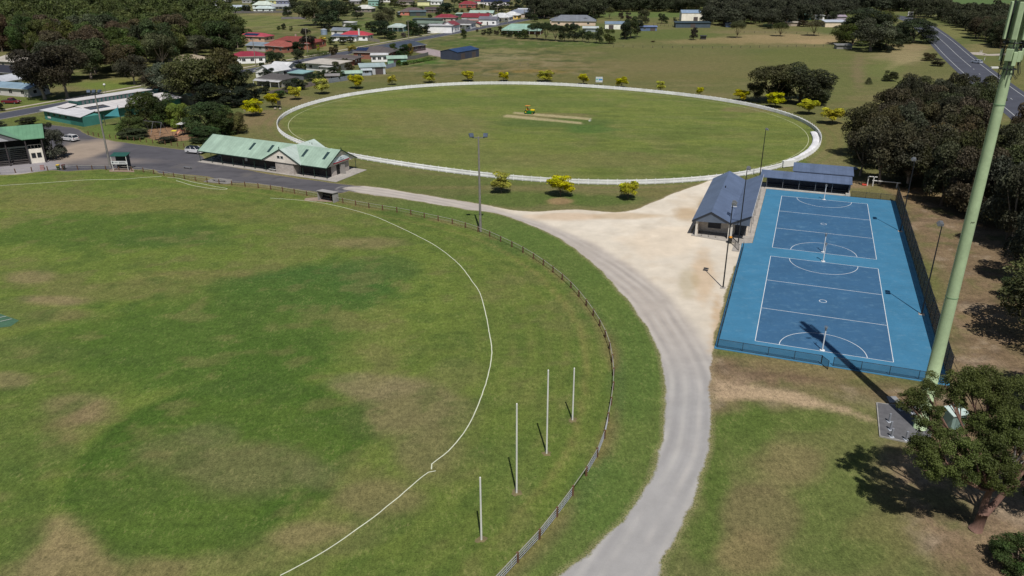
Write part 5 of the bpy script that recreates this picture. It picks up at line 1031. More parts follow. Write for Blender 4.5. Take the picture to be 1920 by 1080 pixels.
def proto(kind, seed):      # unit trees: height 1, crown width 1
    r_ = random.Random(seed); cs = []; rr = []; b = MB()
    if kind == 'gum':       # open, lumpy eucalypt
        nl = r_.randint(19, 25)
        for i in range(nl):
            z = r_.uniform(.3, .86); mx = .37*math.sqrt(max(.05, 1-((z-.52)/.42)**2)); a = i*2.4+r_.uniform(-.4, .4); q = mx*math.sqrt(r_.uniform(.15, 1)); cs.append((q*math.cos(a), q*math.sin(a), z)); rr.append(r_.uniform(.11, .2))
        v = leaves(cs, rr, 11000, .0155, seed, .85, inner=.45); fork = (r_.uniform(-.04, .04), r_.uniform(-.04, .04), .24)
        limbs(b, (0, 0, -.02), .028, [c for c in cs[::2]], fork, seed)
    elif kind == 'bush':    # dense to the ground
        nl = r_.randint(20, 26)
        for i in range(nl):
            z = r_.uniform(.16, .84); mx = .38*math.sqrt(max(.05, 1-((z-.42)/.52)**2)); a = i*2.4+r_.uniform(-.4, .4); q = mx*math.sqrt(r_.uniform(.1, 1)); cs.append((q*math.cos(a), q*math.sin(a), z)); rr.append(r_.uniform(.09, .19))
        v = leaves(cs, rr, 10000, .017, seed, .9, inner=.4); limbs(b, (0, 0, -.02), .03, cs[:5], (0, 0, .2), seed)
    elif kind == 'dome':    # dense rounded crown, leaves almost to the ground
        for i in range(46):
            z = r_.uniform(.1, .84); mx = .4*math.sqrt(max(.05, 1-((z-.3)/.62)**2)); a = i*2.4+r_.uniform(-.4, .4); q = mx*math.sqrt(r_.uniform(.3, 1)); cs.append((q*math.cos(a), q*math.sin(a), z)); rr.append(r_.uniform(.08, .16))
        v = leaves(cs, rr, 17000, .015, seed, .95, inner=.35); limbs(b, (0, 0, -.02), .03, cs[:5], (0, 0, .2), seed)
    elif kind == 'gold':    # small street tree: layered sprays on a thin stem
        nl = 22
        for i in range(nl):
            z = r_.uniform(.3, .86); mx = .36*math.sqrt(max(.05, 1-((z-.55)/.4)**2)); a = i*2.4; q = mx*math.sqrt(r_.uniform(.1, 1)); cs.append((q*math.cos(a), q*math.sin(a), z)); rr.append(r_.uniform(.12, .19))
        v = leaves(cs, rr, 7500, .024, seed, .8, .5, .6, .5); limbs(b, (0, 0, -.02), .018, cs[::2], (0, 0, .2), seed, 5)
    elif kind == 'cone':
        for i in range(26):
            z = .1+.85*i/26; q = .36*(1-z)**.75; a = i*2.4; cs.append((q*math.cos(a), q*math.sin(a), z)); rr.append(.1+.12*(1-z))
        v = leaves(cs, rr, 5500, .018, seed, .9, inner=.4); limbs(b, (0, 0, -.02), .03, [(0, 0, .9)], (0, 0, .5), seed)
    elif kind == 'shade':   # spreading flat-topped tree on bare stems
        for i in range(18):
            a = i*2.4; q = .4*math.sqrt((i+.5)/18); cs.append((q*math.cos(a), q*math.sin(a), .78-.9*q*q+r_.uniform(-.06, .06))); rr.append(r_.uniform(.13, .19))
        v = leaves(cs, rr, 10000, .0165, seed, .9, inner=.5); limbs(b, (0, 0, -.02), .024, cs[::2], (r_.uniform(-.05, .05), 0, .16), seed)
    PV.setdefault(kind, []).append(v); return b.mesh('trunk', BARK if kind not in ('gum',) else BARKP), crown_mesh('crown', v)
PV = {}
PR_ = {k: [proto(k, 100+i*7+j) for j in range(nv)] for i, (k, nv) in enumerate((('gum', 5), ('bush', 4), ('gold', 3), ('cone', 2), ('shade', 3), ('dome', 3)))}
NT = [0]
def tree_at(p, w, h, kind, rgb, label, group=None, name='tree', cat='tree'):
    NT[0] += 1; tm, cm = PR_[kind][NT[0] % len(PR_[kind])]
    t = thing(name, label, cat, p, random.uniform(0, 6.28), group); t.scale = (w, w, h)
    q_ = .04 if kind == 'gold' else .1; j = [random.uniform(1-q_, 1+q_) for _ in range(3)]; a_ = random.uniform(.88, 1.14)
    o = link('trunk', tm, t); o = link('crown', cm, t); c_ = C(*rgb); o.color = (c_[0]*a_*j[0], c_[1]*a_*(j[1]*.5+.5), c_[2]*a_*j[2], 1); return t
def T(px, by, ty, wpx, kind, rgb, label, group=None, name='tree', cat='tree'):
    s = SC(px, by); return tree_at(G(px, by), wpx*s*.98, max(.8, HT(px, by, ty)), kind, rgb, label, group, name, cat)
# looks of leaves
DK = (64, 75, 45); OL = (88, 94, 50); BR_ = (82, 78, 54); GY = (86, 94, 72); GN = (62, 86, 42); DG_ = (46, 56, 38); LM = (132, 152, 36); YL = (202, 188, 40); AU = (128, 110, 50)

def scatter(poly, step, sd):
    r_ = np.random.default_rng(sd); P = np.array(poly); lo, hi = P.min(0), P.max(0); out = []
    gx = np.arange(lo[0], hi[0], step); gy = np.arange(lo[1], hi[1], step*.87)
    for j, y in enumerate(gy):
        for x in gx:
            q = np.array([x+(j % 2)*step/2+r_.uniform(-.3, .3)*step, y+r_.uniform(-.3, .3)*step])
            if sdf(poly, np.array([q[0]]), np.array([q[1]]))[0] < 0: out.append(q)
    return out
def woodpts(poly, step, hr, sd):
    r_ = random.Random(sd); out = []
    for q in sorted(scatter(poly, step, sd), key=lambda q: q[1]):
        h = r_.uniform(*hr); u = PJ((q[0], q[1], h*.8))
        if -70 < u[0] < 2000 and u[1] > -35: out.append((q, h, u))
    return out
def mass(items, wr, cols, label, sd, name='tree_belt', per=1300):     # a far wood that reads as one mass
    if not items: return
    r_ = random.Random(sd); b = MB(); o0 = items[0][0]; out = []
    for n_, (q, h, u) in enumerate(items):
        w = r_.uniform(*wr); h = h*r_.choice((.7, .85, 1, 1.1, 1.25)); b.tube([(q[0]-o0[0], q[1]-o0[1], 0), (q[0]-o0[0]+r_.uniform(-.5, .5), q[1]-o0[1], h*.4)], [.35, .2], 6)
        kd = r_.choice(('gum', 'gum', 'bush', 'dome')); P = PV[kd][r_.randrange(len(PV[kd]))]; st = 5 if kd == 'dome' else 3; P = P.reshape(-1, 4, 3)[r_.randrange(st)::st]; ce = P.mean(1, keepdims=True); P = ce+(P-ce)*1.6
        a = r_.uniform(0, 6.28); x, y = P[..., 0]*math.cos(a)-P[..., 1]*math.sin(a), P[..., 0]*math.sin(a)+P[..., 1]*math.cos(a); out.append(np.stack([x*w+q[0]-o0[0], y*w+q[1]-o0[1], P[..., 2]*h], -1).reshape(-1, 3))
    t = thing(name, label, 'trees', (*o0, 0)); t['kind'] = 'stuff'; b.build('trunks', BARK, t)['kind'] = 'stuff'
    o = link('crowns', crown_mesh('crowns', np.concatenate(out), LEAFM), t); o['kind'] = 'stuff'; o.color = (*C(*cols[0]), 1)
def wood(poly, step, hr, wr, kinds, cols, label, group, sd, cap=60, mlabel=None):
    it = woodpts(poly, step, hr, sd); r_ = random.Random(sd); us = sorted(i_[2][0] for i_ in it); vs = sorted(i_[0][1] for i_ in it[:cap])
    for k, (q, h, u) in enumerate(it[:cap]):
        random.seed(sd*1000+k); c = r_.choice(cols); f = k/max(1, min(cap, len(it)))
        lr = 'left' if u[0] < us[len(us)//3] else 'right' if u[0] > us[2*len(us)//3] else 'middle'
        fb = 'front' if f < .34 else 'back' if f > .67 else 'centre'
        kd = r_.choice(kinds)
        tree_at((q[0], q[1], 0), r_.uniform(*wr), h, kd, c, f"{tone(c)} {'gum' if kd == 'gum' else 'bushy tree'} {label}, {fb} {lr} part", group)
    mass(it[cap:], wr, [cols[1]], mlabel, sd, per=1300)
def tone(c):
    r_, g_, b_ = c
    if r_ > 140: return 'yellow'
    if r_ > g_+4: return 'brownish'
    if g_ > r_+16: return 'fresh green'
    if sum(c) > 215: return 'grey green'
    return 'dark green' if sum(c) > 160 else 'very dark'
# dense wood right of the courts
WR_ = gp((1600, 318), (1640, 338), (1700, 362), (1760, 388), (1825, 432), (1862, 476), (1910, 530), (1965, 610), (2080, 640), (2120, 400), (2040, 330), (1930, 262))+[G(*q, 12)[:2] for q in ((1900, 225), (1845, 222), (1848, 150), (1760, 132), (1700, 140), (1640, 180), (1600, 215))]
wood(WR_, 7.0, (9.5, 14.5), (8, 12), ['gum', 'bush', 'gum', 'bush'], [(74, 70, 52), (72, 78, 46), (82, 78, 56), (78, 84, 66), (74, 78, 46), (84, 78, 54), (64, 68, 46), (70, 74, 56)], 'in the dense wood beside the courts', 'gums of the dense wood right of the courts', 3, 78)
for (px, by, ty, w, l_) in ((1650, 345, 215, 95, 'tall gum with bare leaning trunks at the wood edge behind the dark shelter'), (1702, 352, 250, 80, 'gum with a pale grey trunk behind the white rubbish frame'), (1612, 330, 232, 70, 'reddish brown gum at the left tip of the wood, beside the oval fence')):
    T(px, by, ty, w, 'gum', BR_, l_)
T(1745, 340, 228, 60, 'gum', (128, 112, 44), 'golden flowering wattle rising among the dark wood'); T(1800, 300, 210, 50, 'bush', (122, 104, 48), 'amber tinted wattle deep in the dark wood left of the tower'); T(1605, 285, 230, 30, 'gold', (150, 140, 50), 'small yellowish shrub at the left tip of the wood', name='shrub')
for (px, by, ty, w, rgb, l_) in ((1965, 640, 470, 190, OL, 'gum at the right frame edge below the wood'), (1960, 470, 340, 150, DK, 'dark gum at the right frame edge behind the tower'), (2010, 800, 560, 190, OL, 'gum mostly outside the right frame edge beyond the big tree'), (2010, 985, 700, 190, DK, 'dark gum at the right frame edge behind the big gum trunk')):
    T(px, by, ty, w, 'gum', rgb, l_)
T(1900, 560, 520, 60, 'bush', GN, 'low green shrub on the dirt at the foot of the wood', name='shrub'); T(1895, 430, 370, 60, 'bush', DK, 'dark bush at the foot of the wood right of the tower', name='shrub')
T(1905, 1062, 1012, 90, 'dome', (70, 94, 46), 'glossy green shrub at the bottom right corner on bare dirt', name='shrub', cat='shrub')
T(1700, 352, 341, 22, 'bush', GN, 'small green shrub by the far end of the tall fence', name='shrub', cat='shrub')
# pair beside the oval
T(1446, 193, 117, 90, 'shade', (78, 82, 54), 'open crowned dark tree left of the dense dome, behind the oval'); T(1500, 192, 115, 120, 'dome', (74, 76, 52), 'dense dark domed tree behind the right side of the oval')
T(1535, 190, 140, 50, 'dome', (76, 78, 54), 'lower dark bush joined to the right of the domed tree'); T(1418, 190, 150, 40, 'gum', (78, 82, 50), 'small dark tree at the left foot of the open crowned tree')
# clump by the highway
for (px, by, ty, w, kd, rgb, l_) in ((1598, 84, 38, 78, 'dome', (72, 88, 42), 'green domed bush at the left of the clump beside the highway'), (1632, 96, 30, 80, 'gum', GY, 'tall grey green gum in the middle of the clump beside the highway'), (1660, 92, 50, 60, 'dome', DK, 'dark bush at the front of the clump beside the highway'),
        (1625, 62, 12, 90, 'dome', DK, 'dark gum at the back of the clump beside the highway'), (1648, 62, 16, 60, 'gum', (88, 100, 44), 'light topped tree at the back of the clump beside the highway'), (1712, 80, 33, 74, 'dome', (52, 66, 40), 'dark rounded tree standing alone left of the highway'), (1692, 72, 42, 44, 'dome', (52, 66, 40), 'smaller dark tree joined to the rounded one left of the highway'),
        (1742, 114, 98, 26, 'bush', BR_, 'low dark bush in the paddock left of the highway, upper one'), (1757, 124, 108, 26, 'bush', BR_, 'low dark bush in the paddock left of the highway, lower one'), (1668, 152, 131, 28, 'dome', DK, 'small round bush at the top edge of the dense wood'), (1628, 158, 145, 14, 'cone', DK, 'tiny dark conifer standing alone in the paddock'),
        (1662, 98, 84, 26, 'bush', (48, 56, 40), 'black green low bush at the foot of the highway clump')):
    T(px, by, ty, w, kd, rgb, l_)
# belt right of the highway and far rows
BELT = gp((1702, 33), (1760, 38), (1800, 54), (1838, 78), (1878, 92), (1975, 98), (2100, 96), (2080, 50), (2000, 46), (1900, 42), (1810, 38), (1745, 30))
wood(BELT, 10, (9, 14), (10, 15), ['bush', 'gum', 'bush'], [DK, (66, 72, 48), (62, 74, 52), BR_, (78, 76, 54)], 'in the belt beyond the highway', 'trees of the belt beyond the highway', 5, 30, 'dark mass of trees filling the far part of the belt beyond the highway')
mass(woodpts(gp((1430, 18), (1560, 24), (1640, 24), (1700, 22), (1760, 20), (1700, 8), (1560, 6), (1440, 6)), 13, (10, 16), 6), (13, 18), [(62, 70, 50)], 'dark distant tree row above the highway bend', 6)
mass(woodpts(gp((1318, 49), (1370, 52), (1400, 46), (1440, 53), (1475, 50), (1500, 40), (1575, 40), (1600, 22), (1420, 10), (1335, 14)), 11, (9, 15), 7), (11, 16), [(68, 74, 54)], 'dark grove of gums with houses glimpsed through it, behind the dry paddock', 7)
mass(woodpts(gp((1120, 24), (1290, 24), (1330, 14), (1330, 0), (1100, 0), (1040, 14)), 12, (9, 14), 8), (12, 17), [(60, 68, 46)], 'dark distant trees behind the blue roofed sheds', 8)
mass(woodpts(gp((1000, 36), (1060, 36), (1125, 36), (1130, 10), (1070, 0), (985, 6)), 10, (9, 15), 9), (11, 15), [(66, 74, 48)], 'dark clump of trees behind the large grey roofed house', 9)
mass(woodpts(gp((-200, 2), (360, 4), (560, 0), (980, -2), (1100, -4), (1100, -30), (-200, -30)), 30, (9, 14), 12), (16, 24), [(66, 76, 54)], 'far line of dark trees along the top edge above the town', 12, per=800)
# upper left wood
wood(gp((112, 158), (180, 150), (262, 146), (305, 132), (350, 112), (395, 102), (452, 100), (468, 82), (440, 66), (396, 50), (382, 26), (300, 6), (100, 4), (-80, 4), (-90, 60), (-60, 96), (40, 106)), 13, (10, 20), (12, 21), ['gum', 'gum', 'bush'], [DK, (82, 96, 50), (96, 86, 60), OL, (86, 92, 66), (94, 82, 56), (66, 84, 44), (78, 92, 46)], 'in the upper left wood', 'gums of the upper left wood', 10, 62, 'dark mass of gums filling the back of the upper left wood')
for (px, by, ty, w, rgb, l_) in ((85, 186, 84, 100, (66, 62, 46), 'big brownish gum casting shade on the verge, nearest the street on the left'), (127, 184, 78, 90, (68, 66, 46), 'big dark gum with pale forked stem next to the brownish gum at the street'), (252, 158, 100, 60, (74, 72, 50), 'gum at the right edge of the upper left wood beside the lawn')):
    T(px, by, ty, w, 'gum', rgb, l_)
# kindergarten / playground trees
for (px, by, ty, w, kd, rgb, l_) in ((370, 196, 100, 110, 'gum', OL, 'large olive gum behind the playground, left of the golden trees'), (420, 190, 90, 90, 'gum', (80, 82, 44), 'tall olive gum with pale branches behind the golden trees'), (445, 190, 112, 70, 'gum', DK, 'dark gum nearest the leftmost golden trees'), (325, 188, 112, 80, 'gum', GY, 'grey green gum behind the playground'), (398, 200, 150, 80, 'bush', DG_, 'very dark tree under the olive gums'),
        (440, 200, 165, 60, 'bush', DG_, 'very dark shrub behind the golden trees'), (300, 180, 128, 70, 'gum', BR_, 'brownish tree at the street behind the playground'), (285, 172, 150, 34, 'bush', (170, 172, 140), 'cream flowering bush at the street behind the kindergarten'), (345, 190, 140, 60, 'gum', (92, 90, 66), 'greyish shrubby gum left of the olive gum'),
        (276, 238, 170, 62, 'dome', (66, 80, 38), 'rounded dark green tree left of the playground swings'), (310, 236, 172, 64, 'dome', (56, 74, 36), 'dark green tree directly behind the swings'), (338, 238, 190, 52, 'dome', (112, 136, 26), 'bright lime green tree behind the play tower'), (392, 250, 188, 88, 'dome', (62, 84, 46), 'big deep green tree between the playground and the hall'), (418, 252, 196, 62, 'dome', (64, 84, 44), 'deep green tree nearest the left end of the hall'), (445, 250, 208, 44, 'dome', (104, 100, 52), 'olive brown bush right of the deep green trees'),
        (388, 264, 236, 60, 'dome', (64, 86, 46), 'low deep green bush at the hall corner'), (248, 252, 216, 52, 'dome', (80, 100, 42), 'mid green bush left of the playground'), (252, 258, 240, 60, 'bush', (70, 80, 54), 'low grey green hedge before the mid green bush'), (378, 268, 256, 40, 'bush', DK, 'low dark shrub by the playground fence'), (312, 266, 256, 40, 'bush', (62, 66, 50), 'low dark planting before the playground fence'),
        (100, 297, 240, 52, 'dome', (92, 98, 78), 'grey green rounded bush at the grandstand corner'), (92, 262, 228, 30, 'bush', (58, 66, 46), 'dark bush behind the grandstand roof'), (55, 235, 218, 38, 'bush', (60, 68, 46), 'low dark shrub between the grandstand and the street'), (0, 240, 226, 24, 'bush', (52, 62, 42), 'dark shrub at the left frame edge behind the grandstand'), (0, 208, 192, 16, 'bush', DG_, 'dark shrub at the left frame edge beside the street')):
    T(px, by, ty, w, kd, rgb, l_)
# golden trees round the oval
GT = [(475, 217, 188, 38), (512, 202, 177, 24), (554, 187, 161, 28), (604, 176, 148, 30), (668, 166, 142, 29), (735, 159, 141, 20), (805, 155, 136, 22), (877.5, 152, 135, 25), (945, 152, 135, 22), (1022, 153, 134, 30), (1094, 158, 140, 21), (1165, 164, 144, 24), (1238, 171, 153, 18), (1312, 179, 165, 15), (1390, 189, 168, 28), (1453, 201, 174, 35), (1516, 214, 188, 40), (1560, 232, 200, 38), (940, 361, 324, 44), (1051, 368, 332, 50), (1177, 373, 338, 36)]
GL = ['leftmost golden tree, wide crown, beyond the left end of the oval', 'narrow golden tree beside the dark notice board', 'third golden tree from the left, before the timber fence', 'fourth golden tree from the left, dense and tall', 'golden tree below the pale sheds, fifth from the left', 'small golden tree below the green garden strip, sixth from the left', 'small golden tree below the dark blue shed, left', 'golden tree below the right end of the dark blue shed', 'golden tree behind the top of the picket fence, ninth from the left', 'golden tree with a grey seat below it at the fence', 'small golden tree just left of the white notice board', 'golden tree just right of the white notice board', 'small golden tree, second to the right of the white notice board', 'smallest golden tree, on the right behind the oval', 'golden tree below the open crowned dark tree', 'golden tree before the dense domed tree', 'wide green gold tree right of the domed tree', 'golden tree nearest the dense wood, last on the right', 'golden tree near the mast on the near side of the oval', 'largest golden tree, with a bare patch below, near side of the oval', 'golden tree with thin stem, rightmost on the near side of the oval']
for i, ((px, by, ty, w), l_) in enumerate(zip(GT, GL)):
    random.seed(500+i); T(px, by, ty-2, w*(1.16+.12*math.sin(i*2.3)), 'gold', (196, 196, 34) if i % 3 and i != 16 else (178, 186, 38), l_, 'golden leaved young trees around the oval', 'golden_tree')
    tr_ = COL.objects[-1] if False else None
random.seed(77)
# trees of the town
TR = [(628, 30, 14, 16, 'bush', DK), (650, 30, 12, 20, 'gum', (70, 78, 50)), (648, 12, -4, 22, 'bush', DK), (682, 6, -8, 18, 'bush', (66, 76, 46)), (716, 20, 6, 20, 'bush', (58, 70, 44)), (735, 28, 14, 18, 'bush', (66, 82, 46)), (748, 34, 22, 12, 'bush', (60, 76, 44)), (775, 14, 4, 16, 'bush', DK), (790, 20, 12, 10, 'bush', (70, 84, 46)), (806, 34, 26, 12, 'bush', (54, 70, 42)), (822, 44, 36, 10, 'bush', (62, 76, 44)), (838, 18, 6, 14, 'bush', DK), (855, 24, 14, 14, 'bush', (58, 72, 44)), (866, 26, 18, 10, 'bush', (74, 86, 44)), (880, 22, 12, 14, 'bush', (60, 74, 46)), (896, 24, 14, 12, 'bush', DK), (915, 32, 22, 10, 'bush', (66, 78, 48)), (921, 14, 4, 14, 'bush', DK), (944, 30, 18, 14, 'bush', (56, 70, 44)), (965, 26, 12, 16, 'bush', (64, 76, 48)), (990, 36, 22, 20, 'bush', (60, 72, 46)), (1002, 40, 26, 18, 'bush', DK), (1015, 34, 16, 22, 'gum', (68, 76, 48)), (1005, 22, 6, 20, 'bush', DK), (590, 78, 68, 14, 'bush', (60, 76, 44)), (615, 60, 48, 12, 'bush', (58, 70, 44)), (630, 92, 82, 12, 'bush', (64, 80, 44)), (690, 98, 88, 12, 'bush', (58, 74, 42)), (480, 112, 100, 14, 'bush', (58, 72, 44)), (452, 118, 104, 18, 'bush', DK), (492, 128, 116, 14, 'bush', (62, 78, 46)), (575, 130, 118, 14, 'bush', (58, 74, 44)), (404, 92, 40, 30, 'cone', DG_), (424, 92, 38, 36, 'cone', (50, 64, 40)), (446, 90, 46, 26, 'gum', DK), (390, 82, 60, 30, 'bush', GY), (535, 30, 16, 12, 'bush', DK), (540, 32, 10, 18, 'bush', (58, 72, 46)), (560, 34, 0, 34, 'gum', DK), (592, 48, -6, 66, 'gum', (78, 82, 54)), (618, 52, -4, 60, 'bush', (62, 80, 50)), (636, 40, 2, 44, 'gum', (66, 76, 48)),
 (670, 36, 10, 26, 'bush', DK), (722, 55, 12, 44, 'gum', (84, 90, 58)), (708, 66, 38, 34, 'bush', (44, 64, 38)), (722, 72, 36, 36, 'bush', (44, 62, 38)), (692, 56, 40, 18, 'bush', DK), (735, 74, 58, 24, 'bush', (50, 68, 36)), (660, 62, 44, 38, 'bush', (72, 88, 42)), (774, 66, 36, 34, 'bush', (50, 76, 42)), (796, 63, 46, 24, 'bush', (44, 58, 38)), (812, 60, 47, 22, 'bush', (44, 56, 36)), (784, 67, 50, 20, 'bush', (46, 62, 38)),
 (757, 70, 60, 14, 'bush', (104, 98, 92)), (838, 28, 4, 36, 'bush', (40, 60, 38)), (824, 30, 12, 18, 'bush', DK), (870, 72, 53, 15, 'bush', (72, 86, 42)), (868, 12, -4, 24, 'bush', (56, 76, 42)), (935, 22, 0, 30, 'bush', (70, 80, 62)), (955, 20, 2, 20, 'bush', DK), (925, 20, 8, 20, 'bush', (60, 72, 48)), (905, 15, 6, 18, 'bush', (90, 100, 52)), (972, 20, -4, 20, 'bush', (46, 62, 42)),
 (577, 92, 50, 34, 'bush', (58, 60, 46)), (560, 98, 76, 30, 'bush', (46, 62, 36)), (535, 96, 76, 40, 'bush', (42, 60, 34)), (510, 95, 82, 30, 'bush', (44, 60, 36)), (512, 128, 92, 26, 'bush', (60, 80, 44)), (528, 128, 96, 26, 'bush', (58, 78, 44)), (560, 118, 90, 26, 'gum', (72, 82, 52)), (564, 138, 118, 26, 'bush', (60, 74, 38)), (626, 112, 86, 20, 'gum', (84, 74, 46)), (660, 100, 82, 20, 'gold', (168, 162, 66)),
 (605, 78, 68, 16, 'gold', (212, 196, 40)), (621, 84, 68, 16, 'bush', (66, 84, 44)), (644, 84, 68, 20, 'bush', (62, 72, 42)), (658, 80, 68, 18, 'bush', (64, 74, 42)), (597, 96, 83, 7, 'bush', (150, 160, 40)), (532, 56, 43, 12, 'bush', (58, 70, 42)), (523, 56, 48, 9, 'bush', (60, 72, 42)), (546, 58, 48, 8, 'bush', (84, 92, 52)), (738, 102, 80, 16, 'gum', (76, 100, 40)), (758, 106, 82, 32, 'bush', (50, 76, 40)), (770, 106, 80, 15, 'bush', (128, 118, 60)), (742, 108, 92, 20, 'bush', (52, 80, 40)),
 (472, 190, 152, 44, 'bush', (40, 56, 40)), (456, 196, 160, 36, 'bush', (40, 54, 38)), (505, 148, 126, 28, 'bush', (48, 64, 48)), (560, 168, 146, 34, 'bush', (54, 70, 44)), (545, 176, 150, 30, 'bush', (68, 78, 58)), (586, 156, 136, 26, 'bush', (50, 72, 42)), (604, 150, 130, 24, 'bush', (54, 76, 44)), (622, 146, 124, 24, 'bush', (50, 66, 42)), (632, 138, 114, 20, 'bush', (74, 78, 46)), (655, 136, 116, 20, 'bush', (78, 74, 44)), (640, 148, 132, 20, 'bush', (58, 84, 46)), (525, 184, 168, 30, 'bush', (62, 92, 44)), (648, 128, 108, 14, 'gum', (72, 70, 44)),
 (748, 124, 112, 14, 'bush', (66, 104, 44)), (760, 122, 114, 18, 'bush', (84, 110, 52)), (498, 176, 150, 24, 'bush', DG_),
 (907, 66, 55, 12, 'bush', (70, 70, 48)), (918, 66, 52, 14, 'bush', (58, 66, 42)), (930, 66, 56, 13, 'bush', (76, 70, 50)), (944, 68, 58, 14, 'bush', (54, 68, 40)), (956, 70, 56, 16, 'bush', (56, 72, 44)), (970, 72, 58, 22, 'bush', (50, 72, 38)), (985, 73, 53, 20, 'bush', (72, 96, 42)), (895, 60, 54, 7, 'bush', (88, 76, 56)), (938, 60, 48, 10, 'bush', (76, 76, 42)),
 (1006, 74, 40, 34, 'shade', (60, 74, 44)), (1024, 76, 40, 30, 'shade', (62, 76, 44)), (1042, 77, 44, 28, 'shade', (58, 72, 42)), (1058, 78, 42, 26, 'bush', (54, 68, 42)), (1076, 78, 42, 30, 'bush', (50, 62, 42)), (1092, 78, 54, 20, 'gum', (66, 82, 48)), (1104, 80, 56, 20, 'gum', (78, 92, 62)), (1124, 82, 48, 18, 'bush', (76, 88, 48)), (1142, 82, 52, 26, 'bush', (80, 94, 48)), (1118, 80, 58, 16, 'gum', (88, 104, 70)),
 (1172, 74, 36, 28, 'bush', (50, 60, 38)), (1182, 72, 28, 34, 'bush', (66, 80, 42)), (1194, 70, 34, 26, 'gum', (52, 66, 40)), (1205, 48, 16, 24, 'gum', (84, 86, 56)), (1143, 36, 12, 16, 'shade', (78, 86, 52)), (1115, 44, 26, 14, 'bush', DK), (1210, 44, 22, 16, 'bush', (82, 88, 60)), (1240, 44, 24, 18, 'gum', (72, 86, 46)), (1248, 44, 30, 14, 'bush', (70, 84, 48)), (1265, 40, 32, 9, 'bush', (58, 76, 48)), (1164, 40, 22, 12, 'gum', (72, 70, 48)), (1178, 38, 22, 14, 'bush', (84, 74, 62)),
 (1300, 75, 50, 18, 'bush', (58, 58, 44)), (1381, 71, 36, 29, 'shade', (80, 92, 50)), (1462, 68, 41, 28, 'shade', (82, 88, 52)), (1525, 67, 36, 34, 'shade', (98, 96, 62)), (1506, 50, 37, 24, 'bush', (78, 72, 52)), (1440, 54, 44, 20, 'bush', (52, 74, 50)), (1560, 44, 20, 20, 'gum', DK), (1225, 79, 76, 9, 'bush', (100, 88, 62)),
 (660, 20, 4, 16, 'bush', DK), (740, 14, -2, 24, 'bush', (70, 80, 42)), (755, 16, 2, 20, 'bush', (92, 96, 46)), (712, 10, -4, 20, 'bush', DK), (800, 8, -4, 12, 'bush', DK), (852, 10, -8, 16, 'gum', GY), (386, 12, -2, 20, 'bush', DK), (418, 14, 0, 15, 'bush', (44, 60, 42)), (463, 24, 8, 22, 'bush', (54, 72, 42)), (450, 22, 12, 12, 'bush', (96, 122, 42)), (482, 12, -4, 22, 'bush', (70, 96, 42)), (430, 8, -4, 16, 'bush', DK), (550, 14, -6, 22, 'bush', DK), (1000, 12, -4, 24, 'bush', (62, 78, 52)), (1020, 12, -6, 26, 'bush', DK)]
NM = {'cone': 'conifer', 'gum': 'gum', 'bush': 'rounded tree', 'gold': 'small yellow tree', 'shade': 'spreading tree'}
def where(px, py):
    if py > 110: return 'by the back fences' if px < 700 else 'in the shed garden'
    if px < 480: return 'beside the upper left field'
    if px < 700: return 'among roofs left of the street' if py > 40 else 'behind the far field houses'
    if px < 900: return 'near the street and shops' if py > 30 else 'among the distant town houses'
    if px < 1000: return 'in the green roofed homestead garden' if py > 45 else 'behind the pale hip roofs'
    if px < 1160: return 'in the row along the paddock' if py > 60 else 'behind the large grey house'
    return 'around the small blue stable' if px < 1270 else 'in the top right dry paddock'
used = {}
from collections import Counter
cnt = Counter((tone(c), NM[k], where(px, by)) for px, by, ty, w, k, c in TR)
seenc = Counter()
ORD = ['leftmost', 'second', 'third', 'fourth', 'fifth', 'sixth', 'seventh', 'eighth', 'ninth', 'tenth', 'eleventh', 'twelfth', 'thirteenth', 'fourteenth', 'fifteenth', 'sixteenth']
for (px, by, ty, w, k, c) in sorted(TR, key=lambda q: q[0]):
    key = (tone(c), NM[k], where(px, by)); i = seenc[key]; seenc[key] += 1
    l_ = f'{key[0]} {key[1]} {key[2]}' if cnt[key] == 1 else f'{ORD[min(i, 15)]}'+('' if i == 0 else ' from left')+f' of {key[0]} {key[1]}s {key[2]}'
    T(px, by, max(ty, -20), w, k, c, l_, name='golden_tree' if k == 'gold' else 'tree')
# hedge rows
def hedge(pts, h, w, rgb, label):
    P = resample(curve(gp(*pts), 6), w*.7); o0 = P[0]; cs = [(p[0]-o0[0]+random.uniform(-.2, .2), p[1]-o0[1], h*random.uniform(.45, .62)) for p in P]; rs_ = [(w*.62, w*.62, h*.5) for _ in P]
    v = leaves(cs, rs_, max(600, int(len(P)*260)), .16, 9, inner=.3); t = thing('hedge', label, 'hedge', (*o0, 0)); o = link('foliage', crown_mesh('foliage', v, LEAFM), t); o.color = (*C(*rgb), 1); return t
hedge([(578, 107), (600, 105), (614, 103)], 1.8, 2.2, (88, 110, 44), 'clipped green hedge before the brown brick house')
hedge([(778, 62), (800, 61), (820, 57)], 4.5, 4., (40, 54, 36), 'tall dark hedge on the street corner before the white gabled shop')
hedge([(756, 122), (775, 119), (800, 114), (812, 112)], 1.3, 2.5, (84, 118, 44), 'bright green overgrown strip behind the garden fence')
hedge([(877, 43), (895, 40)], 1.6, 1.6, (72, 84, 42), 'low hedge before the red roofed building')

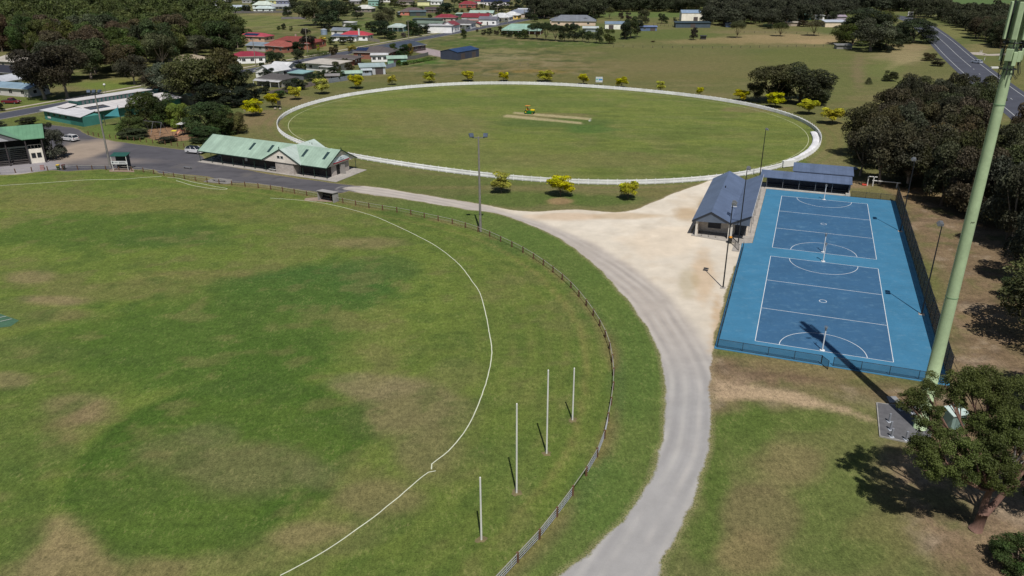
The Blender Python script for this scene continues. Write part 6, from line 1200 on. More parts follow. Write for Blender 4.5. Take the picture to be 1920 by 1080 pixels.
# big gum at the bottom right
tb = G(1832, 993); t = thing('tree', 'big spreading gum with forked reddish trunk at the bottom right corner', 'tree', tb)
LB = [(1738, 742, 3.2, 1.7), (1722, 770, 2.6, 1.3), (1772, 722, 3.6, 1.7), (1812, 715, 3.4, 1.8), (1850, 722, 3, 1.9), (1888, 740, 2.5, 1.9), (1925, 735, 2.5, 2.2), (1850, 752, 4, 1.4), (1740, 800, .8, 1.2), (1722, 838, .4, 1.5), (1750, 842, 0, 1.9), (1775, 872, -.8, 1.9), (1790, 830, .8, 1.5), (1745, 872, -.6, 1.5), (1805, 885, -.6, 1.4), (1835, 862, -.5, 1.7), (1858, 828, .4, 1.9), (1845, 892, -1, 1.5), (1870, 790, 1.6, 2.0), (1905, 778, 1, 2.2), (1872, 870, -.4, 1.6), (1910, 830, 2.5, 1.9), (1950, 800, 0, 2.6), (1985, 850, -.5, 2.5), (1940, 900, 2.8, 1.8), (2010, 780, 1, 2.6), (1830, 800, 2.5, 1.4), (1900, 885, 3.5, 1.4), (1765, 812, 2, 1.3), (1790, 745, 3.5, 1.2), (1700, 752, 2.8, 1.), (1755, 770, 2.2, 1.1), (1880, 905, -1, 1.4), (1890, 830, -.5, 1.5), (1820, 840, -1, 1.3)]
cs = []; rr = []; rs0 = random.Random(4)
for (px, py, dy, r_) in LB:
    c_ = Y(px, py, tb[1]+dy)-tb; cs.append(c_); rr.append(r_*.84)
cs2 = []; rr2 = []
for c_, r_ in zip(cs, rr):
    for k in range(15):
        d = np.array([rs0.gauss(0, 1), rs0.gauss(0, 1), rs0.gauss(0, .8)]); d /= np.linalg.norm(d); cs2.append(c_+d*r_*rs0.uniform(.4, .95)); rr2.append(r_*rs0.uniform(.2, .48))
o = link('crown', crown_mesh('crown', leaves(cs2, rr2, 210000, .055, 21, .8, .25, .8, .45), LEAFM), t); o.color = (*C(84, 98, 52), 1)
b = MB(); fk1, fk2 = Vector((.1, .1, 3.2)), Vector((1.2, .2, 2.6)); RB = M('bark', (122, 92, 80), .85)
b.tube([(-.15, 0, -.05), (0, 0, .5), (.15, .05, 1.6)], [.55, .42, .36], 12); b.tube([(.1, .05, 1.5), (.05, .1, 2.6), (.3, .2, 4.6)], [.34, .27, .2], 10); b.tube([(.2, .05, 1.3), (1.2, .2, 3.0), (2.2, .5, 4.8)], [.3, .24, .18], 10)
for i, c_ in enumerate(cs):
    c_ = Vector(c_); s_ = Vector((.2, .15, 4.2)) if c_.x < .8 else Vector((1.9, .4, 4.3))
    m1 = s_.lerp(c_, .4)+Vector((rs0.uniform(-.4, .4), rs0.uniform(-.4, .4), -.5)); m2 = s_.lerp(c_, .75)+Vector((rs0.uniform(-.3, .3), rs0.uniform(-.3, .3), -.2))
    b.tube([s_+(Vector((0, 0, -.4))), m1, m2, c_], [.15, .1, .07, .03], 7)
    for k in range(3): q = c_+Vector((rs0.uniform(-1, 1), rs0.uniform(-1, 1), rs0.uniform(-.3, .8)))*.9; b.tube([m2, m2.lerp(q, .6)+Vector((0, 0, .1)), q], [.05, .035, .015], 5)
b.build('trunk', RB, t, smooth=True)
b = MB(); q0 = Y(1900, 870, tb[1]+.2)-tb; q0 = Vector(q0)
for (px, py) in ((1911, 800), (1870, 832), (1925, 838), (1890, 850), (1915, 868)): q = Vector(Y(px, py, tb[1]-.4)-tb); m_ = q0.lerp(q, .5)+Vector((rs0.uniform(-.2, .2), 0, rs0.uniform(-.1, .2))); b.tube([q0, m_, q], [.1, .07, .025], 6); b.tube([m_, m_+(q-m_)*.6+Vector((.3, 0, .3))], [.05, .015], 5)
b.tube([Vector((2.0, .4, 4.4)), q0], [.14, .1], 7); b.build('dead_branch', M('bark', (176, 168, 162), .8), t, 'bare pale grey dead branches')

# ------------------------------------------------------------------ power poles
def power_pole(px, by, ty, label, arms=1, rgb=(150, 142, 130)):
    h = HT(px, by, ty); t = thing('power_pole', label, 'power pole', G(px, by), R(67-90), 'timber power poles of the town'); b = MB(); b.tube([(0, 0, 0), (0, 0, h)], [.2, .13], 8); b.build('pole', M('wood', rgb, .85), t)
    b = MB(); b.box(-1.3, 1.3, -.06, .06, h-.5, h-.36)
    if arms > 1: b.box(-.9, .9, -.06, .06, h*.6, h*.6+.12)
    b.build('crossarm', M('wood', rgb, .85), t); b = MB()
    for x in (-1.2, -.6, .6, 1.2): b.tube([(x, 0, h-.36), (x, 0, h-.16)], .06, 6)
    b.build('insulator', WHITE, t)
for (px, by, ty, l_, a_) in ((577, 98, 52, 'pale power pole with two crossarms before the terracotta roof', 2), (766.5, 72, 38, 'power pole beside the street at the dark hedge', 1), (480, 124, 72, 'power pole before the red roofed white house', 1), (307, 119, 99, 'power pole at the edge of the upper left wood', 1), (932.5, 40, 13, 'power pole before the pale hipped roofs', 1), (961, 18, -8, 'power pole behind the grey blue hipped roof', 1), (983, 33, 17, 'thin power pole right of the grey blue hipped roof', 1), (858, 33, 30, 'short power pole among the shops', 1), (906.5, 20, -8, 'power pole behind the red roofed shop', 1), (951.5, 52, 32, 'thin pole beside the street at the green roofed house', 1), (1891, 108, 47, 'power pole beyond the highway driveway', 1), (1765, 24, 2, 'distant power pole before the far green field', 1)):
    power_pole(px, by, ty, l_, a_)
t = thing('lamp_post', 'white globe lamp on a thin post on the lawn across the street', 'street lamp', G(199, 177)); b = MB(); b.tube([(0, 0, 0), (0, 0, 3.0)], .05, 6); b.build('post', M('paint', (120, 124, 120), .5), t); b = MB(); b.ball((0, 0, 3.2), .4, 12, 8); b.build('globe', M('paint', (236, 236, 232), .3), t, smooth=True)
t = thing('floodlight_pole', 'thin dark pole with a small lamp before the dark trees left of the golden trees', 'light pole', G(437, 200)); h = HT(437, 200, 172); b = MB(); b.tube([(0, 0, 0), (0, 0, h)], .09, 6); b.build('pole', M('paint', (60, 60, 62), .5), t); b = MB(); b.extr([(-.4, 0), (.4, -.1), (.3, .3), (-.3, .3)], -.3, .3); e = b.build('lamp', M('paint', (190, 194, 200), .4), t); e.location = (-.4, 0, h)
# highway signs
t = thing('billboard', 'blank white sign board on posts beside the distant highway', 'sign', G(1706, 33), R(10)); b = MB(); b.box(-2.2, 2.2, -.1, .1, 1.2, 4.2); b.build('board', WHITE, t)
for s_ in (-1, 1): b = MB(); b.box(s_*1.6-.08, s_*1.6+.08, -.08, .08, 0, 1.2); b.build('leg', STEEL, t)
for (px, py, l_) in ((1837, 100, 'white post at the mouth of the highway driveway, left one'), (1840.5, 99, 'white post at the mouth of the highway driveway, right one'), (1845.5, 113, 'white guide post below the highway driveway')):
    t = thing('guide_post', l_, 'post', G(px, py)); b = MB(); b.box(-.1, .1, -.05, .05, 0, 1.3); b.build('post', WHITE, t); b = MB(); b.box(-.06, .06, -.06, -.05, 1.05, 1.2); b.build('reflector', M('paint', (180, 40, 40), .3), t)
# white frame and clutter behind the shelter
t = thing('pipe_goal', 'white tubular frame left lying beside the tall fence under the trees', 'frame', G(1648, 350), R(-20)); b = MB()
for x in (-2.2, -1.2, 3.2): b.tube([(x, 0, 0), (x, 0, 1.9 if x < 0 else 1.2)], .12, 8)
b.tube([(-2.3, 0, 1.9), (-.6, 0, 1.9)], .1, 8); b.tube([(-1.4, 0, 1.15), (3.8, 0, 1.1)], .1, 8); b.build('frame', WHITE, t)
b = MB(); b.bevbox(-3.2, -2.3, -.3, .3, 0, .3, .08); b.build('red_block', M('paint', (210, 70, 50), .6), t)
t = thing('boat_hull', 'pale blue overturned dinghy under the trees behind the storage shed', 'boat', G(1596, 318), .2); b = MB(); vs = []; fs = []
for i in range(7):
    x = -1.7+3.4*i/6; w_ = .75*math.sqrt(max(.02, 1-((i-2.6)/3.6)**2)) if i < 6 else .1
    for k in range(5): a_ = math.pi*k/4; vs.append((x, -w_*math.cos(a_), .1+.55*math.sin(a_)*(w_/.75)))
for i in range(6):
    for k in range(4): fs.append((i*5+k, i*5+k+1, i*5+k+6, i*5+k+5))
b.add(vs, fs); b.build('hull', M('paint', (150, 176, 210), .5), t, smooth=True); b = MB(); b.bar((-1.7, 0, .6), (1.7, 0, .5), .08, .08); b.build('keel', WHITE, t)

# ------------------------------------------------------------------ houses and sheds of the town
def house(px, py, L, D, yaw, rt, wh, rh, rc, wc, label, cat='house', solar=None, chim=None, porch=None, doors=0, wins=3, tile=False, brick=False, ov=.45, name=None, wall=None):
    t = thing(name or {'house': 'house', 'shed': 'shed', 'shop': 'shop'}.get(cat, 'building'), label, cat, G(px, py), R(yaw))
    wm = M('brick', wc, .85) if brick else M('ribbed_wall', wc, .65, axis=0, pitch=.3, ribv=.93) if cat == 'shed' else M('render_wall', wc, .75)
    gm_ = sum(rc)/3; rc = tuple(v*.86+gm_*.14 for v in rc); h2 = L/2; b = MB(); b.box(-h2, h2, 0, D, 0, wh); e = ov
    if rt == 'gable':
        for x in (-h2, h2-.1): b.add([(x, 0, wh), (x, D, wh), (x, D/2, wh+rh*.96), (x+.1, 0, wh), (x+.1, D, wh), (x+.1, D/2, wh+rh*.96)], [(0, 1, 2), (3, 5, 4), (0, 2, 5, 3), (1, 4, 5, 2)])
    if rt == 'gabley': b.extr([(-h2, wh), (h2, wh), (0, wh+rh*.96)], 0, D)
    if rt == 'skil': b.add([(-h2, 0, wh), (h2, 0, wh), (h2, D, wh), (-h2, D, wh), (-h2, D, wh+rh*.96), (h2, D, wh+rh*.96)], [(0, 1, 5, 4), (1, 2, 5), (0, 4, 3), (2, 3, 4, 5)])
    b.build('wall', wm, t)
    b = MB(); z0 = wh+.02; th = .14
    ax = 1 if rt == 'gabley' else 0
    if rt == 'gable': b.slab([(-h2-e, -e, z0), (h2+e, -e, z0), (h2+e, D/2, z0+rh), (-h2-e, D/2, z0+rh)], th); b.slab([(-h2-e, D/2, z0+rh), (h2+e, D/2, z0+rh), (h2+e, D+e, z0), (-h2-e, D+e, z0)], th)
    elif rt == 'gabley': b.slab([(-h2-e, -e, z0), (0, -e, z0+rh), (0, D+e, z0+rh), (-h2-e, D+e, z0)], th); b.slab([(0, -e, z0+rh), (h2+e, -e, z0), (h2+e, D+e, z0), (0, D+e, z0+rh)], th)
    elif rt == 'hip':
        if L >= D: r0, r1 = (-h2+D/2*.9, D/2), (h2-D/2*.9, D/2)
        else: r0, r1 = (0, L/2*.9), (0, D-L/2*.9)
        A, B_, C_, D_ = (-h2-e, -e, z0), (h2+e, -e, z0), (h2+e, D+e, z0), (-h2-e, D+e, z0); P0, P1 = (*r0, z0+rh), (*r1, z0+rh)
        if L >= D: fs = [[A, B_, P1, P0], [B_, C_, P1], [C_, D_, P0, P1], [D_, A, P0]]
        else: fs = [[A, B_, P0], [B_, C_, P1, P0], [C_, D_, P1], [D_, A, P0, P1]]
        for f in fs: b.slab(f, th)
    elif rt == 'skil': b.slab([(-h2-e, -e, z0), (h2+e, -e, z0), (h2+e, D+e, z0+rh), (-h2-e, D+e, z0+rh)], th)
    else: b.slab([(-h2-e, -e, z0+.1), (h2+e, -e, z0+.1), (h2+e, D+e, z0+.1+rh), (-h2-e, D+e, z0+.1+rh)], .25)
    rm = M('tile_roof', rc, .8) if tile else M('metal_roof', rc, .45, .1, axis=ax, pitch=.76, ribv=.9); rf = b.build('roof', rm, t)
    if chim:
        b = MB(); cx_, cy_, ch, cc_ = chim; b.box(cx_-.4, cx_+.4, cy_-.35, cy_+.35, wh, wh+rh+ch); b.build('chimney', M('paint', cc_, .8), rf)
    if solar and rt in ('hip', 'gable', 'skil', 'flat'):
        n_, x0 = solar; f = lambda y: z0+.1+(rh*min(1, (y+e)/(D/2+e)) if rt in ('hip', 'gable') else rh*(y+e)/(D+2*e)+.1)
        for k in range(n_): x = x0+k*1.1; y0, y1 = (D*.08, D*.36) if rt in ('hip', 'gable') else (D*.3, D*.6); b = MB(); b.slab([(x, y0, f(y0)), (x+1, y0, f(y0)), (x+1, y1, f(y1)), (x, y1, f(y1))], .05); b.build('solar_panel', M('glass', (40, 52, 84)), rf)
    if porch:
        pd, pc = porch; b = MB(); b.slab([(-h2-.2, -pd, wh-.45), (h2+.2, -pd, wh-.45), (h2+.2, 0, wh-.08), (-h2-.2, 0, wh-.08)], .1); b.build('verandah_roof', M('metal_roof', pc, .45, .1, axis=0, pitch=.76), t)
        n_ = max(2, int(L/3))
        for k in range(n_+1): x = -h2+L*k/n_; b = MB(); b.box(x-.07, x+.07, -pd+.1, -pd+.24, 0, wh-.5); b.build('post', WHITE, t)
    WC = M('paint', (214, 214, 210), .5)
    n_ = wins+doors
    for k in range(n_):
        x = -h2+L*(k+.5)/n_
        if k in [int((d+.5)*n_/doors) for d in range(doors)] if doors else False:
            w2 = min(1.5, L/n_*.38) if cat == 'shed' else .45; b = MB(); b.box(x-w2, x+w2, -.06, 0, .02, min(wh-.3, 2.6 if cat == 'shed' else 2.1)); b.build('door', M('ribbed_wall', (74, 66, 66), .6, axis=2, pitch=.15), t)
        else:
            b = MB(); b.box(x-.75, x+.75, -.06, 0, .95, 2.1); w_ = b.build('window', WC, t); b = MB(); b.box(x-.68, x-.04, -.08, -.06, 1.02, 2.03); b.box(x+.04, x+.68, -.08, -.06, 1.02, 2.03); b.build('pane', GLASS, w_)
    if cat != 'shed' and D > 5:
        for yy in (D*.3, D*.7):
            b = MB(); b.box(h2, h2+.05, yy-.7, yy+.7, .95, 2.1); w_ = b.build('window', WC, t); b = MB(); b.box(h2+.05, h2+.07, yy-.62, yy+.62, 1.02, 2.03); b.build('pane', GLASS, w_)
    if cat == 'house':
        b = MB(); b.bar((-h2-e, -e-.05, wh-.02), (h2+e, -e-.05, wh-.02), .12, .12); b.build('gutter', WC, t)
    return t
A_, B2 = -22.6, 67.4
WHT = (224, 222, 218); CRM = (214, 200, 170); RED = (160, 54, 62); PGN = (170, 200, 184)
# near row behind the oval
house(506, 162, 11, 8, A_, 'hip', 2.5, 1.5, (96, 92, 92), (150, 146, 142), 'low cottage with dark grey roof and white verandah strip nearest the golden trees', porch=(2, (206, 206, 208)), tile=True)
house(496, 147, 9, 9, A_-8, 'gabley', 2.7, 2.1, (224, 226, 228), WHT, 'white weatherboard house with white twin gabled roof behind the dark grey cottage', wins=2)
house(522, 141, 8, 8, B2-90, 'gable', 2.7, 1.9, (226, 228, 230), (200, 198, 196), 'white roofed rear wing of the weatherboard house, on its right', wins=2, cat='house')
house(556, 149, 6.5, 6, A_, 'flat', 2.3, .2, (150, 196, 196), (90, 94, 98), 'carport with flat turquoise roof right of the white gabled house', cat='shed', wins=0)
house(541, 145, 7, 5, A_, 'flat', 2.3, .2, (66, 76, 98), (96, 96, 100), 'small dark blue flat roofed shed left of the turquoise carport', cat='shed', wins=0)
house(602, 133, 15, 9, -26, 'flat', 2.9, .35, (214, 204, 190), (196, 196, 196), 'white house with broad cream flat roof behind the side fence', wins=3, ov=1.0)
house(610, 136, 5, 4, -26, 'skil', 2.2, .3, (206, 206, 204), (190, 188, 184), 'small pale lean-to before the cream flat roofed house', cat='shed', wins=0)
house(637, 122, 13, 8, -12, 'hip', 2.7, 1.1, (104, 94, 92), (130, 84, 70), 'brown brick house wing with low dark roof and timber posts', brick=True, tile=True, doors=1, wins=2, ov=1.1)
house(697, 111, 17, 12, -12, 'hip', 2.9, 2.1, (100, 92, 92), (138, 92, 78), 'brown brick house with dark tiled hip roof and blue solar panels', brick=True, tile=True, solar=(5, -8), wins=3)
house(712, 116, 7, 4, 8, 'skil', 2.9, .3, (232, 232, 234), (232, 230, 226), 'white garage with three small windows before the brown brick house', cat='house', wins=3)
house(745, 121, 8, 6, 10, 'gable', 2.5, .9, (172, 204, 184), (122, 160, 138), 'green walled shed with pale green roof beside the white garage', cat='shed', wins=0, doors=1)
house(700, 140, 9.5, 7.5, 14, 'skil', 3.0, .5, (178, 200, 202), (164, 168, 172), 'big pale grey garage with pale teal roof at the back fence', cat='shed', wins=1, doors=1)
house(688, 141.5, 3.5, 2.5, 14, 'gable', 2.0, .5, (196, 206, 214), (150, 160, 172), 'little grey garden shed before the pale grey garage', cat='shed', wins=1)
house(661, 147, 7, 4, 14, 'gable', 1.9, .8, (176, 208, 188), (134, 164, 150), 'small shed with pale green roof left of the pale grey garage', cat='shed', wins=0)
house(624, 153.5, 4.6, 3.2, 10, 'gable', 2.2, .6, (150, 146, 144), (132, 122, 118), 'brown timber shed at the corner of the back fence', cat='shed', wins=1)
house(770, 98, 22, 9, 55, 'hip', 2.6, 1.9, (72, 84, 100), (72, 62, 64), 'long low house with dark slate blue hip roof and dark verandah beside the pink gravel', wins=5)
house(878.5, 109.5, 16.5, 9.5, 57, 'gable', 3.4, 1.1, (44, 74, 122), (52, 58, 74), 'large navy shed with blue roof standing alone at the paddock corner', cat='shed', wins=0, doors=2, ov=.15)
# street left side
house(543, 92, 22, 13, A_+6, 'hip', 2.9, 2.6, (150, 62, 54), (150, 96, 80), 'large house with terracotta tiled hip roof behind dark shrubs', tile=True, brick=True, chim=(0, 7, .9, (186, 160, 150)))
house(514, 98, 14, 9, A_-10, 'hip', 2.8, 2.2, (178, 88, 76), (150, 100, 84), 'front wing with mottled salmon roof tiles left of the terracotta house', tile=True, brick=True)
house(584, 88, 8, 7, A_, 'gable', 2.5, 1.2, (142, 54, 48), (140, 84, 70), 'right end of the terracotta roofs behind the dark shrub', tile=True, cat='house', wins=1)
house(471, 78, 17, 9, A_+4, 'hip', 2.7, 1.6, (198, 76, 90), (180, 150, 130), 'low house with pinkish red roof and dark solar panels beside the field', solar=(8, -5))
house(480, 96, 11, 8, A_, 'gable', 2.6, 1.3, (138, 152, 166), (150, 146, 142), 'small blue grey roofed house behind the red roofed white house', wins=2)
house(466, 119, 14, 9, 14, 'hip', 2.9, 1.7, (166, 50, 68), (226, 226, 226), 'white weatherboard house with crimson hip roof left of a power pole', wins=4)
house(345, 127, 14, 9, -14, 'hip', 2.9, 1.9, (190, 172, 144), (200, 190, 176), 'house with beige hip roof half hidden in the upper left wood')
house(663, 76, 16, 9, A_+12, 'hip', 2.7, 1.9, (208, 66, 78), (230, 230, 230), 'white cottage with bright red roof and tall white chimney', chim=(3.5, -.1, 1.6, (236, 234, 232)), wins=4)
house(645, 77, 14, 6, A_+12, 'skil', 2.4, .9, (98, 112, 142), (226, 226, 228), 'low white wing with blue grey roof left of the bright red roofed cottage', wins=4)
house(638, 66, 11, 7, A_+8, 'gable', 2.6, 1.4, (132, 142, 156), (206, 204, 200), 'grey roofed white house behind the round dark tree', wins=2)
house(652, 50, 8, 5, A_, 'flat', 2.6, .2, (230, 230, 230), (206, 206, 206), 'small white flat roofed outbuilding below the distant tall gums', cat='shed', wins=0)
t = thing('water_tank', 'grey cylindrical water tank with conical top behind the golden shrub', 'water tank', G(608, 65)); b = MB(); b.tube([(0, 0, 0), (0, 0, 2.8)], 1.9, 18); b.build('tank', M('ribbed_wall', (132, 148, 168), .4, .2, axis=2, pitch=.3), t); b = MB(); b.tube([(0, 0, 2.8), (0, 0, 3.5)], [2.0, .1], 18); b.build('lid', M('paint', (160, 170, 180), .4), t)
house(743, 59, 10, 8, A_+10, 'hip', 2.9, 1.5, (196, 214, 206), (106, 140, 142), 'teal cottage with pale hipped roof between dark trees', porch=(1.6, (190, 206, 200)))
# shops along the street
house(824, 62, 15, 9, -8, 'flat', 4.2, .2, (204, 204, 206), (232, 232, 234), 'long white walled hall end with red trim before the tall dark hedge', cat='shop', wins=0)
house(840, 60.5, 8, 9, B2-90+4, 'gabley', 4.0, 2.2, (150, 60, 66), (234, 234, 236), 'white gabled shop front with tall dark windows and red roof edge', cat='shop', wins=2)
house(803, 52.5, 18, 10, -16, 'gable', 2.8, 1.3, (124, 142, 124), (190, 200, 196), 'long building with grey green roof behind the white walled hall', cat='building', wins=3)
house(834, 41, 15, 9, -10, 'hip', 2.8, 2.1, (158, 54, 66), (170, 160, 150), 'crimson hipped roof behind the grey green roofs', cat='house')
house(864, 53.5, 14, 10, -14, 'hip', 2.9, 2.4, (104, 100, 102), (210, 210, 208), 'grey hip roofed house with pale verandah behind the parked cars', porch=(2.2, (220, 220, 222)), wins=3)
house(889, 46, 13, 6, -14, 'flat', 2.6, .3, (196, 150, 140), (228, 226, 224), 'low white wing with reddish roof edge beside the crimson roofed hall', cat='building', wins=0)
house(890, 41, 19, 11, -14, 'gable', 3.0, 2.4, (150, 50, 62), (232, 230, 228), 'white hall with large crimson roof on the street', cat='building', wins=2, chim=(2, 5, .5, (170, 90, 90)))
house(893, 51, 5, 3, B2-90, 'gabley', 2.2, 1.0, (172, 62, 60), (190, 182, 160), 'small shelter with red roof at the fence corner before the crimson hall', cat='shed', wins=0)
house(914, 47, 12, 9, -12, 'gable', 3.6, 1.6, (126, 124, 136), (236, 236, 236), 'white shop with grey gable and dark glazed front', cat='shop', wins=2, doors=1)
house(938, 40, 13, 10, -16, 'hip', 2.9, 2.4, (224, 228, 230), (226, 214, 202), 'house with bright white hip roof and verandah beside the white shop', porch=(1.6, (220, 222, 224)))
house(957, 36, 11, 9, -16, 'hip', 2.8, 2.2, (232, 234, 236), (196, 164, 90), 'house with white hip roof and yellow brown wall, right of the bright white hip roof')
house(972, 33, 18, 11, -14, 'hip', 2.9, 2.4, (140, 150, 170), (176, 160, 146), 'house with blue grey hipped roof at the far right of the street row')
house(988, 25, 17, 7, -10, 'skil', 3.0, .4, (224, 230, 240), (60, 64, 80), 'long building with nearly white flat roof behind the blue grey hipped roof', cat='building')
house(902, 31, 18, 9, -10, 'gable', 2.6, 1.6, (178, 206, 192), (206, 200, 190), 'pale green roofed building behind the crimson hall', cat='building')
house(868, 33, 11, 6, -10, 'skil', 2.6, .5, (176, 204, 188), (60, 72, 70), 'open shed with pale green roof left of the crimson hall', cat='shed', wins=0)
house(876, 15, 15, 10, -8, 'hip', 3, 2.6, (158, 56, 64), (150, 84, 76), 'red brick house with crimson hip roof at the top of the picture', brick=True)
house(898, 8, 10, 8, -8, 'hip', 2.8, 1.6, (176, 60, 70), (220, 214, 208), 'small white house with red roof right of the crimson hipped house at the top', wins=2)
house(928, 10, 26, 10, -8, 'gable', 3.2, 2.2, (44, 50, 92), (214, 210, 214), 'long navy roofed building at the top of the picture', cat='building')
house(770, 29, 17, 11, -12, 'hip', 2.9, 2.6, (116, 98, 96), (190, 120, 106), 'pink brick house with brown hip roof and white gutter', brick=True, wins=3)
house(784, 30, 12, 9, 10, 'gable', 3.0, .9, (98, 118, 124), (60, 72, 72), 'dark green shed with grey roof before the pink brick house', cat='shed', wins=0, doors=1)
house(753, 28, 6, 4, -10, 'skil', 2.0, .3, (168, 178, 190), (90, 104, 120), 'small blue grey garden shed on the lawn left of the dark green shed', cat='shed', wins=1)
house(794, 10.5, 11, 6, -6, 'flat', 3.6, .2, (110, 106, 100), (214, 212, 160), 'cream yellow flat roofed shed at the top beside a white house', cat='shed', wins=0)
house(815, 9, 14, 8, -6, 'gable', 3.0, 1.4, (206, 210, 208), (222, 226, 222), 'white house with pale roof at the top right of the cream shed', wins=4)
house(811, 24, 13, 8, -8, 'gable', 2.6, 1.6, (86, 72, 76), (96, 80, 76), 'dark brown roofed house left of the tall dark street tree', wins=3)
house(800, 43, 20, 6, -10, 'skil', 2.4, .4, (78, 92, 84), (70, 84, 78), 'long dark green flat roofed sheds behind the grey green roofs', cat='shed', wins=0)
house(757, 9, 17, 9, -6, 'hip', 2.8, 2., (104, 88, 84), (150, 140, 130), 'brown hip roofed house at the very top above the pink brick house')
# far upper middle
house(681, 23, 14, 10, -10, 'hip', 2.8, 2.6, (224, 224, 218), (120, 110, 104), 'house with white pyramid roof above the dark round tree')
house(700, 11, 9, 7, -4, 'gable', 4.2, 1.0, (150, 180, 172), (126, 164, 154), 'teal two storey building at the top of the picture', cat='building')
house(664, 8, 10, 8, -4, 'hip', 2.8, 1.8, (190, 188, 196), (120, 116, 112), 'grey roofed house at the top between distant trees')
house(722, 4, 10, 6, -4, 'gable', 2.8, 1.3, (206, 208, 210), (214, 212, 210), 'white house at the top right of the teal building')
# far field row
house(403, 22, 9, 7, 0, 'hip', 3.0, 2.2, (226, 230, 234), (196, 200, 204), 'pale two level house with white hip roof behind the field', wins=2)
house(399, 24, 10, 6, 0, 'gable', 2.6, .8, (60, 72, 78), (56, 68, 74), 'dark green shed before the pale two level house', cat='shed', wins=0)
house(419, 22.5, 11, 5, 0, 'gable', 2.4, .9, (230, 226, 222), (216, 186, 164), 'low salmon walled shed beside the dark green shed', cat='shed', wins=1)
house(445, 21, 16, 9, 0, 'gable', 2.8, 1.8, (186, 200, 216), (70, 76, 84), 'dark walled house with pale blue roof facing the field')
house(492, 16, 17, 10, 0, 'hip', 2.9, 3.0, (212, 226, 212), (190, 196, 192), 'house with large pale green hip roof at the upper row beyond the field')
house(494, 22.5, 16, 8, 0, 'hip', 2.6, 2.0, (204, 222, 220), (206, 212, 212), 'house with pale mint roof at the field fence')
house(512, 7, 13, 9, 0, 'hip', 3.0, 2.6, (182, 212, 190), (192, 190, 130), 'house with light green roof at the top behind the pale hip roofs')
house(531, 8, 13, 8, 0, 'gable', 3.4, 1., (214, 216, 226), (110, 116, 140), 'two level house with white verandah at the top of the field row', wins=4)
house(527, 17, 16, 8, 0, 'gable', 2.4, 1.4, (176, 182, 186), (150, 154, 160), 'grey roofed house with verandah before the dark trees at the field corner', porch=(1.6, (170, 176, 180)))
house(374, 22, 10, 7, 0, 'gable', 2.6, 1.5, (190, 196, 206), (80, 84, 92), 'small house with pale roof half hidden at the left end of the field', wins=2)
house(392, 9, 14, 9, 0, 'hip', 2.8, 2, (72, 74, 100), (110, 110, 120), 'house with dark indigo roof at the top left of the field row')
house(466, 6, 12, 8, 0, 'hip', 2.8, 1.6, (186, 192, 196), (150, 150, 150), 'grey white roofed house at the top behind the green trees')
house(418, 4, 12, 8, 0, 'gable', 2.8, 1.6, (206, 208, 212), (170, 170, 170), 'pale roofed house at the very top above the field')
# centre right
house(978, 64, 23, 10, -10, 'hip', 2.6, 2.8, (150, 192, 174), (126, 84, 66), 'brick homestead with pale green hip roof and deep verandah above a stone garden', porch=(2.2, (160, 196, 180)), brick=True)
house(979, 60.5, 6, 5, -10, 'gabley', 2.6, 1.6, (150, 192, 174), (206, 196, 178), 'small entrance gable of the green roofed homestead', cat='porch', wins=1, name='porch')
house(1075, 48, 29, 13, -6, 'hip', 2.8, 3.4, (128, 134, 144), (190, 170, 150), 'large house with blue grey hip roof behind the row of trees')
house(1097, 47.5, 8, 7, -6, 'gabley', 2.8, 2.1, (120, 128, 136), (170, 150, 132), 'projecting right wing of the large blue grey roofed house', wins=1)
house(1048, 45, 12, 8, -6, 'hip', 2.8, 1.5, (122, 126, 134), (180, 164, 148), 'low left wing of the large blue grey roofed house')
house(1157, 55, 15, 8, -4, 'gable', 3.2, 1.3, (128, 152, 176), (226, 222, 208), 'white walled shed with blue grey roof and dark roller doors', cat='shed', wins=0, doors=2, ov=.2)
house(1107, 60, 9, 6, -6, 'gable', 2.2, .9, (206, 216, 214), (130, 140, 144), 'grey shed with pale curved looking roof among the paddock trees', cat='shed', wins=0)
house(1216, 58, 10, 4.5, -2, 'skil', 2.4, .4, (120, 140, 190), (84, 100, 128), 'small blue stable with flat roof in the paddock', cat='shed', wins=1, doors=1)
house(1304, 39, 20, 9, -2, 'gable', 5.2, 1.8, (140, 166, 196), (224, 214, 202), 'big cream shed with blue roof behind the dark lean-to', cat='shed', wins=0, doors=1, ov=.2)
house(1299, 52, 22, 7, -2, 'skil', 3.0, .5, (58, 76, 84), (62, 74, 84), 'long dark green lean-to shed before the big cream shed', cat='shed', wins=0, doors=1)
house(1192, 3.5, 16, 8, 0, 'gable', 2.8, 1.4, (228, 222, 216), (190, 170, 150), 'long building with pale roof at the top edge between dark trees', cat='building')
house(1133, 20, 10, 8, -6, 'hip', 2.6, 2.2, (112, 112, 118), (120, 116, 110), 'grey hip roofed house between distant trees above the white shed', wins=2)
house(1368, 51, 4.5, 3, 0, 'skil', 2.2, .3, (140, 150, 170), (110, 124, 150), 'tiny blue grey shed beside the spreading paddock tree', cat='shed', wins=1)
house(1484, 38, 11, 8, -2, 'gable', 3.6, 1.3, (140, 156, 180), (150, 160, 172), 'blue grey shed half hidden in the top right grove', cat='shed', wins=0, doors=1)
house(1506, 37, 11, 7, -2, 'gable', 3.0, 2.2, (150, 196, 176), (40, 90, 86), 'pale green roofed house with dark skylight strips in the top right grove', solar=(2, -2), wins=2)
house(1536, 37, 7, 5, -2, 'flat', 2.8, .2, (206, 208, 208), (226, 226, 224), 'white cube cottage in the top right grove', wins=1, doors=1, cat='cottage', name='cottage')
house(1566, 51, 13, 8, -2, 'skil', 3.2, .8, (204, 212, 226), (206, 190, 166), 'cream walled shed with whitish roof left of the highway clump', cat='shed', wins=0)
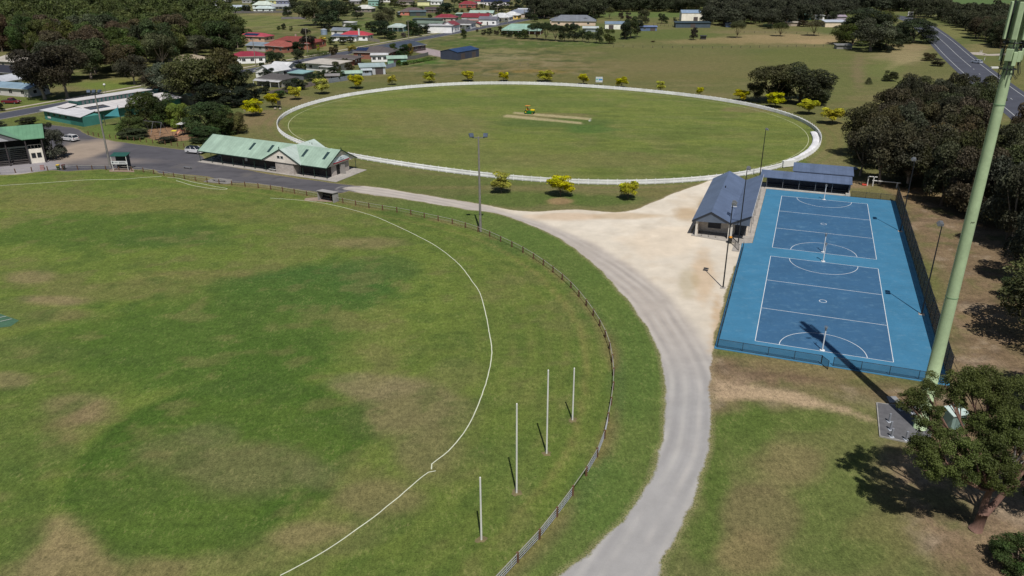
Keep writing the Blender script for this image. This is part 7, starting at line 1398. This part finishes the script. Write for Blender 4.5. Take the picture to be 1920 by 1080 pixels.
house(1571, 41, 11, 8, -2, 'gable', 3.4, 1.0, (176, 160, 172), (150, 140, 150), 'pinkish grey roofed shed behind the cream walled shed', cat='shed', wins=0)
house(1487, 49, 9, 5, -8, 'skil', 2.2, .4, (186, 176, 160), (160, 146, 130), 'low tan lean-to in the top right grove', cat='shed', wins=0)
house(1470, 12, 13, 8, 0, 'gable', 2.8, 1.6, (226, 222, 214), (206, 186, 166), 'pale house glimpsed at the top of the right grove')
house(1583, 92, 7.5, 4, -2, 'skil', 1.8, .4, (146, 146, 144), (120, 118, 116), 'weathered grey field shelter by the fence at the paddock edge', cat='shed', wins=0)
house(1319, 74, 2.8, 2, 0, 'skil', 1.8, .2, (60, 60, 60), (44, 42, 42), 'tiny dark shelter under the round tree in the paddock', cat='shed', wins=0)
# left edge
house(8, 128, 15, 9, -22, 'hip', 2.8, 1.9, (200, 190, 176), (150, 140, 130), 'house with beige roof at the left frame edge under the big gums')
house(2, 150, 18, 9, -22, 'gable', 2.8, 2.0, (58, 56, 66), (80, 74, 72), 'dark slate roofed house at the left frame edge', wins=4)
house(22, 180, 16, 8, -20, 'gable', 2.6, 1.2, (140, 170, 190), (176, 172, 168), 'low pale house with blue grey roof at the left frame edge near the red utility', wins=3)
house(-8, 166, 9, 7, -20, 'gabley', 2.6, 1.5, (206, 210, 220), (190, 190, 190), 'white gabled house cut by the left frame edge', wins=1)
house(353, 196, 4.5, 3.5, -22, 'gabley', 2.4, 1.0, (176, 208, 190), (120, 116, 100), 'small hut with pale green roof behind the playground trees', cat='hut', wins=0, name='hut')
house(289, 182, 5, 4, -30, 'skil', 2.6, .3, (48, 92, 104), (44, 84, 96), 'small dark teal hut behind the white roofs beside the trees', cat='hut', wins=0, name='hut')

# timber fences
def board_fence(pts, h, rgb, label, step=2.4, top=None):
    P = resample(np.array(gp(*pts)), step); o0 = P[0]; t = thing('timber_fence', label, 'fence', (*o0, 0), 0, 'timber paling fences'); m = M('wood', rgb, .85); b = MB()
    for p, q in zip(P[:-1], P[1:]):
        L = np.linalg.norm(q-p); d = (q-p)/L; n = max(2, int(L/.16))
        for k in range(n):
            c0 = p+d*(L*(k+.5)/n)-o0; dz = random.uniform(-.05, .05); b.bar((*c0, .02), (*c0, h+dz), .14, .02)
        b.bar((*(p-o0), h*.75), (*(q-o0), h*.75), .05, .09); b.bar((*(p-o0), h*.25), (*(q-o0), h*.25), .05, .09)
    b.build('palings', m, t)
    for p in P[:100]: b = MB(); b.box(p[0]-o0[0]-.06, p[0]-o0[0]+.06, p[1]-o0[1]-.06, p[1]-o0[1]+.06, 0, h+.1); b.build('post', m, t)
board_fence([(506, 180), (545, 171), (592, 160)], 1.6, (128, 118, 112), 'grey brown timber fence behind the left golden trees')
board_fence([(617, 156), (650, 151), (675, 146)], 1.6, (132, 140, 148), 'grey fence before the small pale green shed')
board_fence([(724, 129), (742, 124.5)], 1.6, (120, 130, 144), 'short blue grey fence right of the pale grey garage')
board_fence([(755, 114), (780, 110), (803, 104)], 1.5, (98, 100, 98), 'dark grey fence behind the bright green garden strip')
board_fence([(655, 73), (692, 76.5), (712, 80)], 1.6, (136, 130, 120), 'weathered paling fence before the bright red roofed cottage')
board_fence([(383, 24.5), (424, 24.5)], 1.7, (158, 78, 58), 'orange brown fence at the far edge of the field')
board_fence([(424, 24.8), (470, 25), (545, 23.5)], 1.7, (120, 116, 116), 'grey fence at the far edge of the field')
board_fence([(528, 36), (552, 35.5), (573, 36)], 1.5, (140, 134, 142), 'lilac grey fence below the dark trees at the field corner')
board_fence([(898, 50), (880, 52)], 1.1, (206, 200, 188), 'low pale fence beside the street before the crimson hall')
def post_wire(pts, step, label, h=1.1):
    P = resample(np.array(gp(*pts)), step); o0 = P[0]; t = thing('wire_fence', label, 'fence', (*o0, 0), 0, 'post and wire paddock fences')
    for p in P[:100]: b = MB(); b.box(p[0]-o0[0]-.09, p[0]-o0[0]+.09, p[1]-o0[1]-.09, p[1]-o0[1]+.09, 0, h); b.build('post', M('wood', (84, 78, 68), .9), t)
    b = MB()
    for zz in (.4, .75, 1.0):
        for p, q in zip(P[:-1], P[1:]): b.bar((*(p-o0), zz), (*(q-o0), zz), .012, .012)
    b.build('wire', STEEL, t)
post_wire([(1150, 89), (1340, 91), (1460, 89), (1560, 87)], 5, 'post and wire fence running across the paddock before the dry strip')
post_wire([(1395, 62), (1480, 63), (1555, 65)], 6, 'post and wire fence across the dry paddock behind the lone trees')
post_wire([(1225, 48), (1275, 51)], 3, 'short dark fence beside the long lean-to shed', 1.4)
b = MB(); 
t = thing('hay_feeder', 'small dark gate frame standing alone in the pale part of the paddock', 'gate', G(975, 124), R(-6)); b = MB()
for x in (0, 3.4): b.tube([(x, 0, 0), (x, 0, 1.3)], .07, 6)
b.bar((-3.5, 0, 1.2), (3.4, 0, 1.2), .05, .05); b.build('frame', M('paint', (110, 108, 104), .7), t)
print('TREES', NT[0], 'OBJECTS', len(COL.objects))
